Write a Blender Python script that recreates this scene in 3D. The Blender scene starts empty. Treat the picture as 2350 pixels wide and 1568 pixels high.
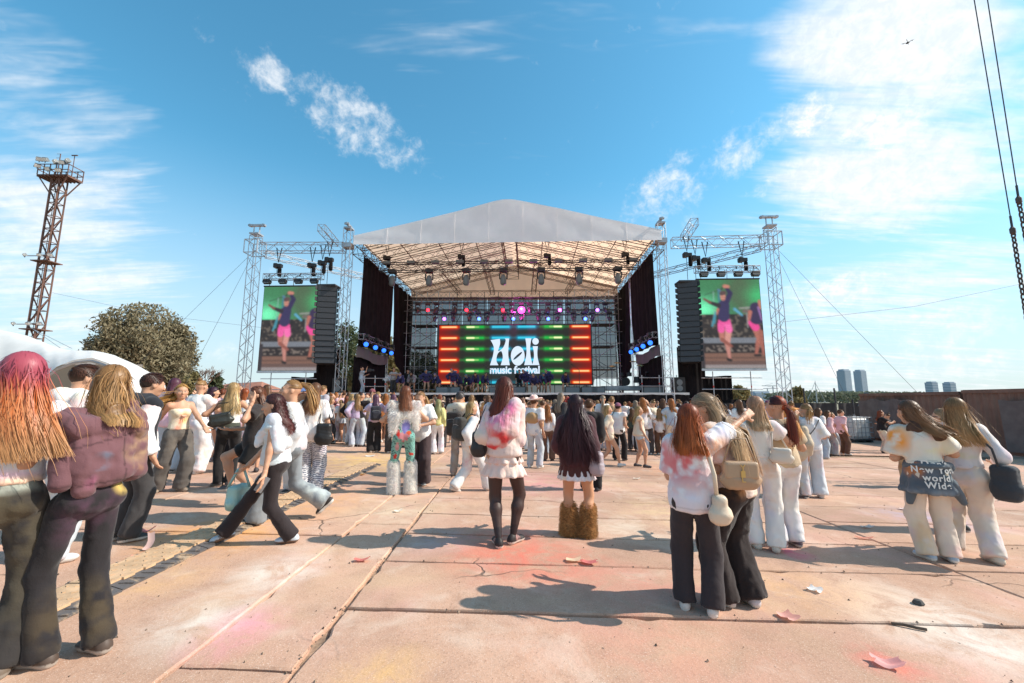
import bpy, bmesh, math, random
import numpy as np
from mathutils import Vector, Matrix, noise as mnoise
PI = math.pi
R_ = math.radians
random.seed(7)
rng = np.random.default_rng(7)
scene = bpy.context.scene
COL = scene.collection

# ------------------------------------------------------------------ camera
CAMH, PITCH, ROLL = 1.50, R_(8.0), R_(0.0)
FPX, CX, CY = 966.0, 1175.0, 784.0          # photograph measured on a 2350 x 1568 grid
cd = bpy.data.cameras.new('camera'); cam = bpy.data.objects.new('camera', cd); COL.objects.link(cam)
cd.sensor_width = 36.0; cd.lens = FPX / 2350.0 * 36.0
cd.clip_start = 0.05; cd.clip_end = 6000.0
CM = Matrix.Rotation(PI/2 + PITCH, 3, 'X') @ Matrix.Rotation(ROLL, 3, 'Z')
cam.matrix_world = Matrix.Translation((0, 0, CAMH)) @ CM.to_4x4()
scene.camera = cam
scene.render.resolution_x, scene.render.resolution_y = 1024, 683

# ------------------------------------------------------------------ exposure, sun, sky
scene.view_settings.view_transform = 'Standard'
scene.view_settings.look = 'None'
scene.view_settings.gamma = 1.0
scene.view_settings.exposure = 0.50
SUN_EL = R_(40.0)
SUN_AZ = R_(91.0)                            # clockwise from +Y (straight ahead): the sun stands to the right
sl = bpy.data.lights.new('sun', 'SUN'); sl.energy = 4.2; sl.angle = R_(0.53); sl.color = (1.0, 0.93, 0.82)
so = bpy.data.objects.new('sun', sl); COL.objects.link(so)
sdir = Vector((math.sin(SUN_AZ)*math.cos(SUN_EL), math.cos(SUN_AZ)*math.cos(SUN_EL), math.sin(SUN_EL)))
so.rotation_euler = (-sdir).to_track_quat('-Z', 'Y').to_euler()
so.location = (30, 5, 30)

def ray(px, py):
    return (CM @ Vector(((px-CX)/FPX, -(py-CY)/FPX, -1.0))).normalized()

world = bpy.data.worlds.new('World'); scene.world = world; world.use_nodes = True
W = world.node_tree; W.nodes.clear()
class NT:
    """tiny node helper"""
    def __init__(s, nt): s.nt = nt
    def n(s, t, **kw):
        nd = s.nt.nodes.new(t)
        for k, v in kw.items(): setattr(nd, k, v)
        return nd
    def link(s, a, b): s.nt.links.new(a, b)
    def val(s, sock, v):
        if isinstance(v, bpy.types.NodeSocket): s.link(v, sock)
        else: sock.default_value = v
    def math(s, op, a, b=None, c=None, clamp=False):
        nd = s.n('ShaderNodeMath', operation=op, use_clamp=clamp)
        s.val(nd.inputs[0], a)
        if b is not None: s.val(nd.inputs[1], b)
        if c is not None: s.val(nd.inputs[2], c)
        return nd.outputs[0]
    def vmath(s, op, a, b=None):
        nd = s.n('ShaderNodeVectorMath', operation=op)
        s.val(nd.inputs[0], a)
        if b is not None: s.val(nd.inputs[1], b)
        return nd.outputs['Value'] if op in ('DOT_PRODUCT', 'LENGTH', 'DISTANCE') else nd.outputs[0]
    def mix(s, fac, a, b, mode='MIX'):
        nd = s.n('ShaderNodeMix', data_type='RGBA', blend_type=mode)
        s.val(nd.inputs[0], fac); s.val(nd.inputs[6], a); s.val(nd.inputs[7], b)
        return nd.outputs[2]
    def noise(s, vec, scale, detail=4, rough=0.5, dist=0.0):
        nd = s.n('ShaderNodeTexNoise'); s.link(vec, nd.inputs['Vector'])
        nd.inputs['Scale'].default_value = scale; nd.inputs['Detail'].default_value = detail
        nd.inputs['Roughness'].default_value = rough; nd.inputs['Distortion'].default_value = dist
        return nd.outputs['Fac']
    def ramp(s, x, lo, hi, a=0.0, b=1.0, smooth=True):
        nd = s.n('ShaderNodeMapRange', interpolation_type='SMOOTHSTEP' if smooth else 'LINEAR', clamp=True)
        s.val(nd.inputs[0], x); s.val(nd.inputs[1], lo); s.val(nd.inputs[2], hi); s.val(nd.inputs[3], a); s.val(nd.inputs[4], b)
        return nd.outputs[0]
def c4(c): return (c[0], c[1], c[2], 1.0)

def build_world():
    t = NT(W)
    out = t.n('ShaderNodeOutputWorld'); bg = t.n('ShaderNodeBackground')
    t.link(bg.outputs[0], out.inputs[0]); bg.inputs[1].default_value = 0.15
    sky = t.n('ShaderNodeTexSky'); sky.sky_type = 'NISHITA'; sky.sun_disc = False
    sky.sun_elevation = SUN_EL; sky.sun_rotation = SUN_AZ
    sky.altitude = 0; sky.air_density = 1.0; sky.dust_density = 0.6; sky.ozone_density = 2.0
    hs = t.n('ShaderNodeHueSaturation'); hs.inputs['Hue'].default_value = 0.485
    hs.inputs['Saturation'].default_value = 1.12; hs.inputs['Value'].default_value = 1.0
    t.link(sky.outputs[0], hs.inputs['Color'])
    skyc = t.mix(1.0, hs.outputs[0], (0.70, 1.09, 1.09, 1), 'MULTIPLY')
    tc = t.n('ShaderNodeTexCoord'); d = tc.outputs['Generated']
    sep = t.n('ShaderNodeSeparateXYZ'); t.link(d, sep.inputs[0])
    skyc = t.mix(t.ramp(sep.outputs[2], .50, .0, 0., .85), skyc, (3.35, 3.70, 4.05, 1))
    # flat cloud-layer coordinates: direction projected on a high plane
    zz = t.math('ADD', t.math('MAXIMUM', sep.outputs[2], 0.0), 0.10)
    cb = t.n('ShaderNodeCombineXYZ')
    t.link(t.math('DIVIDE', sep.outputs[0], zz), cb.inputs[0]); t.link(t.math('DIVIDE', sep.outputs[1], zz), cb.inputs[1])
    flat = cb.outputs[0]
    def blob(p0, p1, wid, strength):
        """soft elongated region of sky between two directions"""
        a, b = ray(*p0), ray(*p1)
        c = (a + b).normalized(); u = (b - a); L = u.length/2; u.normalize(); v = c.cross(u).normalized()
        du = t.vmath('DOT_PRODUCT', d, tuple(u/L)); dv = t.vmath('DOT_PRODUCT', d, tuple(v*(FPX/wid)))
        q = t.math('MULTIPLY_ADD', du, du, t.math('MULTIPLY_ADD', dv, dv, t.math('COMPARE', t.vmath('DOT_PRODUCT', d, tuple(c)), -2.0, 2.0)))
        return t.math('MULTIPLY_ADD', q, -strength*.75, strength)
    def total(lst):
        acc = None
        for b in lst:
            w = blob(*b); acc = w if acc is None else t.math('MAXIMUM', acc, w)
        return acc
    puffs = [((600, 150), (1010, 400), 62, 1.15), ((700, 210), (900, 350), 66, 1.1), ((530, 110), (720, 230), 34, .95),
             ((1420, 510), (1680, 340), 66, 1.15), ((1560, 410), (1860, 280), 50, 1.15), ((1760, 310), (1940, 215), 44, 1.1), ((1900, 370), (2150, 250), 40, .8),
             ((1700, 440), (1780, 425), 22, .8), ((1520, 480), (1640, 530), 34, .55),
             ((1770, 690), (2060, 655), 52, .95), ((1800, 600), (2060, 650), 40, .35),
             ((2020, 800), (2420, 790), 110, 1.0), ((1780, 840), (2060, 830), 55, .85), ((440, 800), (560, 815), 26, .75), ((540, 720), (620, 730), 26, .75),
             ((2300, 640), (2420, 620), 40, .7), ((-20, 100), (60, 110), 40, .55), ((20, 230), (80, 280), 30, .4)]
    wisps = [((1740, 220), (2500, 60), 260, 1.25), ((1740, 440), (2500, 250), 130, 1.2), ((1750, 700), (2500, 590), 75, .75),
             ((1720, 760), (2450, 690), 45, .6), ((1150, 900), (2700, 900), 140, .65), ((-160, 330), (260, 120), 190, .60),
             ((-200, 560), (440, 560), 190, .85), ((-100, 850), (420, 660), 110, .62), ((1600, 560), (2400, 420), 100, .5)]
    R2 = lambda x, k: t.math('MULTIPLY_ADD', x, k, .5-.5*k)
    pos = lambda x: t.math('MAXIMUM', x, 0.0)
    n1 = t.noise(d, 17.0, 5, 0.62, 0.3)
    n1b = t.noise(d, 46.0, 4, 0.65, 0.3)
    f1 = t.math('ADD', t.math('MULTIPLY', n1, 0.64), t.math('MULTIPLY', n1b, 0.36))
    dp = t.ramp(t.math('ADD', R2(f1, 2.7), t.math('MULTIPLY', pos(total(puffs)), 0.66)), 0.80, 1.80)
    # streaks: coordinates stretched along the wind
    mp = t.n('ShaderNodeMapping'); t.link(flat, mp.inputs[0]); mp.inputs['Rotation'].default_value = (0, 0, R_(-24)); mp.inputs['Scale'].default_value = (0.55, 2.4, 1)
    n2 = t.noise(mp.outputs[0], 1.6, 4, 0.62, 0.6)
    n2b = t.noise(mp.outputs[0], 7.0, 3, 0.65, 0.3)
    f2 = t.math('ADD', t.math('MULTIPLY', n2, 0.7), t.math('MULTIPLY', n2b, 0.3))
    dw = t.ramp(t.math('ADD', R2(f2, 1.7), t.math('MULTIPLY', t.math('MAXIMUM', pos(total(wisps)), t.ramp(t.vmath('DOT_PRODUCT', d, (.80, -.60, 0)), .15, .9, 0, .85)), 0.60)), 0.62, 1.22)  # cloud cover added right and behind camera, mostly unseen, to whiten the fill light
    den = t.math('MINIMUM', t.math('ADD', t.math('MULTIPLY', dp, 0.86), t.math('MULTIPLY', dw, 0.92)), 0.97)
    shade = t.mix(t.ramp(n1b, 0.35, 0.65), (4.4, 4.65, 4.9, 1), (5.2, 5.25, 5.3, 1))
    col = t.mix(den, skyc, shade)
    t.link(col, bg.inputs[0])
build_world()
world.cycles.sampling_method = 'MANUAL'; world.cycles.sample_map_resolution = 256
scene.cycles.max_bounces = 5; scene.cycles.diffuse_bounces = 3; scene.cycles.glossy_bounces = 2; scene.cycles.transparent_max_bounces = 12
# ------------------------------------------------------------------ geometry helpers
def gz(x):
    """the square falls gently towards the right"""
    return -0.45*math.tanh(x/18.0)
def gnd(px, py):
    """a point of the ground seen at (px, py) on the measuring grid"""
    r = ray(px, py); z = 0.0
    for _ in range(12):
        k = (z - CAMH)/r.z; z = gz(r.x*k)
    return Vector((r.x*k, r.y*k, z))
def at(px, py, Y):
    r = ray(px, py); k = Y/r.y
    return Vector((r.x*k, Y, CAMH + r.z*k))

def mk_mesh(name, v, f, smooth=True, col=None):
    """fast mesh from arrays: f is an (n,3) or (n,4) array, or a list of index lists"""
    me = bpy.data.meshes.new(name)
    v = np.asarray(v, np.float32)
    if isinstance(f, np.ndarray):
        n, m = f.shape; idx = f.astype(np.int32).ravel(); st = np.arange(0, n*m, m, dtype=np.int32); tot = np.full(n, m, np.int32)
    else:
        tot = np.array([len(q) for q in f], np.int32); idx = np.array([i for q in f for i in q], np.int32)
        st = np.concatenate([[0], np.cumsum(tot)[:-1]]).astype(np.int32); n = len(f)
    me.vertices.add(len(v)); me.vertices.foreach_set('co', v.ravel())
    me.loops.add(len(idx)); me.loops.foreach_set('vertex_index', idx)
    me.polygons.add(n); me.polygons.foreach_set('loop_start', st); me.polygons.foreach_set('loop_total', tot)
    me.polygons.foreach_set('use_smooth', np.full(n, bool(smooth)))
    me.update(calc_edges=True)
    if col is not None:
        a = me.color_attributes.new('Col', 'FLOAT_COLOR', 'POINT')
        c = np.ones((len(v), 4), np.float32); c[:, :3] = col
        a.data.foreach_set('color', c.ravel())
    return me

def obj(name, me, mat=None, parent=None, loc=None, rz=None, label=None, cat=None, group=None, kind=None, color=None):
    o = bpy.data.objects.new(name, me); COL.objects.link(o)
    if mat is not None and me is not None:
        if len(me.materials) == 0: me.materials.append(mat)
        elif me.materials[0] is not mat:
            o.material_slots[0].link = 'OBJECT'; o.material_slots[0].material = mat
    if parent is not None: o.parent = parent
    if loc is not None: o.location = loc
    if rz is not None: o.rotation_euler = (0, 0, rz)
    if label: o['label'] = label
    if cat: o['category'] = cat
    if group: o['group'] = group
    if kind: o['kind'] = kind
    if color is not None: o.color = (color[0], color[1], color[2], 1)
    return o
def thing(name, loc, label, cat, group=None, rz=0.0):
    o = obj(name, None, loc=loc, rz=rz, label=label, cat=cat, group=group); o.empty_display_size = 0.2
    return o

class MB:
    """collects simple shapes; build() links them as one mesh object"""
    def __init__(s): s.v = []; s.f = []; s.c = []
    def add(s, vs, fs, col=None):
        o = len(s.v); s.v.extend([tuple(p) for p in vs]); s.f.extend([[i+o for i in q] for q in fs])
        s.c.extend([col or (1, 1, 1)]*len(vs)); return s
    def box(s, c, size, R=None, col=None, taper=1.0):
        hx, hy, hz = size[0]/2, size[1]/2, size[2]/2; c = Vector(c)
        vs = []
        for z in (-1, 1):
            k = taper if z > 0 else 1.0
            for x, y in ((-1, -1), (1, -1), (1, 1), (-1, 1)):
                p = Vector((x*hx*k, y*hy*k, z*hz)); vs.append(c + (R @ p if R else p))
        return s.add(vs, [[3, 2, 1, 0], [4, 5, 6, 7], [0, 1, 5, 4], [1, 2, 6, 5], [2, 3, 7, 6], [3, 0, 4, 7]], col)
    def tube(s, a, b, r, n=5, r2=None, col=None, cap=True):
        a, b = Vector(a), Vector(b); d = b - a
        if d.length < 1e-6: return s
        d.normalize(); u = d.orthogonal().normalized(); w = d.cross(u); r2 = r if r2 is None else r2
        vs = []
        for p, rr in ((a, r), (b, r2)):
            for i in range(n):
                t = 2*PI*i/n; vs.append(p + (u*math.cos(t) + w*math.sin(t))*rr)
        fs = [[i, (i+1) % n, n+(i+1) % n, n+i] for i in range(n)]
        if cap: fs += [list(range(n))[::-1], list(range(n, 2*n))]
        return s.add(vs, fs, col)
    def path(s, pts, r, n=6, col=None, closed=False):
        pts = [Vector(p) for p in pts]; m = len(pts); vs = []; rr = r if callable(r) else (lambda t: r)
        pu = None
        for i, p in enumerate(pts):
            if closed: d = pts[(i+1) % m] - pts[i-1]
            else: d = pts[min(i+1, m-1)] - pts[max(i-1, 0)]
            d.normalize()
            u = d.orthogonal().normalized() if pu is None else (pu - d*pu.dot(d)).normalized()
            pu = u; w = d.cross(u); q = rr(i/max(m-1, 1))
            for k in range(n):
                t = 2*PI*k/n; vs.append(p + (u*math.cos(t)+w*math.sin(t))*q)
        fs = []
        for i in range(m if closed else m-1):
            j = (i+1) % m
            for k in range(n): fs.append([i*n+k, i*n+(k+1) % n, j*n+(k+1) % n, j*n+k])
        if not closed: fs += [list(range(n))[::-1], [(m-1)*n+k for k in range(n)]]
        return s.add(vs, fs, col)
    def lathe(s, prof, c=(0, 0, 0), n=16, R=None, col=None):
        c = Vector(c); vs = []
        for r, z in prof:
            for k in range(n):
                t = 2*PI*k/n; p = Vector((r*math.cos(t), r*math.sin(t), z)); vs.append(c + (R @ p if R else p))
        m = len(prof); fs = [[i*n+k, i*n+(k+1) % n, (i+1)*n+(k+1) % n, (i+1)*n+k] for i in range(m-1) for k in range(n)]
        fs += [list(range(n))[::-1], [(m-1)*n+k for k in range(n)]]
        return s.add(vs, fs, col)
    def sheet(s, fn, nu, nv, col=None):
        vs = [fn(i/nu, j/nv) for j in range(nv+1) for i in range(nu+1)]
        fs = [[j*(nu+1)+i, j*(nu+1)+i+1, (j+1)*(nu+1)+i+1, (j+1)*(nu+1)+i] for j in range(nv) for i in range(nu)]
        return s.add(vs, fs, col)
    def mesh(s, name, smooth=False): return mk_mesh(name, s.v, s.f, smooth, np.array(s.c))
    def build(s, name, mat, parent=None, smooth=False, **kw): return obj(name, s.mesh(name, smooth), mat, parent, **kw)

# vectorised value noise
def vnoise(p, seed=0):
    p = np.asarray(p, np.float32); i = np.floor(p).astype(np.int64); f = p - i; f = f*f*(3-2*f)
    def h(ix, iy, iz):
        n = (ix*374761393 + iy*668265263 + iz*2147483647 + seed*1274126177) & 0xFFFFFFFF
        n = ((n ^ (n >> 13))*1274126177) & 0xFFFFFFFF
        return ((n ^ (n >> 16)) & 0xFFFF).astype(np.float32)/65535.0
    x, y, z = i[:, 0], i[:, 1], i[:, 2]; fx, fy, fz = f[:, 0], f[:, 1], f[:, 2]
    def lx(yy, zz): 
        a = h(x, yy, zz); return a + (h(x+1, yy, zz)-a)*fx
    def ly(zz):
        a = lx(y, zz); return a + (lx(y+1, zz)-a)*fy
    a = ly(z); return a + (ly(z+1)-a)*fz
def fbm(p, seed=0, oct=3):
    s = 0; a = 0.5; t = 0
    for k in range(oct): s = s + a*vnoise(p*(2**k), seed+k*17); t += a; a *= .5
    return s/t

# ------------------------------------------------------------------ materials
MATS = {}
def mat(name, color=(.5, .5, .5), rough=.6, metal=0.0, spec=.5, bump=0.0, bscale=40.0, var=0.0, vscale=3.0, attr=None, objcol=False,
        emit=None, estr=0.0, trans=0.0, sheen=0.0, coat=0.0, powder=0.0, aniso=0.0, dirt=None):
    m = bpy.data.materials.new(name); m.use_nodes = True; t = NT(m.node_tree); b = t.nt.nodes['Principled BSDF']
    col = c4(color)
    geo = t.n('ShaderNodeTexCoord'); P = geo.outputs['Object']
    if attr:
        a = t.n('ShaderNodeAttribute'); a.attribute_name = attr; col = a.outputs['Color']
        if color != (1, 1, 1): col = t.mix(1.0, col, c4(color), 'MULTIPLY')
    if objcol:
        oi = t.n('ShaderNodeObjectInfo'); col = t.mix(1.0, col, oi.outputs['Color'], 'MULTIPLY')
        if powder:
            off = t.vmath('ADD', P, t.vmath('SCALE', (37.1, 17.3, 51.7)))
            sc = off.node.inputs[1].links[0].from_node; t.link(oi.outputs['Random'], sc.inputs['Scale'])
            n = t.noise(off, 3.2, 3, .6, .4)
            ro = t.n('ShaderNodeValToRGB'); ro.color_ramp.interpolation = 'LINEAR'
            cs = [(.0, (.85, .30, .30)), (.25, (.95, .55, .25)), (.5, (.85, .40, .55)), (.75, (.55, .45, .75)), (1., (.9, .75, .4))]
            el = ro.color_ramp.elements
            el[0].position, el[0].color = cs[0][0], c4(cs[0][1]); el[1].position, el[1].color = cs[-1][0], c4(cs[-1][1])
            for q, cc in cs[1:-1]:
                e = el.new(q); e.color = c4(cc)
            t.link(t.noise(off, 1.4, 1), ro.inputs[0])
            col = t.mix(t.math('MULTIPLY', t.ramp(n, .52, .75), powder), col, ro.outputs[0], 'MULTIPLY')
    if var:
        n = t.noise(P, vscale, 5, .6)
        k = t.n('ShaderNodeHueSaturation'); t.val(k.inputs['Color'], col); t.link(t.ramp(n, .3, .7, 1-var, 1+var), k.inputs['Value']); col = k.outputs[0]
    if dirt:
        n = t.noise(P, dirt[1], 6, .65, .5); col = t.mix(t.math('MULTIPLY', t.ramp(n, .5, .72), dirt[2]), col, c4(dirt[0]))
    t.val(b.inputs['Base Color'], col)
    b.inputs['Roughness'].default_value = rough; b.inputs['Metallic'].default_value = metal
    b.inputs['Specular IOR Level'].default_value = spec
    if sheen: b.inputs['Sheen Weight'].default_value = sheen
    if coat: b.inputs['Coat Weight'].default_value = coat
    if aniso: b.inputs['Anisotropic'].default_value = aniso
    if bump:
        bp = t.n('ShaderNodeBump'); bp.inputs['Strength'].default_value = bump; bp.inputs['Distance'].default_value = 0.01
        t.link(t.noise(P, bscale, 4, .6), bp.inputs['Height']); t.link(bp.outputs[0], b.inputs['Normal'])
    if emit is not None:
        if emit == 'attr': t.val(b.inputs['Emission Color'], col)
        else: b.inputs['Emission Color'].default_value = c4(emit)
        b.inputs['Emission Strength'].default_value = estr
    if trans:
        tr = t.n('ShaderNodeBsdfTranslucent'); t.val(tr.inputs[0], col)
        mx = t.n('ShaderNodeMixShader'); mx.inputs[0].default_value = trans
        t.link(b.outputs[0], mx.inputs[1]); t.link(tr.outputs[0], mx.inputs[2])
        t.link(mx.outputs[0], t.nt.nodes['Material Output'].inputs[0])
    MATS[name] = m
    return m
M = MATS
mat('truss', (.46, .47, .50), .45, .8, var=.15, vscale=2)
mat('steel', (.42, .43, .45), .5, .7, var=.2, vscale=3)
mat('dark_steel', (.06, .06, .065), .55, .4)
mat('black_paint', (.018, .017, .018), .5, var=.2)
mat('black_cloth', (.014, .012, .013), .95, spec=.1, bump=.3, bscale=12, var=.25, vscale=1.5)
mat('grey_plastic', (.16, .18, .19), .5)
mat('canopy', (.90, .60, .41), .6, trans=.72, var=.05, vscale=.8, bump=.15, bscale=2)
mat('gable', (.93, .87, .86), .65, trans=.12, var=.04, vscale=.6, bump=.25, bscale=1.2)
mat('white_plastic', (.78, .78, .76), .5, trans=.2)
mat('white_paint', (.75, .75, .74), .5)
mat('red_paint', (.5, .03, .02), .5)
mat('rust', (.15, .075, .055), .7, .2, var=.35, vscale=1.5, dirt=((.25, .17, .13), 2.5, .5))
mat('cloth', (1, 1, 1), .88, spec=.2, attr='Col', objcol=True, powder=0.0, sheen=.15, bump=.45, bscale=24)
mat('crowd_cloth', (1, 1, 1), .9, spec=.15, attr='Col', objcol=True, powder=.75, sheen=.1)
mat('skin', (1, 1, 1), .52, spec=.35, attr='Col', objcol=True)
mat('hair', (1, 1, 1), .42, spec=.35, attr='Col', objcol=True, trans=.22)
mat('fur', (1, 1, 1), .9, spec=.1, attr='Col', objcol=True, trans=.4)
mat('shoe', (1, 1, 1), .55, spec=.3, attr='Col', objcol=True)
mat('leather', (1, 1, 1), .4, spec=.4, attr='Col', objcol=True, bump=.2, bscale=90)
mat('gold', (.75, .5, .2), .3, .9)
# ------------------------------------------------------------------ ground
def concrete_material(name, base=(.50, .298, .206), crack=True):
    m = bpy.data.materials.new(name); m.use_nodes = True; t = NT(m.node_tree); b = t.nt.nodes['Principled BSDF']
    g = t.n('ShaderNodeNewGeometry'); P = g.outputs['Position']
    n_big = t.noise(P, .55, 3, .6, .3); n_mid = t.noise(P, 4.0, 4, .65); n_fine = t.noise(P, 55., 3, .7); n_sp = t.noise(P, 160., 2, .5)
    col = t.mix(t.ramp(n_big, .3, .7), c4([c*.88 for c in base]), c4([min(c*1.12, 1) for c in base]))
    col = t.mix(t.math('MULTIPLY', t.ramp(n_mid, .45, .72), .55), col, c4((base[0]*.72, base[1]*.70, base[2]*.70)))
    col = t.mix(t.math('MULTIPLY', t.ramp(n_fine, .50, .74), .75), col, c4((base[0]*.6, base[1]*.57, base[2]*.55)))
    col = t.mix(t.math('MULTIPLY', t.ramp(n_sp, .58, .70), .7), col, c4((.70, .55, .45)))
    # a rosy veil of powder everywhere, orange nearer the ramp
    col = t.mix(t.math('MULTIPLY', t.ramp(t.noise(t.vmath('ADD', P, (7., 3., 0)), 1.3, 4, .7, .5), .50, .70), .42), col, (.66, .52, .42, 1))
    oi = t.n('ShaderNodeObjectInfo')
    slabtone = t.n('ShaderNodeHueSaturation'); t.link(col, slabtone.inputs['Color'])
    t.link(t.ramp(oi.outputs['Random'], 0, 1, .90, 1.10, False), slabtone.inputs['Value']); col = slabtone.outputs[0]
    nv = t.noise(P, .9, 3, .6, .6)
    col = t.mix(t.math('MULTIPLY', t.ramp(nv, .48, .74), .38), col, (.62, .33, .27, 1))
    nv2 = t.noise(t.vmath('ADD', P, (31.7, 4.2, 0)), .7, 3, .6, .6)
    col = t.mix(t.math('MULTIPLY', t.ramp(nv2, .52, .74), .35), col, (.68, .47, .28, 1))
    stains = [((1190, 1275), .75, (.72, .13, .08), .75), ((1150, 1235), .7, (.70, .22, .16), .45), ((1300, 1300), .6, (.70, .22, .16), .45), ((565, 1430), .26, (.70, .10, .20), .85), ((500, 1480), .22, (.70, .14, .22), .55),
              ((1815, 1268), .22, (.65, .07, .20), .8), ((2038, 1520), .20, (.75, .16, .14), .75), ((1480, 1350), .55, (.70, .25, .20), .45),
              ((640, 1312), .40, (.80, .74, .66), .8), ((480, 1425), .45, (.80, .74, .66), .6), ((900, 1175), .7, (.72, .62, .45), .55), ((2090, 1400), .6, (.80, .74, .66), .7), ((2250, 1480), .6, (.80, .74, .66), .6), ((1420, 1215), .5, (.80, .7, .55), .6),
              ((850, 1058), 1.6, (.78, .50, .16), .8), ((700, 1150), 1.0, (.74, .38, .13), .7), ((500, 1225), .75, (.80, .36, .07), .85), ((330, 1330), .5, (.72, .42, .16), .6),
              ((1600, 1085), 1.6, (.76, .30, .12), .5), ((1250, 1110), 1.2, (.66, .20, .26), .5), ((1560, 1180), .9, (.78, .60, .30), .5), ((1960, 1372), .5, (.76, .40, .16), .5), ((1780, 1345), .5, (.76, .44, .2), .45), ((880, 1545), .3, (.78, .46, .14), .5),
              ((2130, 1190), .7, (.45, .42, .62), .5), ((1000, 1240), .4, (.45, .50, .62), .4), ((1500, 1480), .8, (.72, .28, .2), .4), ((2240, 1560), .4, (.74, .28, .22), .4)]
    nb = t.noise(P, 3.0, 5, .72, .8)
    nbr = t.ramp(nb, .30, .66)
    for (q, r, c, k) in stains:
        w = gnd(*q)
        dl = t.math('MULTIPLY_ADD', t.vmath('DISTANCE', P, tuple(w)), -k/(r*1.25), k, clamp=True)
        col = t.mix(t.math('MULTIPLY', dl, nbr), col, c4(c))
    h = t.math('ADD', t.math('MULTIPLY', n_fine, .5), t.math('MULTIPLY', n_mid, .8))
    if crack:
        wp = t.vmath('ADD', P, t.vmath('SCALE', t.n('ShaderNodeTexNoise').outputs['Color']))
        wsc = wp.node.inputs[1].links[0].from_node; wsc.inputs['Scale'].default_value = .55
        tn = wsc.inputs[0].links[0].from_node; t.link(P, tn.inputs['Vector']); tn.inputs['Scale'].default_value = 1.6; tn.inputs['Detail'].default_value = 4
        vo = t.n('ShaderNodeTexVoronoi', feature='DISTANCE_TO_EDGE'); t.link(wp, vo.inputs['Vector']); vo.inputs['Scale'].default_value = .42
        ck = t.math('MULTIPLY', t.ramp(vo.outputs['Distance'], .0075, .0), t.ramp(t.noise(P, .45, 2), .50, .60))
        col = t.mix(t.math('MULTIPLY', ck, .75), col, (.10, .07, .05, 1)); h = t.math('SUBTRACT', h, t.math('MULTIPLY', ck, 1.5))
    pits = t.n('ShaderNodeTexVoronoi'); t.link(P, pits.inputs['Vector']); pits.inputs['Scale'].default_value = 9.0
    pk = t.math('MULTIPLY', t.ramp(pits.outputs['Distance'], .10, .04), t.ramp(t.noise(P, 6., 2), .56, .62))
    col = t.mix(t.math('MULTIPLY', pk, .65), col, (.16, .11, .08, 1)); h = t.math('SUBTRACT', h, pk)
    t.link(col, b.inputs['Base Color']); b.inputs['Roughness'].default_value = .9; b.inputs['Specular IOR Level'].default_value = .25
    bp = t.n('ShaderNodeBump'); bp.inputs['Strength'].default_value = .55; bp.inputs['Distance'].default_value = .012
    t.link(h, bp.inputs['Height']); t.link(bp.outputs[0], b.inputs['Normal'])
    return m
CONC = concrete_material('concrete')
mat('joint_dirt', (.31, .20, .135), .95, bump=.8, bscale=30, var=.45, vscale=14, dirt=((.36, .25, .16), 9, .8))
mat('far_ground', (.22, .19, .12), .95, var=.3, vscale=.05)

def ground_sheet(name, x0, x1, y0, y1, dz, m, nx=60, ny=2, **kw):
    mb = MB(); 
    mb.sheet(lambda u, v: ((x0+(x1-x0)*u), y0+(y1-y0)*v, gz(x0+(x1-x0)*u)+dz), nx, ny)
    return mb.build(name, m, smooth=True, kind='structure', **kw)
ground = ground_sheet('ground', -2500, 2500, -400, 4500, -.09, M['far_ground'], 500)
bed = ground_sheet('joint_bed', -16, 24, -1.0, 14.2, -.034, M['joint_dirt'], 80)
apron = ground_sheet('pavement', -60, 60, 13.95, 80, -.001, CONC, 120)

def slab(x0, x1, y0, y1, gap=.016, seed=0):
    """one concrete slab with chipped, uneven edges"""
    r = random.Random(seed); k = .010
    cx = [(x0+gap+r.uniform(-k, k), y0+gap+r.uniform(-k, k)), (x1-gap+r.uniform(-k, k), y0+gap+r.uniform(-k, k)), (x1-gap+r.uniform(-k, k), y1-gap+r.uniform(-k, k)), (x0+gap+r.uniform(-k, k), y1-gap+r.uniform(-k, k))]
    near = y0 < 6; step = .10 if y0 < 5 else (.22 if y0 < 9 else .6)
    out = []
    for i in range(4):
        a, b = cx[i], cx[(i+1) % 4]; L = math.hypot(b[0]-a[0], b[1]-a[1]); n = max(2, int(L/step)); nx, ny = -(b[1]-a[1])/L, (b[0]-a[0])/L
        for j in range(n):
            t = j/n; e = min(t, 1-t)*L
            w = mnoise.noise(Vector((a[0]+(b[0]-a[0])*t, a[1]+(b[1]-a[1])*t, seed*3.1))*2.2)*.012 + abs(mnoise.noise(Vector(((a[0]+(b[0]-a[0])*t)*7, (a[1]+(b[1]-a[1])*t)*7, seed*1.7))))*.014
            if r.random() < .03: w += r.uniform(.01, .035)
            out.append((a[0]+(b[0]-a[0])*t + nx*w, a[1]+(b[1]-a[1])*t + ny*w))
    mx, my = (x0+x1)/2, (y0+y1)/2
    tilt = r.uniform(-.004, .004); up = r.uniform(-.004, .004)
    zf = lambda x, y: gz(x)+up+tilt*(y-my)
    N = len(out); vs = []
    for x, y in out: vs.append((x, y, gz(x)-.045))
    for x, y in out: vs.append((x, y, zf(x, y)-.010))
    for x, y in out:
        dx, dy = mx-x, my-y; d = math.hypot(dx, dy); vs.append((x+dx/d*.014, y+dy/d*.014, zf(x, y)))
    fs = []
    for q in (0, 1):
        for i in range(N): fs.append([q*N+i, q*N+(i+1) % N, (q+1)*N+(i+1) % N, (q+1)*N+i])
    fs.append([2*N+i for i in range(N)])
    me = mk_mesh('slab', vs, fs, False)
    o = obj('slab', me, CONC, parent=bed); return o

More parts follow.
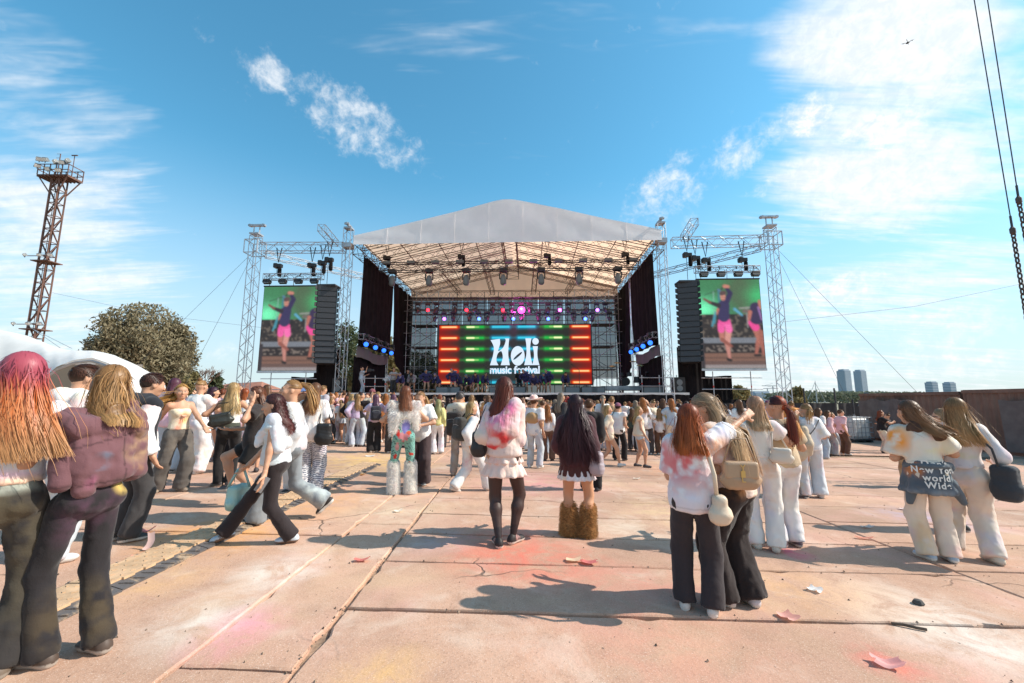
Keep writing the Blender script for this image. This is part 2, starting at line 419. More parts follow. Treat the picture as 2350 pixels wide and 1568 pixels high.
XB = [-1.20, 4.20, 9.7, 15.2, 22.0]
rows = [.55, 1.45, 2.34, 3.24, 4.15, 4.97, 5.80]
while rows[-1] < 13.2: rows.append(rows[-1]+.87)
k = 100
for c in range(4):
    off = [0, .12, -.3, .2][c]
    for i in range(len(rows)-1):
        if c >= 2 and rows[i] < 3: continue
        k += 1; slab(XB[c], XB[c+1], rows[i]+off, rows[i+1]+off, gap=.010 if c == 0 else .009, seed=k)
for i, y in enumerate(np.arange(-.2, 13.5, 2.75)):
    k += 1; slab(-1.84, -1.20, float(y), float(min(y+2.75, 14)), gap=.008, seed=k)
for c, (xa, xb) in enumerate([(-4.9, -1.84), (-9.0, -4.9), (-15.5, -9.0)]):
    for i, y in enumerate(np.arange(-.6+c*.6, 13.2, 2.72)):
        k += 1; slab(xa, xb, float(y), float(min(y+2.72, 14)), gap=.007, seed=k)

# ------------------------------------------------------------------ cable ramp
mat('ramp_yellow', (.56, .36, .21), .75, var=.2, vscale=6, bump=.6, bscale=28, dirt=((.55, .34, .22), 5, .7))
mat('ramp_black', (.10, .09, .09), .6, bump=.7, bscale=45, dirt=((.50, .35, .22), 5, .9))
ramp = thing('cable_ramp', (-3.2, 0, gz(-3.2)), 'yellow lidded black cable ramp running across the concrete square', 'cable ramp')
def ramp_seg():
    lid = MB(); L = .90; n = 9; t = .02
    top = []
    for sx in (1, -1):
        for j in range(n):
            y0, y1 = j*L/n, (j+1)*L/n; x = (.155 + (t if j % 2 else 0))*sx
            top += [(x, y0 if sx > 0 else L-y0), (x, y1 if sx > 0 else L-y1)]
    N = len(top)
    vs = [(x, y*.985+.006, .052) for x, y in top] + [(x, y*.985+.006, .034) for x, y in top]
    lid.add(vs, [list(range(N))] + [[i, i+N, (i+1) % N+N, (i+1) % N] for i in range(N)])
    for j in range(9):                      # raised tread bars
        for q in range(4):
            lid.box((-.115+.077*q, .05+j*.1, .054), (.03, .014, .006), Matrix.Rotation(R_(40 if (j+q) % 2 else -40), 3, 'Z'))
    base = MB()
    for s in (1, -1):
        a, b2 = .155*s, .26*s
        base.add([(a, .004, .036), (b2, .004, .006), (b2, L-.004, .006), (a, L-.004, .036), (a, .004, -.02), (b2, .004, -.02), (b2, L-.004, -.02), (a, L-.004, -.02)],
                 [[0, 1, 2, 3] if s < 0 else [3, 2, 1, 0], [0, 4, 5, 1], [3, 2, 6, 7], [1, 5, 6, 2]])
        for j in range(8):                  # chevrons on the flank
            y = .08+j*.1; A = Matrix.Rotation(R_(35*s), 3, 'Z')
            base.box((s*.222, y, .0235), (.09, .012, .008), Matrix.Rotation(math.atan2(.03, .135)*s, 3, 'Y') @ A)
    return lid.mesh('lid'), base.mesh('ramp_flank')
rl, rb = ramp_seg()
for i in range(10):
    w = obj('ramp_segment', rb, M['ramp_black'], ramp, loc=(random.uniform(-.012, .012), .7+i*.905, random.uniform(-.003, .003)))
    obj('lid', rl, M['ramp_yellow'], w)

# ------------------------------------------------------------------ litter
mat('paper', (1, 1, 1), .8, attr='Col', objcol=True, trans=.3)
def paper(px, py, w, l, rz, col, label, bend=.03, stand=0.0):
    w *= .74; l *= .74; p = gnd(px, py); mb = MB(); ph = random.uniform(0, 6)
    def f(u, v):
        x, y = (u-.5)*w, (v-.5)*l; z = .004+bend*(abs(u-.45)**1.5)*1.6 + .006*(1+math.sin(9*v+ph)) + stand*max(0, v-.4)
        return (x+.012*math.sin(7*v+ph), y, z)
    mb.sheet(f, 6, 6, col)
    mb.build('paper_scrap', M['paper'], smooth=True, loc=p+Vector((0, 0, .002)), rz=rz, label=label, cat='litter', group='paper litter on the concrete')
paper(1870, 1358, .11, .13, .5, (.9, .9, .88), 'white folded paper scrap on slab right of the hugging pair')
paper(1808, 1420, .14, .16, .2, (.80, .42, .36), 'pink paper scrap lying on the joint behind the hugging pair')
paper(2040, 1530, .19, .11, -.4, (.85, .45, .42), 'pink crumpled plastic sachet near the bottom right of the square', .05)
paper(1318, 1288, .20, .14, .2, (.85, .62, .42), 'cream paper scrap touching a red one, below fur leg warmers')
paper(1352, 1294, .20, .12, -.15, (.75, .22, .2), 'red paper scrap touching a cream one, below fur leg warmers')
paper(830, 1289, .17, .08, .1, (.75, .24, .2), 'small red paper strip beside the joint of striding woman')
paper(338, 1222, .16, .14, .5, (.75, .32, .30), 'crumpled pink paper in the long shadows left of the ramp', .06)
paper(320, 1284, .20, .14, .3, (.80, .38, .28), 'orange paper scrap beside the yellow ramp')
paper(365, 1272, .24, .12, .1, (.75, .68, .70), 'pale grey paper sheet beside the yellow ramp')
paper(340, 1262, .08, .10, .2, (.80, .55, .5), 'pointed pink paper corner standing up beside the ramp', .02, .22)
paper(915, 1175, .14, .10, .4, (.85, .75, .62), 'cream paper square below the white fur boots')
paper(1462, 1100, .18, .1, .1, (.85, .78, .66), 'pale scrap on the slabs below the girl in denim shorts')
paper(1580, 1175, .22, .08, -.2, (.80, .72, .58), 'narrow cream strip in front of the hugging pair')
paper(1990, 1212, .2, .1, .2, (.85, .7, .62), 'cream scrap between white trousered pair and denim jacket')
paper(1985, 1238, .24, .07, -.3, (.78, .35, .25), 'thin red strip near the sloping slab joint')
paper(2075, 1170, .2, .12, .3, (.82, .68, .66), 'pinkish scrap near the water tank side of the square')
paper(850, 1048, .3, .2, .2, (.80, .78, .74), 'pale scrap on the yellow stained concrete')
paper(828, 1090, .25, .2, 0, (.80, .42, .14), 'orange scrap by the far end of the ramp')
mb = MB(); mb.lathe([(.001, -.004), (.032, 0), (.04, .016), (.026, .036), (.002, .042)], n=7)
mat('pebble', (.08, .075, .07), .9)
mb.build('pebble', M['pebble'], loc=gnd(2108, 1388), label='dark pebble lying alone on the pale slab', cat='pebble')
mb = MB(); q = gnd(2088, 1442); mb.path([(-.09, .04, .012), (-.03, .015, .016), (.03, -.02, .013), (.08, -.04, .011)], .010, 5)
mat('stick', (.10, .07, .05), .9)
mb.build('stick', M['stick'], loc=q, label='short dark stick lying near the joint at lower right', cat='stick')

# grit: tiny stones and crumbs, denser along the joints
r_ = np.random.default_rng(12); n = 1500; X = r_.uniform(-5, 7, n); Y = 2.2+7*r_.random(n)**1.5
rw = np.array(rows); nr = rw[np.argmin(np.abs(rw[None]-Y[:, None]), 1)]; on = (r_.random(n) < .6)&(X > -1.2); Y = np.where(on, nr+r_.normal(size=n)*.03, Y)
on2 = r_.random(n) < .14; X = np.where(on2, -1.2+r_.normal(size=n)*.03, X); S = .003+.010*r_.random(n)**4
tet = np.array([(1, 0, -.3), (-.6, .8, -.3), (-.5, -.9, -.3), (.1, .1, .8)]); A = r_.uniform(0, 6.28, n); c_, s_ = np.cos(A), np.sin(A)
V = np.stack([np.stack([X+(t[0]*c_-t[1]*s_)*S, Y+(t[0]*s_+t[1]*c_)*S, -.45*np.tanh(X/18)+t[2]*S+.003+S*.3], 1) for t in tet], 1).reshape(-1, 3)
F = (np.arange(n)[:, None, None]*4+np.array([(0, 2, 1), (0, 1, 3), (1, 2, 3), (2, 0, 3)])[None]).reshape(-1, 3)
obj('grit', mk_mesh('grit', V, F, False), mat('grit', (.20, .14, .10), .95, var=.6, vscale=3), kind='stuff', label='small stones and crumbs scattered over the concrete', cat='gravel')
# ------------------------------------------------------------------ stage
STH = R_(-2.25); SO = Vector((-.4, 27.0, 0)); DECK = 1.97
SX = Vector((math.cos(STH), math.sin(STH), 0)); SY = Vector((-math.sin(STH), math.cos(STH), 0))
def SL(x, d, z): return SO + SX*x + SY*d + Vector((0, 0, z))
def stg(px, py, d):
    """stage coordinates (x, depth, z) of what is seen at (px, py) in the stage plane d"""
    r = ray(px, py); o = Vector((0, 0, CAMH)) - SO
    k = (d - o.dot(SY))/r.dot(SY); p = o + r*k
    return Vector((p.dot(SX), d, p.z))
class ST:
    """a thing standing on or hanging in the stage, built in stage coordinates"""
    def __init__(s, name, base, label, cat, group=None):
        s.b = Vector(base); s.o = thing(name, SL(*base), label, cat, group, STH)
    def part(s, name, mb, m, parent=None, smooth=False, **kw):
        mb.v = [tuple(Vector(p)-s.b) for p in mb.v]
        return mb.build(name, m if not isinstance(m, str) else M[m], parent or s.o, smooth, **kw)
def truss(mb, p0, p1, w=.5, h=None, bay=.5, rc=.025, rd=.013, up=(0, 0, 1), n=5):
    p0, p1 = Vector(p0), Vector(p1); h = h or w; d = p1-p0; L = d.length; d.normalize(); up = Vector(up)
    if abs(d.dot(up)) > .95: up = Vector((0, 1, 0))
    s = d.cross(up).normalized(); u = s.cross(d).normalized()
    cs = [s*(w/2*a)+u*(h/2*b) for a, b in ((-1, -1), (1, -1), (1, 1), (-1, 1))]
    for c in cs: mb.tube(p0+c, p1+c, rc, n)
    nb = max(1, round(L/bay)); bl = L/nb
    for i in range(nb):
        for k in range(4):
            a, b = cs[k], cs[(k+1) % 4]
            if (i+k) % 2: a, b = b, a
            mb.tube(p0+d*(i*bl)+a, p0+d*((i+1)*bl)+b, rd, 3, cap=False)
    for i in (0, nb):
        for k in range(4): mb.tube(p0+d*(i*bl)+cs[k], p0+d*(i*bl)+cs[(k+1) % 4], rd*1.2, 4, cap=False)
    return mb
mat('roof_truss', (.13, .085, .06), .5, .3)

# deck -------------------------------------------------------------
sd = ST('stage_deck', (0, 0, 0), 'wide raised stage deck with black cloth skirt and pale front edge', 'stage')
mb = MB(); mb.box((0, 7.2, DECK-.12), (23.0, 14.4, .24)); sd.part('deck', mb, 'black_paint')
mb = MB()
def skirt(u, v):
    x = -11.5+23.0*u; g = -.5
    return (x, -.03+.05*math.sin(x*5.3)*(1-v)+.03*math.sin(x*13+2*v), g+(DECK-.12-g)*v)
mb.sheet(skirt, 240, 3); sd.part('skirt', mb, 'black_cloth', smooth=True)
mb = MB()
def trim(u, v):
    x = -11.5+23.0*u; sag = .035*abs(math.sin(x*2.05))
    return (x, -.07-.01*math.sin(x*7), DECK+.03-v*(.11+sag))
mb.sheet(trim, 260, 2); sd.part('edge_trim', mb, 'white_plastic', smooth=True)

# roof -------------------------------------------------------------
roof = ST('stage_roof', (0, 0, 0), 'large stage roof with white gable front carried by aluminium truss towers', 'stage roof')
HX = 10.35; ZE = 11.95; ZR = 14.95
mb = MB()
prof = [(-10.25, 12.55), (-7.0, 13.26), (-3.4, 14.12), (-.75, 14.83), (-.2, 14.93), (.35, 14.93), (.9, 14.84), (3.6, 14.22), (6.6, 13.45), (9.0, 12.92), (10.2, 12.62)]
px_ = [p[0] for p in prof]; pz_ = [p[1] for p in prof]
def gab(u, v):
    x = -10.25+20.45*u; zt = float(np.interp(x, px_, pz_)); zb = 11.86
    w = .012*math.sin(x*1.3+5*v)
    return (x, -.38+.12*v+w*math.sin(PI*v), zb+(zt-zb)*v)
mb.sheet(gab, 90, 12); gf = roof.part('gable_front', mb, 'gable', smooth=True)
for k in range(1, 9):
    mb = MB(); mb.path([Vector(gab(k/9, v/6))-Vector((0, .012, 0)) for v in range(7)], .010, 4); roof.part('seam', mb, 'gable', parent=gf)
def slope(sg):
    def f(u, v):
        x = (10.3*(1-u)+0.0*u)*sg; d = -.2+13.8*v; z = float(np.interp(x, px_, pz_)) - .02
        return (x, d, z-.06*abs(math.sin(v*PI*3))*math.sin(PI*u))
    m_ = MB(); m_.sheet(f, 14, 24)
    if sg > 0: m_.f = [q[::-1] for q in m_.f]
    return m_
for sg in (-1, 1): roof.part('canopy', slope(sg), 'canopy', smooth=True)
mb = MB(); mb.sheet(lambda u, v: (-10.2+20.4*u, 13.55, 11.3+(float(np.interp(-10.2+20.4*u, px_, pz_))-.05-11.3)*v), 24, 4); roof.part('back_gable', mb, 'canopy', smooth=True)
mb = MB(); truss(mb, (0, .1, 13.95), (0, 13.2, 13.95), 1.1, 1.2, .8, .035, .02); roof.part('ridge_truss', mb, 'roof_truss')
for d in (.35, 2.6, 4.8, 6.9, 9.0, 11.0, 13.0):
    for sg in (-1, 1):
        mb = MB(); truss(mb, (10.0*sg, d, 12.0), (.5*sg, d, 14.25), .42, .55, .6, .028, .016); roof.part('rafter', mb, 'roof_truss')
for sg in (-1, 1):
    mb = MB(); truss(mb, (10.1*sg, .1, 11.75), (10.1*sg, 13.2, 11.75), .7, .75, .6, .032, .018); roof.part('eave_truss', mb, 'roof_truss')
    for x, z in ((5.2, 13.15), (7.6, 12.55), (2.6, 13.75)):
        mb = MB(); mb.tube((x*sg, .3, z), (x*sg, 13.1, z), .035, 5); roof.part('purlin', mb, 'roof_truss')
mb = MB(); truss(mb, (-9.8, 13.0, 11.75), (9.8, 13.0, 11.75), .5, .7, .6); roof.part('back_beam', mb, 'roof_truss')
for x in (-5.8, -2.2, 2.2, 5.8):        # braces that lead up to the ridge at the back
    mb = MB(); truss(mb, (x, 7.0, 12.2+(6-abs(x))*.2), (x*.9, 12.8, 11.9), .4, .4, .6, .025, .014); roof.part('purlin_truss', mb, 'roof_truss')
TW = [(-10.75, 0., 13.1), (10.25, 0., 13.1), (-10.35, 7.0, 11.7), (10.0, 7.0, 11.7), (-10.2, 13.0, 11.6), (10.0, 13.0, 11.6)]
for i, (x, d, zt) in enumerate(TW):
    mb = MB(); truss(mb, (x, d, gz(x)), (x, d, zt), .50 if i < 2 else .40, None, .5, .026, .014, up=(0, 1, 0))
    t = roof.part('tower', mb, 'truss')
    if i < 2:
        mb = MB(); mb.box((x, d, zt+.06), (.52, .52, .08)); mb.box((x, d-.05, zt+.26), (.14, .8, .14)); mb.tube((x-.15, d-.35, zt+.26), (x+.15, d-.35, zt+.26), .08, 8); mb.box((x, d, zt-1.2), (.62, .62, .3)); roof.part('tower_head', mb, 'steel', t)

# side curtains ----------------------------------------------------
for sg, side in ((-1, 'left'), (1, 'right')):
    cu = ST('side_curtain', (10.0*sg, .5, 0), 'black side curtain of the stage, at its %s end as the audience sees it' % side, 'curtain')
    def f1(u, v):
        d = .45+6.4*u; x = (9.85+.1*math.sin(d*3+v*2)*(1-v)+.05*math.sin(d*9))*sg
        return (x, d, 5.15+(11.45-5.15)*v-.05*math.sin(d*2))
    mb = MB(); mb.sheet(f1, 40, 14); cu.part('upper_cloth', mb, 'black_cloth', smooth=True)
    def f2(u, v):
        d = 7.1+5.7*u; x = (9.8+.25*math.sin(PI*u)*(1-v)+.08*math.sin(d*5+3*v))*sg
        zb = 2.15+(3.3 if sg < 0 else 2.0)*(1-u)**2.2
        return (x-.5*sg*(1-v)*math.sin(PI*min(1, u*1.3)), d, zb+(11.4-zb)*v)
    mb = MB(); mb.sheet(f2, 30, 16); cu.part('rear_cloth', mb, 'black_cloth', smooth=True)
    def f3(u, v):
        d = .5+6.3*u; return ((10.2+.06*math.sin(d*6+v))*sg, d, .2+(4.45-.2)*v)
    mb = MB(); mb.sheet(f3, 30, 6); cu.part('lower_cloth', mb, 'black_cloth', smooth=True)
    def f4(u, v):
        d = .5+6.3*u; return ((9.98+.05*math.sin(d*4+v))*sg, d, 4.3+.75*v+.12*math.sin(d*1.1))
    mb = MB(); mb.sheet(f4, 24, 3); mat('valance'+side, (.16, .15, .145), .9); cu.part('valance', mb, 'valance'+side, smooth=True)
    # bar with blue lamps
    lb = ST('lamp_bar', (9.8*sg, 3.5, 5.6), 'sloping lattice lamp bar along the %s side of the stage' % side, 'lighting truss')
    mb = MB(); truss(mb, (9.7*sg, .4, 5.75), (9.7*sg, 6.9, 5.75), .35, .35, .4, .024, .014); lb.part('lattice', mb, 'steel')

# back scrim and scaffold -----------------------------------------
def scrim_material():
    m = bpy.data.materials.new('scrim'); m.use_nodes = True; t = NT(m.node_tree); b = t.nt.nodes['Principled BSDF']
    b.inputs['Base Color'].default_value = (.035, .04, .05, 1); b.inputs['Roughness'].default_value = .9
    tr = t.n('ShaderNodeBsdfTransparent'); mx = t.n('ShaderNodeMixShader'); mx.inputs[0].default_value = .20
    t.link(b.outputs[0], mx.inputs[1]); t.link(tr.outputs[0], mx.inputs[2]); t.link(mx.outputs[0], t.nt.nodes['Material Output'].inputs[0])
    M['scrim'] = m
scrim_material()
scr = ST('back_scrim', (0, 12.4, 0), 'thin dark see-through mesh panels hung behind the stage scaffold', 'scrim')
for i in range(8):
    x0 = -9.7+i*2.43
    def f(u, v):
        x = x0+2.37*u+.03*math.sin(v*9+i)
        zb = 2.2 if x < 7.5 else 3.6
        return (x, 12.4+.10*math.sin(x*2.3+v*2)+.05*math.sin(x*6), zb+(11.35-zb)*v+.04*math.sin(x*3))
    mb = MB(); mb.sheet(f, 10, 10); scr.part('panel', mb, 'scrim', smooth=True)
for sg, lab in ((-1, 'dense tube scaffold behind the stage, beside the orange end of the screen near the photographers'), (1, 'dense tube scaffold behind the stage, beside the screen and the drum kit')):
    sc = ST('scaffold', (7.8*sg, 10.5, DECK), lab, 'scaffold')
    xs = [5.6, 6.6, 7.6, 8.6, 9.4]
    for x in xs:
        for d in (9.7, 11.4):
            mb = MB(); mb.tube((x*sg, d, DECK), (x*sg, d, 11.2), .03, 5); sc.part('standard', mb, 'steel')
    for z in np.arange(DECK+.5, 11, 1.0):
        for d in (9.7, 11.4):
            mb = MB(); mb.tube((5.4*sg, d+.05, float(z)), (9.7*sg, d+.05, float(z)), .026, 5); sc.part('ledger', mb, 'steel')
    for k, z in enumerate(np.arange(DECK+.3, 9.5, 1.8)):
        a, b = (5.6, 9.4) if k % 2 else (9.4, 5.6)
        mb = MB(); mb.tube((a*sg, 9.6, float(z)), (b*sg, 9.6, float(z)+2.4), .028, 5); sc.part('diagonal', mb, 'steel')
        mb = MB(); mb.tube((b*sg, 11.5, float(z)), (a*sg, 11.5, float(z)+2.4), .028, 5); sc.part('diagonal', mb, 'steel')
    for x in (6.1, 8.1):
        for z in (4.2, 6.2, 8.2):
            mb = MB(); mb.box((x*sg, 10.5, z), (1.9, 1.5, .05)); sc.part('platform', mb, 'dark_steel')
sc = ST('scaffold', (0, 10.6, DECK), 'tube scaffold frame rising behind the big central screen and lamps', 'scaffold')
for x in np.arange(-5, 5.1, 1.25):
    mb = MB(); mb.tube((x, 10.3, DECK), (x, 10.3, 11.3), .03, 5); sc.part('standard', mb, 'dark_steel')
for z in np.arange(8.6, 11.3, .7):
    mb = MB(); mb.tube((-5.3, 10.25, z), (5.3, 10.25, z), .026, 5); sc.part('ledger', mb, 'dark_steel')
for k, x in enumerate(np.arange(-5, 4.9, 1.25)):
    mb = MB(); mb.tube((x, 10.2, 8.5+(k % 2)*2.4), (x+1.25, 10.2, 8.5+((k+1) % 2)*2.4), .026, 5); sc.part('diagonal', mb, 'dark_steel')

# LED screens ------------------------------------------------------
def screen_material():
    m = bpy.data.materials.new('screen'); m.use_nodes = True; t = NT(m.node_tree); b = t.nt.nodes['Principled BSDF']
    a = t.n('ShaderNodeAttribute'); a.attribute_name = 'Col'
    b.inputs['Base Color'].default_value = (.01, .01, .01, 1); b.inputs['Roughness'].default_value = .6; b.inputs['Specular IOR Level'].default_value = .2
    t.link(a.outputs['Color'], b.inputs['Emission Color']); b.inputs['Emission Strength'].default_value = .74
    M['screen'] = m
screen_material()
def s2l(c):
    c = np.asarray(c, np.float32)/255.; return np.where(c <= .04045, c/12.92, ((c+.055)/1.055)**2.4)
def led_mesh(img, x0, z0, w, h, y):
    """a lit pixel matrix: img[row, col] from the top row down, as a sheet in the plane y"""
    n, m = img.shape[:2]
    X, Z = np.meshgrid(np.linspace(x0, x0+w, m), np.linspace(z0+h, z0, n))
    v = np.stack([X, np.full_like(X, y), Z], -1).reshape(-1, 3)
    i = (np.arange(n-1)[:, None]*m + np.arange(m-1)[None]).ravel()
    f = np.stack([i, i+m, i+m+1, i+1], -1)
    return mk_mesh('screen_image', v, f, False, img.reshape(-1, 3))
def paint(img, mask, col):
    mask = np.clip(mask, 0, 1)[..., None]; img[:] = img*(1-mask) + np.asarray(col)*mask
def aspect_grid(n, m, w, h):
    return np.meshgrid((np.arange(m)+.5)/m*w, (np.arange(n)+.5)/n*h)      # x right, y down, in metres
def cap(X, Y, a, b, ra, rb, soft):
    ax, ay = a; bx, by = b; dx, dy = bx-ax, by-ay; t = np.clip(((X-ax)*dx+(Y-ay)*dy)/(dx*dx+dy*dy+1e-9), 0, 1)
    return np.clip((ra+(rb-ra)*t - np.hypot(X-ax-t*dx, Y-ay-t*dy))/soft+.5, 0, 1)
def poly_mask(X, Y, pts):
    ins = np.zeros(X.shape, bool); n = len(pts)
    for i in range(n):
        (x0, y0), (x1, y1) = pts[i], pts[(i+1) % n]
        if y0 == y1: continue
        c = ((y0 > Y) != (y1 > Y)) & (X < (x1-x0)*(Y-y0)/(y1-y0)+x0); ins ^= c
    return ins.astype(np.float32)
def blur(a, r):
    for ax in (0, 1):
        for _ in range(r): a = (np.roll(a, 1, ax)+2*a+np.roll(a, -1, ax))/4
    return a

# the big wall: bars of light around the title
LW0 = stg(1005, 882, 9.0); LW1 = stg(1355, 745, 9.0)
LX0, LX1, LZ0, LZ1 = LW0.x, LW1.x, LW0.z, LW1.z; LWW, LWH = LX1-LX0, LZ1-LZ0
n_, m_ = 112, 280
X, Y = aspect_grid(n_, m_, 100., 39.4)
img = np.zeros((n_, m_, 3), np.float32); img[:] = s2l((42, 45, 38))
edge = np.clip(1-np.minimum(X, 100-X)/15., 0, 1)
paint(img, edge*.95, s2l((140, 24, 16)))
paint(img, np.exp(-((X-50)/15)**2)*.5, s2l((44, 52, 54)))
for r in range(6):
    yb = 1.3+r*7.35; row = np.exp(-((Y-yb)/.8)**2)
    e2 = np.clip(np.abs(X-50)/50, 0, 1); lc = np.where((e2 > .72)[..., None], s2l((215, 60, 20)), np.where((e2 > .33)[..., None], s2l((60, 150, 70)), s2l((20, 120, 140)))); mk = (row*.42)[..., None]; img[:] = img*(1-mk)+lc*mk
    for (xa, xb, kind) in ((1.0, 12.5, 'o'), (18., 30., 'gl'), (35., 47.0, 'c'), (52., 64., 'c'), (69.5, 81.5, 'gr'), (87.3, 99, 'o')):
        glow = {'o': (255, 40, 0), 'gl': (20, 170, 60), 'gr': (20, 170, 60), 'c': (0, 170, 210)}[kind]; core = {'o': (255, 226, 160), 'gl': (250, 255, 190), 'gr': (250, 255, 190), 'c': (60, 205, 235)}[kind]
        dd = np.hypot(np.maximum(np.maximum(xa+.8-X, X-xb+.8), 0), Y-yb)
        paint(img, np.exp(-(dd/1.45)**2)*.62, s2l(glow))
        if kind == 'o': paint(img, cap(X, Y, (xa+.8, yb), (xb-.8, yb), .72, .72, .6), s2l((255, 130, 40))); paint(img, cap(X, Y, (xa+1.2, yb), (xb-1.2, yb), .38, .38, .5), s2l(core))
        elif kind == 'c': paint(img, cap(X, Y, (xa+.8, yb), (xb-.8, yb), .6, .6, .6), s2l(core))
        else:
            paint(img, cap(X, Y, (xa+.8, yb), (xb-.8, yb), .65, .65, .6), s2l((30, 180, 70)))
            q = (xa+.8, xa+5.2) if kind == 'gl' else (xb-5.2, xb-.8)
            paint(img, cap(X, Y, (q[0]-(.0 if kind == 'gl' else 3), yb), (q[1]+(3 if kind == 'gl' else 0), yb), .5, .5, .5), s2l((140, 205, 110)))
            paint(img, cap(X, Y, (q[0], yb), (q[1], yb), .55, .55, .5), s2l(core))
led = ST('led_wall', ((LX0+LX1)/2, 9.0, DECK), 'big central screen with rows of glowing bars and the Holi title', 'screen')
mb = MB(); mb.box(((LX0+LX1)/2, 9.22, (LZ0+LZ1)/2), (LWW+.2, .36, LWH+.2)); led.part('cabinet', mb, 'black_paint')
o = obj('screen_image', led_mesh(img, LX0-led.b.x, LZ0-led.b.z, LWW, LWH, .02), M['screen'], led.o)
mb = MB()
for x in np.linspace(LX0+.4, LX1-.4, 8): mb.tube((x, 9.3, DECK), (x, 9.3, LZ0), .05, 6)
led.part('support_leg', mb, 'dark_steel')
mat('title_glow', (.01, .01, .01), .6, emit=(.66, .78, .92), estr=.80)
# the title: soft display letters, flat shapes in front of the pixels (units: percent of the wall width)
def title(pts_list, name, holes=None):
    bm_v, bm_f = [], []
    mb = MB()
    for pts in pts_list:
        mb.add([(LX0+p[0]/100*LWW, 8.985, LZ1-p[1]/100*LWW) for p in pts], [list(range(len(pts)))])
    return led.part(name, mb, 'title_glow', parent=o)
def curve(pts, n=8):
    """smooth closed outline through control points (Catmull-Rom)"""
    out = []; m = len(pts)
    for i in range(m):
        p0, p1, p2, p3 = [pts[(i+k-1) % m] for k in range(4)]
        if len(p1) > 2 or len(p2) > 2:       # a third entry marks a hard corner
            pass
        for j in range(n):
            t = j/n
            a = [p1, p2]
            t0 = (0, 0) if len(p1) > 2 else ((p2[0]-p0[0])*.5, (p2[1]-p0[1])*.5)
            t1 = (0, 0) if len(p2) > 2 else ((p3[0]-p1[0])*.5, (p3[1]-p1[1])*.5)
            h = (2*t**3-3*t**2+1, t**3-2*t**2+t, -2*t**3+3*t**2, t**3-t**2)
            out.append(tuple(h[0]*p1[k]+h[1]*t0[k]+h[2]*p2[k]+h[3]*t1[k] for k in (0, 1)))
    return out
H_l = curve([(34.3, 10.0, 1), (40.4, 9.2, 1), (40.6, 12.5), (39.4, 17.2), (42.6, 15.0), (44.3, 10.5), (43.6, 9.0, 1), (46.6, 9.0, 1), (46.2, 13.0), (46.0, 20.0), (47.0, 26.6, 1), (41.0, 26.6, 1), (42.4, 21.5), (41.4, 17.4), (39.0, 19.2), (38.2, 23.5), (39.6, 26.6, 1), (34.0, 26.6, 1), (36.0, 20.0), (36.4, 14.5)])
O_out = [(52.2+4.5*math.cos(t), 20.5+6.4*math.sin(t)) for t in np.linspace(0, 2*PI, 40, endpoint=False)]
O_in = [(52.2+3.4*math.cos(t)*.80+1.1*math.sin(t)*-.9, 20.5+1.75*math.sin(t)-1.9*math.cos(t)) for t in np.linspace(0, 2*PI, 40, endpoint=False)]
l_ = curve([(57.2, 9.0, 1), (61.2, 9.0, 1), (60.4, 14.0), (60.5, 20.0), (61.8, 26.6, 1), (56.4, 26.6, 1), (57.8, 20.0), (57.9, 14.0)])
i_ = curve([(62.0, 14.2, 1), (65.4, 14.2, 1), (65.0, 18.0), (65.2, 22.0), (66.3, 26.6, 1), (61.6, 26.6, 1), (62.7, 22.0), (62.7, 18.0)])
i_dot = [(63.9+2.1*math.cos(t), 11.0+2.2*math.sin(t)) for t in np.linspace(0, 2*PI, 24, endpoint=False)]
title([H_l, l_, i_, i_dot], 'title_letters')
mb = MB(); k = 40
mb.add([(LX0+p[0]/100*LWW, 8.985, LZ1-p[1]/100*LWW) for p in O_out+O_in], [[i, (i+1) % k, k+(i+1) % k, k+i] for i in range(k)]); led.part('title_letters', mb, 'title_glow', parent=o)
tcv = bpy.data.curves.new('subtitle', 'FONT'); tcv.body = 'music festival'; tcv.size = 1.0; tcv.offset = .035; tcv.space_character = .98
to = bpy.data.objects.new('subtitle_tmp', tcv); COL.objects.link(to); bpy.context.view_layer.update()
tm = bpy.data.meshes.new_from_object(to.evaluated_get(bpy.context.evaluated_depsgraph_get())); bpy.data.objects.remove(to)
co = np.empty(len(tm.vertices)*3, np.float32); tm.vertices.foreach_get('co', co); co = co.reshape(-1, 3)
mn, mx = co.min(0), co.max(0); sx = .325*LWW/(mx[0]-mn[0]); nc = np.empty_like(co)
nc[:, 0] = LX0+.340*LWW+(co[:, 0]-mn[0])*sx - led.b.x; nc[:, 1] = -.018; nc[:, 2] = LZ1-.322*LWW+(co[:, 2]*0+co[:, 1]-mn[1])*.052*LWW/(mx[1]-mn[1]) - led.b.z
tm.vertices.foreach_set('co', nc.ravel()); tm.update(); obj('subtitle_letters', tm, M['title_glow'], o)

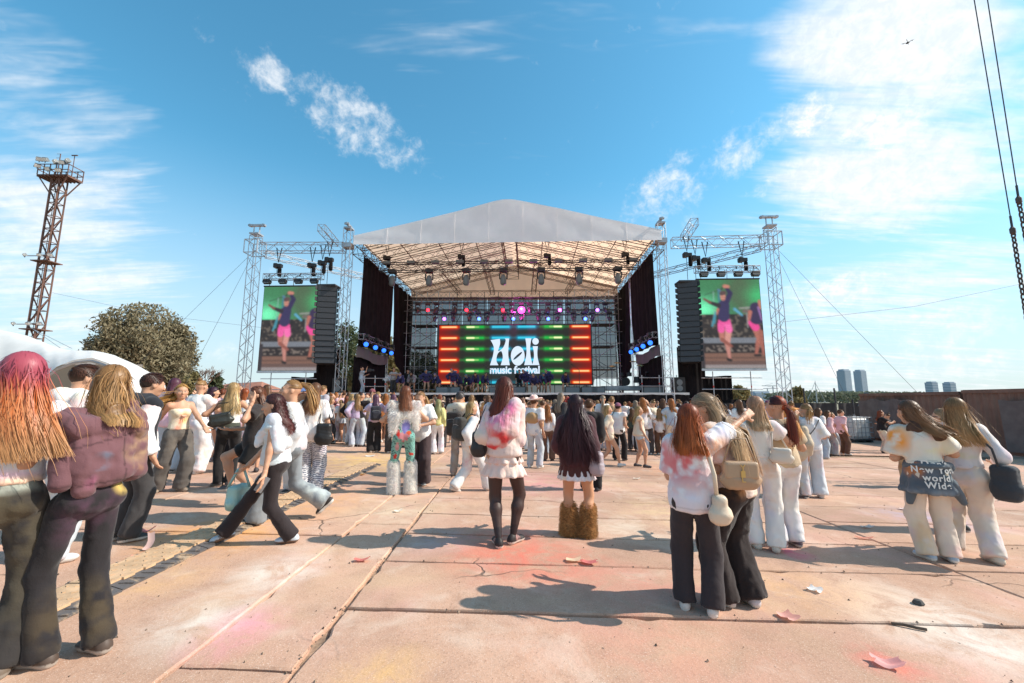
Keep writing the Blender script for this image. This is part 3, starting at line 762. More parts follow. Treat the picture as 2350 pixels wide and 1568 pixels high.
def dancer_image(n, m, w=3.8, h=5.85):
    X, Y = aspect_grid(n, m, w, h); img = np.zeros((n, m, 3), np.float32)
    img[:] = s2l((60, 130, 85))
    paint(img, np.clip(1.4-np.abs(X-2.6)/1.3-np.abs(Y-.9)/1.5, 0, .8), s2l((80, 95, 70)))
    paint(img, np.clip(np.exp(-((X-.35)/.8)**2-((Y-2.0)/.7)**2), 0, 1), s2l((120, 255, 190)))
    paint(img, np.clip(np.exp(-((X-3.7)/.7)**2-((Y-1.1)/.6)**2)*.8, 0, 1), s2l((60, 200, 120)))
    paint(img, (Y > 2.35).astype(float), s2l((42, 36, 36)))
    nz = blur(rng.random((n, m)).astype(np.float32), 2); nz = (nz-nz.min())/(nz.max()-nz.min())
    paint(img, (Y > 2.35)*(nz > .62)*.65*(Y < 4.1), s2l((120, 108, 96)))
    paint(img, (Y > 2.35)*(nz < .33)*.6*(Y < 4.1), s2l((16, 16, 20)))
    paint(img, (np.abs(Y-4.05) < .16)*(X > .1), s2l((120, 125, 135)))
    paint(img, (Y > 4.25)*(Y < 4.8), s2l((34, 26, 28)))
    paint(img, (Y > 4.35)*(Y < 4.75)*(nz > .58)*.6, s2l((150, 135, 125)))
    paint(img, (Y > 4.85).astype(float), s2l((128, 92, 78))); paint(img, (np.abs(Y-5.15) < .05)*.6, s2l((80, 58, 52)))
    paint(img, (Y > 5.35)*.7, s2l((90, 72, 70))); paint(img, (Y > 5.62), s2l((150, 140, 140))); paint(img, (Y > 4.0)*(X < .25), s2l((50, 44, 50)))
    s = .05
    C = lambda a, b, ra, rb, c, k=1.0: paint(img, cap(X, Y, a, b, ra, rb, s)*k, s2l(c))
    # microphone stand and drum rims
    C((.45, 1.05), (1.55, .65), .02, .02, (40, 50, 48)); C((1.0, .85), (.95, 2.6), .025, .02, (150, 190, 180), .8); C((1.5, .7), (1.62, .4), .03, .02, (40, 44, 46))
    C((2.9, 1.9), (2.9, 3.2), .03, .03, (150, 150, 150)); C((2.5, 1.95), (3.1, 1.9), .05, .05, (150, 150, 145)); C((2.75, 2.15), (3.3, 2.1), .12, .12, (110, 100, 95))
    # second dancer at the edge
    C((3.45, 4.1), (3.25, 5.0), .15, .07, (170, 100, 85)); C((3.0, 4.2), (3.2, 4.9), .0, .0, (0, 0, 0), 0)
    C((3.35, 3.3), (3.55, 4.1), .19, .15, (178, 108, 92)); C((3.6, 3.5), (3.7, 4.9), .16, .07, (165, 98, 84)); C((3.2, 5.0), (3.5, 5.0), .08, .08, (24, 18, 22))
    C((3.2, 2.9), (3.35, 3.2), .26, .24, (236, 72, 150)); C((3.45, 1.9), (3.45, 2.6), .34, .42, (52, 38, 78)); C((3.7, 1.5), (3.75, 1.9), .1, .12, (190, 120, 105)); C((3.6, 1.9), (3.75, 2.7), .06, .05, (150, 110, 170)); C((3.1, 2.2), (3.0, 2.7), .12, .08, (185, 112, 98))
    # main dancer
    C((1.75, 3.3), (1.62, 4.3), .20, .14, (214, 150, 138)); C((1.62, 4.3), (1.70, 5.2), .14, .075, (196, 132, 120)); C((1.30, 3.2), (1.35, 4.0), .19, .14, (190, 118, 104)); C((1.35, 4.0), (1.95, 4.5), .13, .07, (150, 86, 74)); C((1.60, 5.25), (1.75, 5.3), .09, .09, (20, 16, 20)); C((1.95, 4.5), (2.02, 4.75), .08, .06, (24, 18, 22))
    C((1.32, 3.0), (1.32, 3.35), .20, .2, (240, 90, 165)); C((1.72, 3.0), (1.78, 3.35), .21, .2, (250, 110, 180)); C((1.35, 2.8), (1.72, 2.8), .18, .18, (236, 84, 158))
    C((1.55, 1.75), (1.52, 2.5), .36, .34, (50, 42, 88)); C((1.75, 1.5), (2.0, .95), .18, .15, (48, 38, 84)); C((2.0, .95), (1.78, .55), .14, .10, (44, 36, 78)); C((1.70, .48), (1.9, .5), .12, .1, (200, 130, 112))
    C((1.25, 1.75), (.75, 1.55), .15, .11, (40, 36, 44)); C((.75, 1.55), (.42, 1.32), .1, .07, (120, 80, 70)); C((1.2, 2.0), (1.12, 2.3), .08, .06, (190, 116, 100))
    C((1.35, .75), (1.3, 1.5), .09, .05, (60, 130, 140)); C((1.30, .7), (1.55, .95), .05, .05, (90, 120, 150)); C((1.0, 2.4), (.8, 3.1), .07, .05, (70, 150, 170)); C((2.2, 2.0), (2.6, 2.4), .09, .06, (90, 165, 195)); C((1.05, 2.2), (.95, 2.9), .05, .05, (60, 140, 160))
    C((1.55, 1.12), (1.55, 1.3), .16, .13, (206, 140, 122)); C((1.50, .95), (1.62, .92), .15, .14, (90, 66, 66)); C((1.5, 1.2), (1.52, 1.2), .02, .02, (60, 40, 40)); C((1.62, 1.2), (1.64, 1.2), .02, .02, (60, 40, 40)); C((1.52, 1.36), (1.6, 1.36), .025, .025, (150, 60, 60))
    img *= (.93+.07*((np.arange(n) % 3) > 0))[:, None, None]
    img = blur(img, 1); img *= (.9+.2*rng.random((n, m, 1)))
    return np.clip(img*.95+.02, 0, 1)
def side_screen(TL, TR, BL, d, label, seed):
    a, b, c = stg(*TL, d), stg(*TR, d), stg(*BL, d); x0, x1, z1, z0 = (a.x+c.x)/2, (a.x+c.x)/2+3.85, a.z, c.z
    s = ST('side_screen', ((x0+x1)/2, d, z0), label, 'screen', 'tall screens hung beside the stage')
    mb = MB(); mb.box(((x0+x1)/2, d+.1, (z0+z1)/2), (x1-x0+.06, .16, z1-z0)); s.part('cabinet', mb, 'black_paint')
    obj('screen_image', led_mesh(dancer_image(118, 78), x0-s.b.x, .14, x1-x0, z1-z0-.18, 0.0), M['screen'], s.o)
    mb = MB(); mb.box(((x0+x1)/2, d, z0+.06), (x1-x0+.06, .1, .13)); s.part('bottom_rail', mb, 'truss')
    mb = MB(); mb.box(((x0+x1)/2, d, z1-.02), (x1-x0+.06, .12, .08)); s.part('top_rail', mb, 'black_paint')
    zt = z1+.62
    mb = MB(); truss(mb, (x0-.05, d, zt), (x1+.05, d, zt), .36, .36, .45, .026, .014); hd = s.part('header_truss', mb, 'truss')
    mb = MB()
    for x in (x0+.3, (x0+x1)/2, x1-.3): mb.tube((x, d, zt), (x, d+.05, z1-.1), .02, 5)
    s.part('hanger', mb, 'steel')
    for i in range(4):
        x = x0+.35+i*(x1-x0-.7)/3
        fl = ST('flood_lamp', (x, d-.3, zt-.4), 'black flood lamp, number %s of four in the row above the %s tall screen' % (['one', 'two', 'three', 'four'][i], 'left' if x < 0 else 'right'), 'flood lamp', 'flood lamps above the tall screens')
        mb = MB(); mb.box((x, d-.32, zt-.42), (.46, .26, .22), Matrix.Rotation(R_(-25), 3, 'X')); mb.box((x, d-.42, zt-.33), (.5, .04, .05)); fl.part('lamp_head', mb, 'black_paint')
        mb = MB(); mb.path([(x-.26, d-.3, zt-.4), (x-.26, d-.22, zt-.05), (x+.26, d-.22, zt-.05), (x+.26, d-.3, zt-.4)], .02, 5); mb.tube((x, d-.2, zt-.05), (x, d-.1, zt+.2), .03, 6); fl.part('yoke', mb, 'dark_steel')
        mb = MB(); mb.box((x, d-.455, zt-.47), (.38, .012, .15), Matrix.Rotation(R_(-25), 3, 'X')); fl.part('glass', mb, 'grey_plastic')
    return x0, x1, zt
lsx = side_screen((606, 657), (735, 655), (592, 856), -.5, 'tall screen with a dancer in pink shorts, hung left of the stage', 1)
rsx = side_screen((1599, 641), (1744, 640), (1610, 851), -.8, 'tall screen with a dancer in pink shorts, hung right of the stage', 2)

# wing frames ------------------------------------------------------
HOISTS = []
for sg, xo, side in ((-1, -17.0, 'left'), (1, 17.15, 'right')):
    wf = ST('wing_frame', (xo, -.2, gz(xo)), 'outer aluminium truss tower and booms holding the %s tall screen' % side, 'truss tower', 'truss wings beside the stage')
    mb = MB(); truss(mb, (xo, -.3, gz(xo)), (xo, -.3, 12.55), .55, None, .5, .027, .015, up=(0, 1, 0)); wf.part('tower', mb, 'truss')
    mb = MB(); mb.box((xo, -.3, 12.7), (.62, .62, .1)); mb.tube((xo-.2, -.3, 12.7), (xo-.2, -.3, 13.3), .04, 6); mb.tube((xo+.2, -.3, 12.7), (xo+.2, -.3, 13.3), .04, 6); mb.box((xo, -.3, 13.35), (1.15, .22, .12)); mb.tube((xo-.45, -.42, 13.35), (xo-.45, -.18, 13.35), .09, 10); mb.tube((xo+.45, -.42, 13.35), (xo+.45, -.18, 13.35), .09, 10); wf.part('tower_head', mb, 'steel')
    mb = MB(); mb.box((xo, -.3, 11.75), (.95, .95, .8)); 
    mb2 = MB()
    for a in (-1, 1):
        for b in (-1, 1): mb2.tube((xo+.46*a, -.3+.46*b, 11.3), (xo+.46*a, -.3+.46*b, 12.2), .035, 6)
    for z in (11.3, 12.2):
        for a, b in (((-1, -1), (1, -1)), ((1, -1), (1, 1)), ((1, 1), (-1, 1)), ((-1, 1), (-1, -1))): mb2.tube((xo+.46*a[0], -.3+.46*a[1], z), (xo+.46*b[0], -.3+.46*b[1], z), .03, 6)
    wf.part('sleeve', mb2, 'truss')
    mb = MB(); truss(mb, (xo-.45*sg, -.3, 11.75), (10.9*sg, -.1, 11.75), .5, .6, .6, .027, .015); wf.part('boom', mb, 'truss')
    mb = MB(); truss(mb, (xo-.45*sg, .2, 11.45), (10.4*sg, 6.9, 11.35), .4, .4, .6, .026, .015); wf.part('rear_boom', mb, 'truss')
    mb = MB(); truss(mb, (12.1*sg, .9, 12.45), (11.9*sg, -1.5, 12.6), .45, .45, .5, .024, .014); wf.part('outrigger', mb, 'truss')
    xs = (lsx if sg < 0 else rsx)
    for x in (xs[0]+.8, xs[1]-.75): HOISTS.append((x, -.5, 11.4, xs[2]+.2, side+' tall screen'))
    for x, d in ((11.5*sg, -1.0), (12.25*sg, -.4)): HOISTS.append((x, d, 11.6, 9.0, side+' loudspeaker column'))
    # guy wires
    for k, (x1, d1) in enumerate(((xo+5.5*sg, -4.0), (xo+2.0*sg, -3.0))):
        g = ST('guy_wire', (x1, d1, gz(x1)), '%s steel guy wire running down from the %s wing tower to the ground' % (['long', 'steep'][k], side), 'wire', 'guy wires of the stage')
        mb = MB(); mb.tube((xo, -.3, 11.6), (x1, d1, gz(x1)+1.2), .008, 4); mb.tube((x1, d1, gz(x1)+1.9), (x1, d1, gz(x1)+1.1), .05, 6); g.part('cable', mb, 'dark_steel')
        mb = MB(); mb.box((x1, d1, gz(x1)+.4), (.9, .9, .8)); mb.tube((x1, d1, gz(x1)+.8), (x1, d1, gz(x1)+1.15), .05, 6); g.part('ballast_block', mb, 'steel')

def hoist(x, d, zt, zb, what, i):
    h = ST('chain_hoist', (x, d, zt-.9), 'black chain hoist with cloth chain bag, %s of those above the %s' % (i, what), 'chain hoist', 'black chain hoists under the trusses')
    mb = MB(); mb.box((x, d, zt-1.0), (.52, .26, .22)); mb.box((x-.12, d, zt-1.0), (.22, .32, .3)); h.part('motor', mb, 'black_paint')
    mb = MB(); mb.lathe([(.09, 0), (.13, .08), (.12, .55), (.09, .62)], (x+.16, d-.05, zt-1.75), 8); h.part('chain_bag', mb, 'black_cloth')
    mb = MB(); mb.path([(x-.18, d, zt+.25), (x, d, zt-.75), (x+.18, d, zt+.25)], .035, 5); h.part('sling', mb, 'black_cloth')
    mb = MB(); mb.tube((x-.05, d, zt-1.1), (x-.05, d, zb), .018, 4); h.part('chain', mb, 'dark_steel')
for i, (x, d, zt, zb, wh) in enumerate(HOISTS): hoist(x, d, zt, zb, wh, ['first', 'second'][i % 2])

# line arrays ------------------------------------------------------
cabm = MB()
cabm.add([(-.6, -.35, -.17), (.6, -.35, -.17), (.45, .42, -.13), (-.45, .42, -.13), (-.6, -.35, .17), (.6, -.35, .17), (.45, .42, .13), (-.45, .42, .13)],
         [[3, 2, 1, 0], [4, 5, 6, 7], [0, 1, 5, 4], [1, 2, 6, 5], [2, 3, 7, 6], [3, 0, 4, 7]])
cab_me = cabm.mesh('cabinet'); grm = MB(); grm.box((0, -.356, 0), (1.12, .012, .3)); gr_me = grm.mesh('grille')
flm = MB()
for s in (-1, 1): flm.add([(.61*s, -.36, -.14), (.72*s, -.42, -.12), (.72*s, -.42, .12), (.61*s, -.36, .14), (.58*s, -.1, -.13), (.58*s, -.1, .13)], [[0, 1, 2, 3], [1, 4, 5, 2], [0, 4, 1], [3, 2, 5]])
fl_me = flm.mesh('horn_flare')
for sg, side in ((-1, 'left'), (1, 'right')):
    x = -11.45 if sg < 0 else 11.4; d = -.9; z = 8.75
    la = ST('speaker_column', (x, d, 4.0), 'curved column of black loudspeaker boxes hung %s of the stage' % side, 'loudspeaker', 'hung loudspeaker columns')
    mb = MB(); mb.box((x, d, z+.08), (1.2, .9, .1)); mb.box((x, d+.5, z+.12), (.1, 1.2, .1)); la.part('fly_frame', mb, 'dark_steel')
    tilt = 0; p = Vector((x, d, z-.12))
    for i in range(14):
        tilt = R_(.9)*max(0, i-3)*.75
        c = obj('cabinet', cab_me, M['black_paint'], la.o, loc=p-la.b); c.rotation_euler = (-tilt, 0, R_(16)*sg*-1)
        obj('grille', gr_me, M['dark_steel'], c); obj('horn_flare', fl_me, M['black_paint'], c)
        p = p + Vector((0, .36*math.sin(tilt)*.8, -.36*math.cos(tilt)))
    # black ground structures under the wings
    bl = ST('black_stack', (13.0*sg, .8, 0), 'black draped scaffold base under the %s loudspeaker column' % side, 'scaffold base')
    def drape(x0, x1, d, z0, z1, ph):
        m2 = MB()
        def f(u, v): xx = x0+(x1-x0)*u; return (xx, d+.06*math.sin(xx*6+ph)*(1-.3*v)+.02*math.sin(xx*17), z0+(z1-z0)*v+.03*math.sin(xx*3+ph))
        m2.sheet(f, 40, 4); return m2
    bl.part('drape', drape(11.0*sg, 12.75*sg, .4, -.4, 4.9, 1), 'black_cloth', smooth=True)
    bl.part('drape', drape(12.6*sg, 14.75*sg, 1.2, -.4, 3.1, 2), 'black_cloth', smooth=True)
    bl.part('drape', drape(11.4*sg, 15.0*sg, -.15, -.4, 1.55, 3), 'black_cloth', smooth=True)
    for xx in (12.9, 15.2):
        mb = MB(); mb.tube((xx*sg, -.3, gz(xx*sg)), (xx*sg, -.3, 3.3), .03, 6); pp = bl.part('pole', mb, 'truss')
        mb = MB(); mb.tube((xx*sg, -.3, 2.3), (xx*sg, -.3, 2.42), .034, 6); bl.part('red_band', mb, 'red_paint', parent=pp)
    for z in (2.2, 2.9):
        mb = MB(); mb.tube((12.2*sg, -.28, z), (15.9*sg, -.28, z), .027, 5); bl.part('rail', mb, 'truss')
    sp = ST('floor_speaker', (11.3*sg, -.05 if sg < 0 else .3, DECK), 'black loudspeaker box standing at the %s end of the deck' % side, 'loudspeaker')
    mb = MB(); mb.box((11.0*sg, .5, DECK+.5), (.75, .6, 1.0)); sp.part('cabinet', mb, 'black_paint')
    for z in (.3, .68):
        mb = MB(); mb.lathe([(.0, 0), (.17, .0), (.19, .03)], (11.0*sg, .17, DECK+z), 14, Matrix.Rotation(R_(90), 3, 'X')); sp.part('driver', mb, 'grey_plastic')
    rail = ST('guard_rail', (9.2*sg, .3, DECK), 'silver scaffold guard rail with red bands on the %s of the deck' % side, 'guard rail')
    xa, xb = (-9.3, -7.9) if sg < 0 else (8.7, 10.9)
    for xx in (xa, (xa+xb)/2, xb):
        mb = MB(); mb.tube((xx, .35, DECK), (xx, .35, DECK+1.15), .03, 6); pp = rail.part('post', mb, 'truss')
        mb = MB(); mb.tube((xx, .35, DECK+.55), (xx, .35, DECK+.66), .034, 6); rail.part('red_band', mb, 'red_paint', parent=pp)
    for z in (.45, .98):
        mb = MB(); mb.tube((xa-.15, .33, DECK+z), (xb+.15, .33, DECK+z), .026, 6); rail.part('rail', mb, 'truss')

# lighting ---------------------------------------------------------
FT0, FT1 = stg(872, 616, 2.5), stg(1468, 606, 2.5); zf = (FT0.z+FT1.z)/2
ft = ST('front_lighting_truss', (0, 2.5, zf), 'long black lighting truss hung across the front of the stage roof', 'lighting truss')
mb = MB(); truss(mb, (FT0.x, 2.5, zf), (FT1.x, 2.5, zf), .5, .6, .6, .035, .02); ft.part('lattice', mb, 'dark_steel')
for i, x in enumerate(np.linspace(FT0.x+.6, FT1.x-.5, 11)):
    mb = MB(); mb.box((x, 2.22, zf+.28), (.55, .3, .2)); ft.part('flood_box', mb, 'grey_plastic')
mat('lamp_black', (.03, .03, .032), .45)
def bulb(name, c, k):
    mat(name, (.02, .02, .02), .3, emit=c, estr=k); return name
bulb('lamp_red', (1, .02, .04), 4); bulb('lamp_magenta', (1, .05, .62), 3.5); bulb('lamp_pink', (.9, .1, .9), 6); bulb('lamp_violet', (.35, .1, 1), 5); bulb('lamp_blue', (.05, .12, 1), 6); bulb('lamp_deep', (.02, .14, 1), 2.2)
hm = MB(); hm.lathe([(.12, -.30), (.165, -.22), (.165, .02), (.13, .16), (.09, .24), (.03, .27)], n=10); head_me = hm.mesh('lamp_head', True)
ym = MB(); ym.path([(-.19, 0, 0), (-.20, 0, .30), (-.10, 0, .40), (.10, 0, .40), (.20, 0, .30), (.19, 0, 0)], .035, 5); ym.box((0, 0, .50), (.40, .36, .18)); yoke_me = ym.mesh('yoke')
lm = MB(); lm.lathe([(.005, -.325), (.07, -.318), (.115, -.30), (.115, -.29)], n=12); lens_me = lm.mesh('lens', True)
lf = MB(); lf.lathe([(.005, -.012), (.12, 0), (.17, .02), (.17, .04)], n=12, R=Matrix.Rotation(R_(90), 3, 'X')); face_me = lf.mesh('lens', True)
def moving_head(x, d, z, label, group, lit=None, sc=1.0, body='lamp_black', tilt=20, yaw=0):
    t = ST('moving_head_lamp', (x, d, z), label, 'stage lamp', group)
    y = obj('yoke', yoke_me, M['lamp_black'], t.o); y.scale = (sc,)*3; y.rotation_euler = (0, 0, R_(yaw))
    h = obj('lamp_head', head_me, M[body], t.o); h.scale = (sc,)*3; h.rotation_euler = (R_(-tilt), 0, R_(yaw))
    l = obj('lens', lens_me, M[lit] if lit else M['grey_plastic'], h)
    if lit:
        h.rotation_euler = (R_(-72), 0, R_(yaw)); l.scale = (1.25, 1.25, 1.0)
        if lit == 'lamp_magenta': l.scale = (2.7, 2.7, 1.05)
        b = bpy.data.lights.new('lamp_glow', 'POINT'); b.energy = 260 if lit == 'lamp_magenta' else 18; b.shadow_soft_size = .12; b.color = {'lamp_red': (1, .05, .05), 'lamp_magenta': (1, .08, .6), 'lamp_pink': (.9, .15, .9), 'lamp_violet': (.4, .15, 1), 'lamp_blue': (.1, .2, 1)}[lit]
        bo = bpy.data.objects.new('lamp_glow', b); COL.objects.link(bo); bo.parent = t.o; bo.location = (0, -.75, -.1)
    return t
ordn = ['first', 'second', 'third', 'fourth', 'fifth', 'sixth', 'seventh', 'eighth', 'ninth', 'tenth', 'eleventh', 'twelfth', 'thirteenth', 'fourteenth', 'fifteenth', 'sixteenth', 'seventeenth', 'eighteenth']
for i, px in enumerate((900, 985, 1070, 1155, 1242, 1329, 1418)):
    p = stg(px, 636, 2.5); moving_head(p.x, 2.5, zf-.98, 'big grey stage lamp, %s from the left under the front lighting truss' % ordn[i], 'grey lamps under the front lighting truss', None, 1.35, 'grey_plastic', 0, 10*math.sin(i*2.3))
for i, px in enumerate((888, 1059, 1256, 1435)):
    p = stg(px, 590, 2.5); hoist(p.x, 2.5, zf+1.75, zf+.2, 'front lighting truss', ordn[i])
for zpx, nm in ((690, 'upper'), (717, 'lower')):
    a, b = stg(945, zpx, 8.3), stg(1415, zpx, 8.3)
    t = ST('rear_lighting_truss', (0, 8.3, a.z), '%s black lighting truss above the big central screen' % nm, 'lighting truss')
    mb = MB(); truss(mb, (a.x, 8.3, a.z), (b.x, 8.3, b.z), .42, .42, .5, .03, .018); t.part('lattice', mb, 'dark_steel')
zx1 = [(130, 0), (205, 'lamp_red'), (270, 0), (405, 0), (488, 'lamp_red'), (555, 0), (685, 0), (755, 'lamp_red'), (825, 0), (898, 'lamp_magenta'), (960, 0), (1095, 0), (1180, 'lamp_pink'), (1245, 0), (1380, 0), (1455, 'lamp_violet'), (1520, 0)]
zx2 = [(260, 0), (325, 'lamp_violet'), (395, 0), (515, 0), (580, 'lamp_blue'), (645, 0), (770, 0), (832, 'lamp_blue'), (900, 0), (1025, 0), (1088, 'lamp_blue'), (1165, 0), (1285, 0), (1360, 'lamp_blue'), (1420, 0), (1550, 0)]
cn = {'lamp_red': 'glowing red', 'lamp_magenta': 'blazing magenta', 'lamp_pink': 'glowing purple pink', 'lamp_violet': 'glowing violet', 'lamp_blue': 'glowing blue', 0: 'unlit black'}
for row, (lst, py, nm) in enumerate(((zx1, 711, 'upper'), (zx2, 731, 'lower'))):
    for i, (zx, lit) in enumerate(lst):
        px = (1000+zx/2.958)*.918; p = stg(px, py, 8.0)
        moving_head(p.x, 8.0, p.z, '%s stage lamp, %s in the %s row above the big screen' % (cn[lit], ordn[i], nm), '%s lamp row above the big screen' % nm, lit or None, 1.0, 'lamp_black', 25+20*math.sin(i*1.7+row), 20*math.sin(i*2.1))
for sg, side in ((-1, 'left'), (1, 'right')):
    for i in range(4):
        d = .9+i*1.75; x = 9.55*sg
        t = ST('wash_lamp', (x, d, 5.3), 'blue glowing wash lamp, %s from the audience on the %s side bar' % (ordn[i], side), 'stage lamp', 'blue lamps on the side bars')
        y = obj('yoke', yoke_me, M['lamp_black'], t.o); y.scale = (1.1,)*3
        h = obj('lamp_head', head_me, M['lamp_black'], t.o); h.rotation_euler = (R_(-80), 0, R_(-25*sg)); h.scale = (1.15,)*3
        l = obj('lens', lens_me, M['lamp_deep'], h); l.scale = (1.2, 1.2, 1.02)

# things on deck ---------------------------------------------------
def wedge(px, w, label, d=.7):
    p = stg(px, 893, d); t = ST('monitor_wedge', (p.x, d, DECK), label, 'monitor speaker', 'monitor wedges along the deck edge')
    mb = MB(); h = .44
    mb.add([(p.x-w/2, d-.22, DECK), (p.x+w/2, d-.22, DECK), (p.x+w/2, d+.25, DECK), (p.x-w/2, d+.25, DECK), (p.x-w/2, d-.20, DECK+h), (p.x+w/2, d-.20, DECK+h), (p.x+w/2, d+.1, DECK+h*.75), (p.x-w/2, d+.1, DECK+h*.75)],
           [[3, 2, 1, 0], [4, 5, 6, 7], [0, 1, 5, 4], [1, 2, 6, 5], [2, 3, 7, 6], [3, 0, 4, 7]]); t.part('cabinet', mb, 'black_paint')
    mb = MB(); mb.box((p.x, d-.215, DECK+h*.5), (w*.88, .02, h*.75)); t.part('grille', mb, 'grey_plastic')
for i, (px, w) in enumerate(((1020, 1.1), (1042, .9), (1138, .85), (1160, 1.0), (1190, .95), (1313, 1.0), (1352, 1.1), (1372, .9), (1496, 1.3))):
    wedge(px, w, 'black wedge monitor, %s from the left along the stage edge' % ordn[i])
# drum kit
dk = ST('drum_kit', (5.2, 5.5, DECK), 'drum kit with cymbals in front of the red end of the big screen', 'drum kit')
bx = stg(1440, 880, 5.5).x
mat('chrome', (.6, .6, .62), .25, .9); mat('brass', (.5, .35, .12), .35, .8)
def drum(c, r, h, R=None): m2 = MB(); m2.lathe([(r, -h/2), (r, h/2)], c, 16, R); return m2
rx = Matrix.Rotation(R_(90), 3, 'X')
mb = MB(); mb.box((bx, 5.5, DECK+.45), (4.2, 2.4, .3)); dk.part('riser', mb, 'steel')
dk.part('bass_drum', drum((bx-.2, 5.3, DECK+.95), .32, .4, rx), 'black_paint'); dk.part('tom', drum((bx-.5, 5.3, DECK+1.5), .18, .25), 'dark_steel'); dk.part('tom', drum((bx+.1, 5.3, DECK+1.5), .2, .28), 'dark_steel'); dk.part('floor_tom', drum((bx+.7, 5.4, DECK+1.1), .25, .45), 'dark_steel')
for dx, z in ((-1.1, 2.15), (-.7, 2.4), (.5, 2.5), (1.0, 2.2)):
    mb = MB(); mb.tube((bx+dx, 5.5, DECK+.6), (bx+dx, 5.5, DECK+z), .02, 5); st_ = dk.part('cymbal_stand', mb, 'chrome')
    mb = MB(); mb.lathe([(.27, -.01), (.1, .02), (.02, .04)], (bx+dx, 5.45, DECK+z), 14, Matrix.Rotation(R_(18), 3, 'X')); dk.part('cymbal', mb, 'brass', parent=st_)
# keyboard stand
kb = ST('keyboard', (7.2, 4.5, DECK), 'dark keyboard on an X stand at the right of the drum kit', 'keyboard')
kx = stg(1500, 880, 4.5).x
mb = MB(); mb.box((kx, 4.5, DECK+1.25), (1.4, .4, .12)); kb.part('keys', mb, 'black_paint'); mb = MB(); mb.box((kx, 4.4, DECK+1.6), (1.1, .3, .1)); kb.part('upper_keys', mb, 'dark_steel')
for s in (-1, 1):
    mb = MB(); mb.tube((kx-.5*s, 4.5, DECK), (kx+.5*s, 4.5, DECK+1.2), .025, 5); kb.part('leg', mb, 'dark_steel')
    mb = MB(); mb.tube((kx+.55*s, 4.6, DECK+1.2), (kx+.55*s, 4.5, DECK+1.6), .02, 5); kb.part('bracket', mb, 'dark_steel')
fc = ST('flight_case', (8.4, 5, DECK), 'black flight case with silver edges at the right of the deck', 'flight case')
fx = stg(1572, 885, 3.0).x
mb = MB(); mb.box((fx, 3, DECK+.45), (1.0, .6, .6)); fc.part('box', mb, 'black_paint')
mb = MB()
for a in (-1, 1):
    for b in (-1, 1): mb.box((fx+.5*a, 3+.3*b, DECK+.45), (.05, .05, .64)); mb.tube((fx+.4*a, 3+.22*b, DECK), (fx+.4*a, 3+.22*b, DECK+.14), .06, 8); mb.box((fx, 3+.3*a, DECK+.45+.3*b), (1.04, .05, .05))
fc.part('edging', mb, 'truss')
for px, lab in ((1392, 'thin microphone stand before the green bars of the screen'), (1128, 'thin microphone stand near the bowing dancers'), (1330, 'boom microphone stand under the screen title')):
    p = stg(px, 890, 2.0); t = ST('microphone_stand', (p.x, 2, DECK), lab, 'microphone stand')
    mb = MB(); mb.tube((p.x, 2, DECK+.02), (p.x, 2, DECK+1.6), .018, 5); mb.tube((p.x, 2, DECK+1.6), (p.x-.45, 1.9, DECK+1.95), .014, 5); t.part('stand', mb, 'dark_steel')
    mb = MB(); mb.lathe([(.14, 0), (.13, .02), (.02, .05)], (p.x, 2, DECK), 10); t.part('base', mb, 'dark_steel')
    mb = MB(); mb.tube((p.x-.45, 1.9, DECK+1.95), (p.x-.55, 1.88, DECK+2.02), .03, 6); t.part('microphone', mb, 'black_paint')
# ------------------------------------------------------------------ background: mast, tent, trees, town, containers
def lattice_part(root, name, mb, m, parent=None, base=None, smooth=False):
    mb.v = [tuple(Vector(p)-base) for p in mb.v]; return mb.build(name, M[m] if isinstance(m, str) else m, parent or root, smooth)
# floodlight mast
mp_ = at(83, 780, 46.0); MX, MY = mp_.x-.2, 46.0; mz = gz(MX); top = at(146, 410, MY).z
mast = thing('floodlight_mast', (MX, MY, mz), 'tall rusty lattice mast with a railed lamp platform on top', 'mast'); B0 = Vector((MX, MY, mz))
w = .92
cs = [(-1, -1), (1, -1), (1, 1), (-1, 1)]
for k in range(4):
    mb = MB(); mb.tube((MX+cs[k][0]*w/2, MY+cs[k][1]*w/2, mz), (MX+cs[k][0]*w/2, MY+cs[k][1]*w/2, top), .08, 6); lattice_part(mast, 'leg', mb, 'rust', base=B0)
mb = MB(); nb = 17; bl = (top-mz)/nb
for i in range(nb):
    z0, z1 = mz+i*bl, mz+(i+1)*bl
    for k in range(4):
        a, b = cs[k], cs[(k+1) % 4]
        if (i+k) % 2: a, b = b, a
        mb.tube((MX+a[0]*w/2, MY+a[1]*w/2, z0), (MX+b[0]*w/2, MY+b[1]*w/2, z1), .06, 4); mb.tube((MX+a[0]*w/2, MY+a[1]*w/2, z1), (MX+b[0]*w/2, MY+b[1]*w/2, z1), .05, 4)
lattice_part(mast, 'bracing', mb, 'rust', base=B0)
mb = MB()
for k in (-.25, .25): mb.tube((MX+k, MY-.5, mz), (MX+k, MY-.5, top), .03, 4)
for i in range(60): mb.tube((MX-.25, MY-.5, mz+i*.5), (MX+.25, MY-.5, mz+i*.5), .02, 4)
lattice_part(mast, 'ladder', mb, 'rust', base=B0)
PW, PD = 3.5, 1.7
mb = MB(); mb.box((MX, MY, top), (PW, PD, .14)); 
for k in range(9): mb.box((MX-PW/2+PW*k/8, MY, top-.12), (.1, PD, .12))
for a in (-1, 1):
    for b in (-1, 1): mb.tube((MX+a*w/2, MY+b*w/2, top-2.0), (MX+a*PW/2*.95, MY+b*PD/2*.9, top-.1), .07, 5)
plat = lattice_part(mast, 'platform', mb, 'rust', base=B0)
mb = MB()
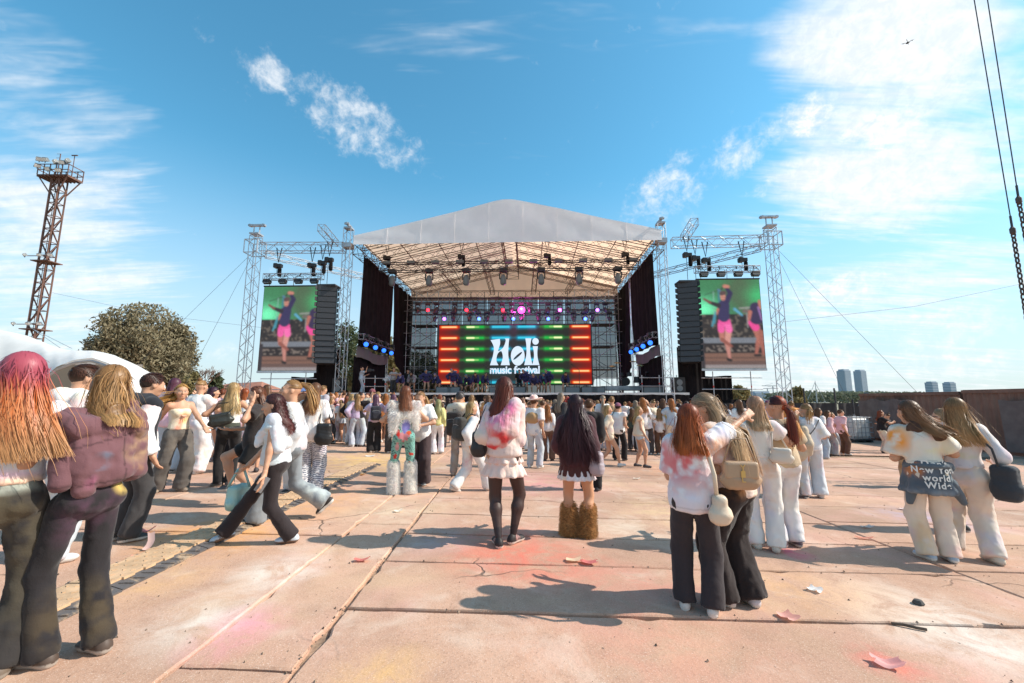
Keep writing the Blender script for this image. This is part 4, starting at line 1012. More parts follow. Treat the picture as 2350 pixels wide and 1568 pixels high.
for z in (.65, 1.3):
    for b in (-1, 1): mb.tube((MX-PW/2, MY+b*PD/2, top+z), (MX+PW/2, MY+b*PD/2, top+z), .05, 4)
    for a in (-1, 1): mb.tube((MX+a*PW/2, MY-PD/2, top+z), (MX+a*PW/2, MY+PD/2, top+z), .05, 4)
for k in range(6):
    for b in (-1, 1): mb.tube((MX-PW/2+PW*k/5, MY+b*PD/2, top), (MX-PW/2+PW*k/5, MY+b*PD/2, top+1.35), .05, 4)
lattice_part(mast, 'railing', mb, 'rust', base=B0)
def mast_lamp(x, y, z, yaw, s=1.0):
    mb = MB(); Rm = Matrix.Rotation(yaw, 3, 'Z') @ Matrix.Rotation(R_(35), 3, 'X')
    mb.box((x, y, z), (.75*s, .38*s, .55*s), Rm, taper=.75); mb.tube((x, y, z-.5*s), (x, y, z), .05, 5); o = lattice_part(mast, 'flood_lamp', mb, 'grey_plastic', base=B0)
    mb = MB(); d = Rm @ Vector((0, -.2*s, 0)); mb.box(Vector((x, y, z))+d, (.62*s, .03, .42*s), Rm); lattice_part(mast, 'glass', mb, 'white_paint', parent=o, base=B0)
for (x, z, yaw) in ((-1.7, 1.9, .5), (-1.0, 1.85, .2), (.2, 1.6, -.4), (1.0, 1.5, .3), (1.6, 1.7, -.5), (-1.8, 1.1, .9), (-.5, .7, 0), (.7, .55, .2)): mast_lamp(MX+x, MY-.9, top+z, yaw, .8)
mb = MB(); mb.tube((MX-.4, MY, top), (MX-.4, MY, top+3.1), .05, 5); mb.tube((MX+1.3, MY, top), (MX+1.3, MY, top+2.9), .04, 5); mb.box((MX+1.3, MY, top+2.9), (.7, .1, .1)); lattice_part(mast, 'antenna', mb, 'rust', base=B0)
for zz in (mz+(top-mz)*.62, mz+(top-mz)*.33):
    mb = MB(); mb.box((MX, MY, zz), (1.9, 1.7, .10)); mb.tube((MX-1.4, MY-.8, zz+.5), (MX+1.4, MY-.8, zz+.5), .05, 4); lattice_part(mast, 'bracket', mb, 'rust', base=B0)
    for x in (-1.4, .2, 1.4): mast_lamp(MX+x, MY-1.0, zz+.55, x*.3, .6)

# white tent -------------------------------------------------------
mat('tent', (.80, .79, .77), .6, trans=.25, bump=.15, bscale=3, var=.04)
mat('tent_in', (.42, .33, .26), .8)
tent = thing('arched_tent', (-14.5, 15.5, gz(-14.5)), 'white arched tent with draped roof behind the people at far left', 'tent')
TB = Vector((-14.5, 15.5, gz(-14.5)))
TOPL = [(-60, 748), (0, 757), (60, 770), (120, 795), (160, 806), (212, 806), (262, 816), (312, 838), (350, 858), (376, 876), (384, 905)]
FRT = [(-60, 1010), (0, 1000), (60, 940), (100, 868), (130, 842), (170, 826), (212, 821), (250, 834), (285, 862), (330, 930), (384, 985)]
def tent_u(lst, u):
    x = -60+444*u; return x, float(np.interp(x, [q[0] for q in lst], [q[1] for q in lst]))
def tent_sheet(u, v):
    x, y = tent_u(TOPL, u); x2, y2 = tent_u(FRT, u); a = at(x, y, 15.5); b = at(x2, y2, 12.9); s = .5-.5*math.cos(PI*v); p = a.lerp(b, v)
    p.z = a.z+(b.z-a.z)*(v**1.7*.8+.2*s)+.05*math.sin(u*40)*v*(1-v); return p
mb = MB(); mb.sheet(tent_sheet, 70, 14); lattice_part(tent, 'roof', mb, 'tent', base=TB, smooth=True)
def tent_back(u, v):
    x, y = tent_u(TOPL, u); a = at(x, y, 15.5); q = a+Vector((-4.5, 4.0, 0))*v; q.z = a.z-.9*v*v; return q
mb = MB(); mb.sheet(tent_back, 40, 8); lattice_part(tent, 'roof', mb, 'tent', base=TB, smooth=True)
mb = MB(); mb.sheet(lambda u, v: (at(60+260*u, 900, 17.5).x, 17.5, gz(-14)+2.7*v), 10, 3); lattice_part(tent, 'end_wall', mb, 'tent_in', base=TB)
mb = MB(); mb.path([at(*tent_u(FRT, k/40), 12.95)-Vector((0, 0, .10)) for k in range(13, 36)], .045, 5); lattice_part(tent, 'arch_frame', mb, 'steel', base=TB)
# small far pavilion
pv = at(482, 897, 34); q = Vector((pv.x, 34, gz(pv.x)))
pt = thing('pavilion', q, 'small white peaked pavilion far behind the crowd at left', 'tent'); hz = pv.z
mb = MB(); mb.lathe([(2.1, hz-gz(pv.x)-.9), (1.0, hz-gz(pv.x)-.45), (.15, hz-gz(pv.x)+.15)], n=4); mb.build('roof', M['tent'], pt)
for a in (-1, 1):
    for b in (-1, 1):
        mb = MB(); mb.tube((1.4*a, 1.4*b, 0), (1.4*a, 1.4*b, hz-gz(pv.x)-.8), .04, 5); mb.build('leg', M['truss'], pt)

# trees ------------------------------------------------------------
def leaf_material(name, c1, c2):
    m = bpy.data.materials.new(name); m.use_nodes = True; t = NT(m.node_tree); b = t.nt.nodes['Principled BSDF']
    g = t.n('ShaderNodeTexCoord'); n = t.noise(g.outputs['Object'], .9, 3, .6); n2 = t.noise(g.outputs['Object'], 6.0, 2, .6)
    f = t.math('ADD', t.math('MULTIPLY', n, .6), t.math('MULTIPLY', n2, .4))
    col = t.mix(t.ramp(f, .35, .65), c4(c1), c4(c2)); t.link(col, b.inputs['Base Color']); b.inputs['Roughness'].default_value = .7; b.inputs['Specular IOR Level'].default_value = .2
    tr = t.n('ShaderNodeBsdfTranslucent'); t.link(col, tr.inputs[0]); mx = t.n('ShaderNodeMixShader'); mx.inputs[0].default_value = .3
    t.link(b.outputs[0], mx.inputs[1]); t.link(tr.outputs[0], mx.inputs[2]); t.link(mx.outputs[0], t.nt.nodes['Material Output'].inputs[0]); M[name] = m
leaf_material('leaf_olive', (.15, .13, .075), (.36, .30, .19)); leaf_material('leaf_green', (.045, .062, .03), (.11, .125, .06)); leaf_material('leaf_gold', (.16, .14, .06), (.30, .25, .12))
mat('bark', (.10, .08, .06), .9, bump=.5, bscale=6); mat('twig', (.16, .10, .075), .9)
def tree(base, h, rx, label, leafm, seed, droop=.5, nclump=60, per=70, leaf=.35, trunk=.35, crown0=.22, group=None, ry=None):
    r = np.random.default_rng(seed); root = thing('tree', base, label, 'tree', group); ry = ry or rx
    mb = MB(); mb.path([(0, 0, 0), (.1*rx*.2, 0, h*.25), (-.1*rx*.2, .1, h*.55), (0, 0, h*.88)], lambda t: trunk*(1-t*.85), 8)
    tips = []
    for k in range(nclump):
        a = r.uniform(0, 2*PI); zz = crown0 + (1-crown0)*r.beta(1.6, 1.5); prof = math.sin(PI*min(1, (zz-crown0*.6)/(1.02-crown0*.6)))**.6
        rr = prof*math.sqrt(r.uniform(.15, 1))*(.72+.5*mnoise.noise(Vector((math.cos(a)*1.3, math.sin(a)*1.3, zz*3+seed)))+.2*math.cos(a+2.2)*(zz-.4)); tips.append(Vector((rx*rr*math.cos(a), ry*rr*math.sin(a), h*zz*.97)))
    for tpp in tips[:26]:
        z0 = max(h*.15, tpp.z*.62-.5); mb.path([(0, 0, z0), (tpp.x*.5, tpp.y*.5, (z0+tpp.z)/2+.4), tuple(tpp)], lambda t: trunk*.3*(1-t*.8), 5)
    mb.build('trunk', M['bark'], root, True)
    V, F = [], []; n = 0
    P = np.concatenate([np.array(tp_)[None]+r.normal(size=(per, 3))*np.array([rx*.105, ry*.105, h*.05])*r.uniform(.6, 1.3)*np.array([1, 1, 1+droop]) - np.array([0, 0, droop*h*.03])*r.random((per, 1)) for tp_ in tips])
    P = P[P[:, 2] > h*crown0*.55]; cz = (P[:, 2]/h-crown0*.5)/(1.03-crown0*.5); P = P[(P[:, 0]/rx)**2+(P[:, 1]/ry)**2 < (np.sin(PI*np.clip(cz, 0, 1))**.5*1.12)**2]
    u = r.normal(size=P.shape); u /= np.linalg.norm(u, axis=1)[:, None]; u[:, 2] -= droop; u /= np.linalg.norm(u, axis=1)[:, None]
    w = np.cross(u, r.normal(size=P.shape)); w /= np.linalg.norm(w, axis=1)[:, None]; s = leaf*r.uniform(.6, 1.4, (len(P), 1))
    V = np.stack([P-u*s, P+w*s*.42, P+u*s, P-w*s*.42], 1).reshape(-1, 3); F = np.arange(len(V)).reshape(-1, 4)
    obj('crown', mk_mesh('crown', V, F, False), M[leafm], root)
    return root
b = at(322, 900, 60); tree(Vector((b.x, 60, gz(b.x))), at(300, 704, 60).z-gz(b.x), 6.9, 'large drooping grey-green tree behind the white tent', 'leaf_olive', 3, .9, 80, 330, .25, .5, .10)
b = at(398, 900, 63); tree(Vector((b.x, 63, gz(b.x))), at(398, 748, 63).z-gz(b.x), 3.6, 'smaller rounded tree leaning out beside the large drooping tree', 'leaf_olive', 5, .4, 80, 160, .25, .35, .18)
b = at(222, 900, 57); tree(Vector((b.x, 57, gz(b.x))), at(222, 772, 57).z-gz(b.x), 3.4, 'pale low tree at the tent side of the large tree', 'leaf_olive', 8, .3, 60, 120, .24, .3, .2)
b = at(495, 900, 62); tree(Vector((b.x, 62, gz(b.x))), at(495, 856, 62).z-gz(b.x), 1.7, 'small dark green tree above the red tiled roof', 'leaf_green', 9, .2, 26, 70, .28, .2, .2)
b = at(440, 900, 58); tree(Vector((b.x, 58, gz(b.x))), at(440, 855, 58).z-gz(b.x), 1.8, 'low yellow-green bush under the bare tree', 'leaf_gold', 19, .2, 24, 70, .28, .2, .1)
# bare tree
def bare_tree(base, h, label, seed):
    r = random.Random(seed); root = thing('tree', base, label, 'tree'); mb = MB()
    def grow(p, d, L, rad, lev):
        q = p+d*L; mb.tube(p, q, rad, 5 if lev < 2 else 3, rad*.7, cap=False)
        if lev >= 5: return
        for k in range(3 if lev < 4 else 4):
            dd = (d+Vector((r.uniform(-.55, .75), r.uniform(-.6, .6), r.uniform(-.1, .35)))).normalized(); grow(q-d*L*r.uniform(0, .35), dd, L*r.uniform(.6, .8), rad*.62, lev+1)
    grow(Vector((0, 0, 0)), Vector((.08, 0, 1)), h*.27, .16, 0); mb.build('trunk', M['twig'], root)
b = at(462, 900, 60); bare_tree(Vector((b.x, 60, gz(b.x))), at(470, 795, 60).z-gz(b.x), 'reddish bare branched tree right of the large tree', 4)
for i, (px, ptop, Y, rx, lm, lab) in enumerate(((880, 770, 52, 4.0, 'leaf_gold', 'sunlit yellow-green tree seen through the gap left of the stage'), (850, 800, 55, 3.6, 'leaf_gold', 'yellow-green tree behind the left stage towers'), (790, 740, 60, 3.2, 'leaf_green', 'dark tree top showing between loudspeaker column and tower'), (960, 800, 58, 5.0, 'leaf_green', 'dark tree behind the left scaffold'), (1050, 830, 56, 5.5, 'leaf_gold', 'tree behind the big screen, seen under it'), (1695, 888, 50, 1.5, 'leaf_gold', 'small pale bush right of the right tall screen'), (1830, 888, 60, 1.3, 'leaf_gold', 'thin pale sapling near the skyscrapers'))):
    b = at(px, 900, Y); tree(Vector((b.x, Y, gz(b.x))), at(px, ptop, Y).z-gz(b.x), rx, lab, lm, 30+i, .3, 46, 80, .3, .3, .12)
# far wood
r = np.random.default_rng(5); n = 9000
P = np.stack([r.uniform(170, 330, n), r.uniform(250, 290, n), 0*r.random(n)], 1)
hh = 5+2.5*vnoise(np.stack([P[:, 0]*.06, P[:, 1]*.02, P[:, 2]], 1), 3)+1.5*vnoise(np.stack([P[:, 0]*.3, P[:, 1]*.1, P[:, 2]], 1), 5)
P[:, 2] = -.5+hh*np.sqrt(r.random(n)); u = r.normal(size=P.shape); u /= np.linalg.norm(u, axis=1)[:, None]; w = np.cross(u, r.normal(size=P.shape)); w /= np.linalg.norm(w, axis=1)[:, None]
V = np.stack([P-u*.9, P+w*.7, P+u*.9, P-w*.7], 1).reshape(-1, 3)
leaf_material('leaf_far', (.12, .14, .10), (.24, .25, .17))
obj('far_woods', mk_mesh('far_woods', V, np.arange(len(V)).reshape(-1, 4), False), M['leaf_far'], label='far green belt of trees below the skyscrapers', cat='woods', kind='stuff')

# town -------------------------------------------------------------
mat('tiles', (.30, .13, .085), .8, var=.2, vscale=1.5, bump=.5, bscale=8); mat('wall_pale', (.45, .38, .32), .85); mat('glass_blue', (.16, .24, .32), .25, spec=.6); mat('tower_wall', (.42, .47, .53), .6)
h0 = at(425, 915, 62); h1 = at(600, 915, 62); zt = at(500, 878, 62).z; ze = at(500, 899, 62).z; g0 = gz(h0.x)
hs = thing('house', ((h0.x+h1.x)/2, 62, g0), 'long low house with a red tiled hip roof behind the crowd at left', 'house')
L = (h1.x-h0.x); mb = MB(); mb.box((0, 4, (ze-g0)/2), (L-1, 8, ze-g0)); mb.build('wall', M['wall_pale'], hs)
mb = MB(); mb.add([(-L/2, -.4, ze-g0), (L/2, -.4, ze-g0), (L/2, 8.4, ze-g0), (-L/2, 8.4, ze-g0), (-L/2+3.5, 4, zt-g0), (L/2-2.5, 4, zt-g0+.3)], [[0, 1, 5, 4], [1, 2, 5], [2, 3, 4, 5], [3, 0, 4]]); mb.build('roof', M['tiles'], hs)
for k in range(6):
    mb = MB(); mb.box((-L/2+1.5+k*(L-3)/5, -.03, (ze-g0)*.55), (.9, .08, 1.2)); mb.build('window', M['glass_blue'], hs)
def tower(px0, px1, pyt, Y, label, rz, floors, slabs=True, pyb=930):
    a, b = at(px0, pyt, Y), at(px1, pyt, Y); w = b.x-a.x; z = a.z; c = Vector(((a.x+b.x)/2, Y, gz(a.x)))
    t = thing('skyscraper', c, label, 'tower', 'far tower blocks', rz); H = z-c.z; wd = w*.55
    mb = MB()
    prof = [(-wd*.5, -wd*.32), (-wd*.42, -wd*.42), (wd*.42, -wd*.42), (wd*.5, -wd*.32), (wd*.5, wd*.42), (-wd*.5, wd*.42)]
    N = len(prof); mb.add([(x, y, 0) for x, y in prof]+[(x, y, H) for x, y in prof], [[i, (i+1) % N, N+(i+1) % N, N+i] for i in range(N)]+[list(range(N, 2*N))]); mb.build('body', M['glass_blue'], t)
    mb = MB()
    for k in range(floors):
        zz = H*(k+.5)/floors
        vs = [(x*1.015, y*1.015, zz-H/floors*.22) for x, y in prof]+[(x*1.015, y*1.015, zz+H/floors*.22) for x, y in prof]
        mb.add(vs, [[i, (i+1) % N, N+(i+1) % N, N+i] for i in range(N)]+[list(range(N, 2*N)), list(range(N))[::-1]])
    mb.build('floor_bands', M['tower_wall'], t)
    mb = MB(); mb.box((0, 0, H+1.0), (wd*.8, wd*.6, 2.0)); mb.build('roof_plant', M['tower_wall'], t)
    return t
tower(1917, 1955, 851, 620, 'left of the two near glass skyscrapers on the skyline', .25, 30)
tower(1956, 1990, 852, 640, 'right of the two near glass skyscrapers on the skyline', .25, 30)
tower(2121, 2153, 878, 900, 'left of two small grey blocks showing above the container wall', .15, 12)
tower(2162, 2194, 879, 900, 'right of two small grey blocks showing above the container wall', .15, 12)
tower(1700, 1780, 903, 420, 'low wide pale block below the right wing tower', .1, 5)
tower(1860, 1915, 906, 500, 'low pale block left of the near skyscrapers', .1, 4)
mb = MB(); b = at(1876, 930, 220); zt = at(1876, 872, 220).z; mb.tube((0, 0, 0), (0, 0, zt), .35, 6, .12); mb.tube((0, 0, zt*.95), (-6, 0, 0), .1, 4); mb.tube((0, 0, zt*.9), (5, 0, 0), .1, 4)
mb.build('flag_mast', M['steel'], loc=(b.x, 220, gz(b.x)), label='thin stayed mast standing left of the skyscrapers', cat='mast')
# far cranes
for k, (px, s) in enumerate(((1762, 1), (1775, -1))):
    b = at(px, 905, 430); t = thing('tower_crane', (b.x, 430, gz(b.x)), ['pale tower crane above the low block, jib to the right', 'second tower crane above the low block, jib to the left'][k], 'crane'); zt = at(px, 893-6*k, 430).z+1
    mb = MB(); mb.tube((0, 0, 0), (0, 0, zt), .5, 4); mb.build('mast', M['steel'], t)
    mb = MB(); mb.tube((-4*s, 0, zt), (11*s, 0, zt), .4, 4); mb.tube((0, 0, zt+2.5), (9*s, 0, zt), .15, 4); mb.build('jib', M['steel'], t)

# fence, containers, tanks ----------------------------------------
mat('fence_cloth', (.035, .033, .034), .9, bump=.3, bscale=4, var=.2); mat('container', (.20, .115, .085), .75, var=.2, vscale=.7, dirt=((.30, .18, .13), 1.2, .5))
f0 = gnd(1990, 962); fY = 26.0
fx0, fx1 = at(1640, 960, fY).x, at(1995, 960, fY).x; zt = at(1900, 925, fY).z
fe = thing('site_fence', ((fx0+fx1)/2, fY, gz(12)), 'black cloth covered site fence between the stage and the containers', 'fence'); FB = Vector(((fx0+fx1)/2, fY, gz(12)))
npan = 5
for k in range(npan):
    xa, xb = fx0+(fx1-fx0)*k/npan, fx0+(fx1-fx0)*(k+1)/npan
    mb = MB(); mb.sheet(lambda u, v: (xa+.04+(xb-xa-.08)*u, fY+.05*math.sin(9*u+k)+.03*math.sin(25*u), gz(xa)+.12+(zt-gz(xa)-.12)*v), 14, 3); lattice_part(fe, 'cloth_panel', mb, 'fence_cloth', base=FB, smooth=True)
for k in range(npan+1):
    xa = fx0+(fx1-fx0)*k/npan; mb = MB(); mb.tube((xa, fY+.1, gz(xa)), (xa, fY+.1, zt+(.9 if k in (3, 4) else .1)), .05, 6); lattice_part(fe, 'post', mb, 'dark_steel', base=FB)
# corrugated containers in a row coming towards the camera at right
cA = at(1972, 903, 21.0); cB = at(2420, 872, 13.2)
def container(p, q, hz, label, depth=2.4):
    p, q = Vector((p[0], p[1], 0)), Vector((q[0], q[1], 0)); d = (q-p); L = d.length; ang = math.atan2(d.y, d.x); g = gz((p.x+q.x)/2)-.02
    t = thing('container', ((p.x+q.x)/2, (p.y+q.y)/2, g), label, 'container', 'brown containers along the right side', ang)
    def wall(x0, x1, y, sgn=1):
        m2 = MB(); n = int((x1-x0)/.07); pr = []
        for i in range(n+1):
            ph = i % 4; pr.append((x0+(x1-x0)*i/n, y+(0 if ph in (0, 1) else .036)))
        vs = [(x, yy, .15) for x, yy in pr]+[(x, yy, hz-.12) for x, yy in pr]; N = len(pr)
        m2.add(vs, [[i, i+1, N+i+1, N+i] for i in range(N-1)]); return m2
    wall(-L/2+.08, L/2-.08, 0).build('corrugated_side', M['container'], t)
    for s_ in (-1, 1):
        mb = MB(); mb.box((s_*(L/2-.06), depth/2, hz/2), (.12, depth, hz-.02)); mb.build('end_frame', M['container'], t)
    mb = MB(); mb.box((0, -.0, hz-.06), (L, .1, .12)); mb.box((0, 0, .09), (L, .1, .14)); mb.build('rail', M['container'], t)
    mb = MB(); mb.box((0, depth/2, hz-.02), (L-.05, depth, .06)); mb.build('roof', M['container'], t)
    return t
Hc = cA.z-gz(cA.x)
a0 = Vector((cA.x, 21.0)); b0 = Vector((cB.x, 13.2)); half = a0.lerp(b0, .62)
container(a0, half, Hc, 'brown corrugated container wall farther off, beside the fence')
container(a0.lerp(b0, .635), b0.lerp(a0, -.3), Hc+.05, 'brown corrugated container wall nearest the right edge')
dirc = (b0-a0).normalized(); nrm = Vector((-dirc.y, dirc.x)) * (-1 if True else 1)
def on_side(t, off):
    p = a0.lerp(b0, t); n2 = Vector((dirc.y, -dirc.x)); 
    if n2.x > 0: n2 = -n2
    return p + n2*off
# dark tarpaulin banners along the wall
mat('tarp', (.13, .11, .105), .55, bump=.4, bscale=3, var=.2)
for (t0, t1, z1, lab) in ((.03, .36, 1.75, 'dark tarpaulin hanging along the farther container'), (.82, 1.3, 1.75, 'dark tarpaulin hanging along the nearer container')):
    p, q = on_side(t0, .25), on_side(t1, .25); mb = MB()
    mb.sheet(lambda u, v: (p.x+(q.x-p.x)*u+.05*math.sin(12*u), p.y+(q.y-p.y)*u+.05*math.sin(9*u+v), gz(p.x)+.12+z1*v-.05*math.sin(14*u)*v), 24, 6)
    mb.build('tarpaulin', M['tarp'], smooth=True, label=lab, cat='tarpaulin')
mat('tank_plastic', (.72, .70, .68), .5, trans=.25)
def tank(t, off, label, rz, zb=0.0):
    p = on_side(t, off); g = gz(p.x)+zb; ro = thing('water_tank', (p.x, p.y, g), label, 'water tank', 'caged white water tanks', rz)
    bm = bmesh.new(); bmesh.ops.create_cube(bm, size=1); bmesh.ops.scale(bm, vec=(1.0, 1.15, .95), verts=bm.verts); bmesh.ops.translate(bm, vec=(0, 0, .62), verts=bm.verts); bmesh.ops.bevel(bm, geom=bm.edges[:], offset=.12, segments=3, affect='EDGES')
    me = bpy.data.meshes.new('tank'); bm.to_mesh(me); bm.free(); obj('tank', me, M['tank_plastic'], ro)
    mb = MB()
    for z in (.2, .42, .64, .86, 1.08): mb.path([(-.53, -.6, z), (.53, -.6, z), (.53, .6, z), (-.53, .6, z)], .014, 4, closed=True)
    for k in range(6):
        x = -.53+1.06*k/5
        for y in (-.6, .6): mb.tube((x, y, .14), (x, y, 1.12), .012, 4)
        for s in (-.53, .53): mb.tube((s, -.6+1.2*k/5, .14), (s, -.6+1.2*k/5, 1.12), .012, 4)
    mb.build('cage', M['steel'], ro)
    mb = MB(); mb.box((0, 0, .11), (1.08, 1.22, .05)); mb.box((-.4, 0, .045), (.12, 1.2, .09)); mb.box((.4, 0, .045), (.12, 1.2, .09)); mb.box((0, 0, .045), (.12, 1.2, .09)); mb.build('pallet', M['dark_steel'], ro)
    mb = MB(); mb.tube((0, 0, 1.09), (0, 0, 1.15), .12, 12); mb.build('cap', M['black_paint'], ro)
c = gnd(1950, 1022); cc = Vector((c.x, c.y)); 
def tank_at(px, py, label, rz):
    g_ = gnd(px, py); global on_side; keep = on_side; on_side = lambda t, o: g_; tank(0, 0, label, rz); on_side = keep
tank_at(1954, 1013, 'white caged water tank in front of the black fence', .2)
tank_at(2318, 1022, 'white caged water tank near the right edge under the container', .4)
tank_at(2285, 985, 'white caged panel tank standing behind the long haired girl at right', .4)
# stacked lamp / flood head on container corner
p = on_side(.0, .05); mb = MB(); mb.box((0, 0, .45), (.35, .3, .75), Matrix.Rotation(R_(25), 3, 'Y'), taper=.7); mb.tube((-.1, .1, -.6), (0, 0, .3), .04, 6); mb.box((-.1, 0, -.05), (.3, .2, .12)); mb.build('site_lamp', M['grey_plastic'], loc=(p.x+.25, p.y-.1, gz(p.x)+Hc-.8), label='grey lamp head fixed on the corner of the far container', cat='lamp')

# hanging crane cables and chains ---------------------------------
mat('chain_iron', (.10, .075, .065), .6, .5)
lk = MB(); lk.path([(.035*math.cos(t)*1.0, 0, .075*math.sin(t)*1.0) for t in np.linspace(0, 2*PI, 12, endpoint=False)], .016, 6, closed=True); link_me = lk.mesh('chain_link', True)
for k, (p0, p1, p2, Y, lab) in enumerate((((2229, -40), (2324, 530), (2356, 730), 9.0, 'nearer of two hanging cables, its chain in front of the sky at the right edge'), ((2260, -40), (2338, 460), (2372, 640), 8.8, 'cable whose chain leaves the picture first at the right edge'))):
    a, b, c = at(*p0, Y), at(*p1, Y), at(*p2, Y); d = (a-b).normalized(); aa = b+d*14
    t = thing('hanging_chain', c, lab, 'chain', 'crane cables at the right edge')
    mb = MB(); mb.tube(aa-c, b-c, .011, 5); mb.tube(b-c+d*.35, b-c, .022, 6); mb.build('cable', M['dark_steel'], t)
    mb = MB(); mb.lathe([(.02, .1), (.05, .05), (.05, -.05), (.02, -.1)], b-c, 8); mb.build('shackle', M['chain_iron'], t)
    dd = (c-b).normalized(); L = (c-b).length+3.2; n = int(L/.118); Rq = dd.to_track_quat('Z', 'Y')
    for i in range(n):
        lo = obj('chain_link', link_me, M['chain_iron'], t, loc=b-c+dd*(.10+i*.118)); lo.rotation_mode = 'QUATERNION'; lo.rotation_quaternion = Rq @ Matrix.Rotation(PI/2*(i % 2), 3, 'Z').to_quaternion()
# drone
p = at(2083, 98, 26); t = thing('drone', p, 'small dark drone hovering high in the sky at right', 'drone')
mb = MB(); t.scale = (.62,)*3; mb.box((0, 0, 0), (.22, .3, .09), taper=.8); mb.box((0, -.12, -.09), (.09, .09, .08)); mb.build('body', M['dark_steel'], t)
for a in (-1, 1):
    for b in (-1, 1):
        mb = MB(); mb.tube((0, 0, .02), (.3*a, .24*b, .06), .018, 5); mb.tube((.3*a, .24*b, 0), (.3*a, .24*b, .1), .03, 6); ar = mb.build('arm', M['dark_steel'], t)
        mb = MB(); mb.box((.3*a, .24*b, .11), (.34, .03, .008), Matrix.Rotation(a*b*.6, 3, 'Z')); mb.build('rotor', M['dark_steel'], ar)
# faint wires across the sky
for k, (p0, p1, Y, lab) in enumerate((((120, 672), (600, 752), 48, 'thin overhead wire from the mast towards the stage'), ((1790, 740), (2400, 640), 40, 'thin overhead wire above the containers'))):
    a, b = at(*p0, Y), at(*p1, Y); c = (a+b)/2; mb = MB(); mb.path([a-c, (a*.5+b*.5)-c-Vector((0, 0, .6)), b-c], .02, 4); mb.build('overhead_wire', M['steel'], loc=c, label=lab, cat='wire')
for px1, lab in ((165, 'thin stay wire right of the rusty mast'), (140, 'steeper thin stay wire at the foot of the rusty mast')):
    a = Vector((MX+.5, MY-.8, mz+(top-mz)*.33)); b = at(px1, 800, MY-4); mb = MB(); mb.tube((0, 0, 0), b-a, .025, 4); mb.build('stay_wire', M['steel'], loc=a, label=lab, cat='wire')
# ------------------------------------------------------------------ soft-shape modelling: distance fields turned into meshes
A_ = lambda *v: np.array(v, np.float64)
CORN = np.array([(0, 0, 0), (1, 0, 0), (0, 1, 0), (1, 1, 0), (0, 0, 1), (1, 0, 1), (0, 1, 1), (1, 1, 1)])
EDG = [(0, 1), (2, 3), (4, 5), (6, 7), (0, 2), (1, 3), (4, 6), (5, 7), (0, 4), (1, 5), (2, 6), (3, 7)]
def surfnet(D, lo, h):
    S = D < 0; nx, ny, nz = D.shape
    cnt = np.zeros((nx-1, ny-1, nz-1), np.int8)
    for dx, dy, dz in CORN: cnt += S[dx:nx-1+dx, dy:ny-1+dy, dz:nz-1+dz]
    act = (cnt > 0) & (cnt < 8); idx = np.argwhere(act)
    vid = np.full(act.shape, -1, np.int32); vid[act] = np.arange(len(idx))
    val = np.stack([D[idx[:, 0]+c[0], idx[:, 1]+c[1], idx[:, 2]+c[2]] for c in CORN], 1)
    ps = np.zeros((len(idx), 3)); n = np.zeros(len(idx))
    for i, j in EDG:
        a, b = val[:, i], val[:, j]; m = (a < 0) != (b < 0); t = np.where(m, a/np.where(m, a-b, 1), 0)
        ps += np.where(m[:, None], CORN[i]+t[:, None]*(CORN[j]-CORN[i]), 0); n += m
    V = lo + h*(idx + ps/n[:, None])
    Q = []
    for ax in range(3):
        sl0 = [slice(1, -1)]*3; sl1 = [slice(1, -1)]*3; sl0[ax] = slice(0, -1); sl1[ax] = slice(1, None)
        s0, s1 = S[tuple(sl0)], S[tuple(sl1)]; e = np.argwhere(s0 != s1)
        if len(e) == 0: continue
        inside = s0[e[:, 0], e[:, 1], e[:, 2]]; o = np.ones(3, int); o[ax] = 0; e = e+o
        u, w = (ax+1) % 3, (ax+2) % 3; du = np.zeros(3, int); du[u] = 1; dw = np.zeros(3, int); dw[w] = 1
        g = lambda q: vid[q[:, 0], q[:, 1], q[:, 2]]
        q = np.stack([g(e-du-dw), g(e-dw), g(e), g(e-du)], 1); q[~inside] = q[~inside][:, ::-1]; Q.append(q)
    return V, np.concatenate(Q)
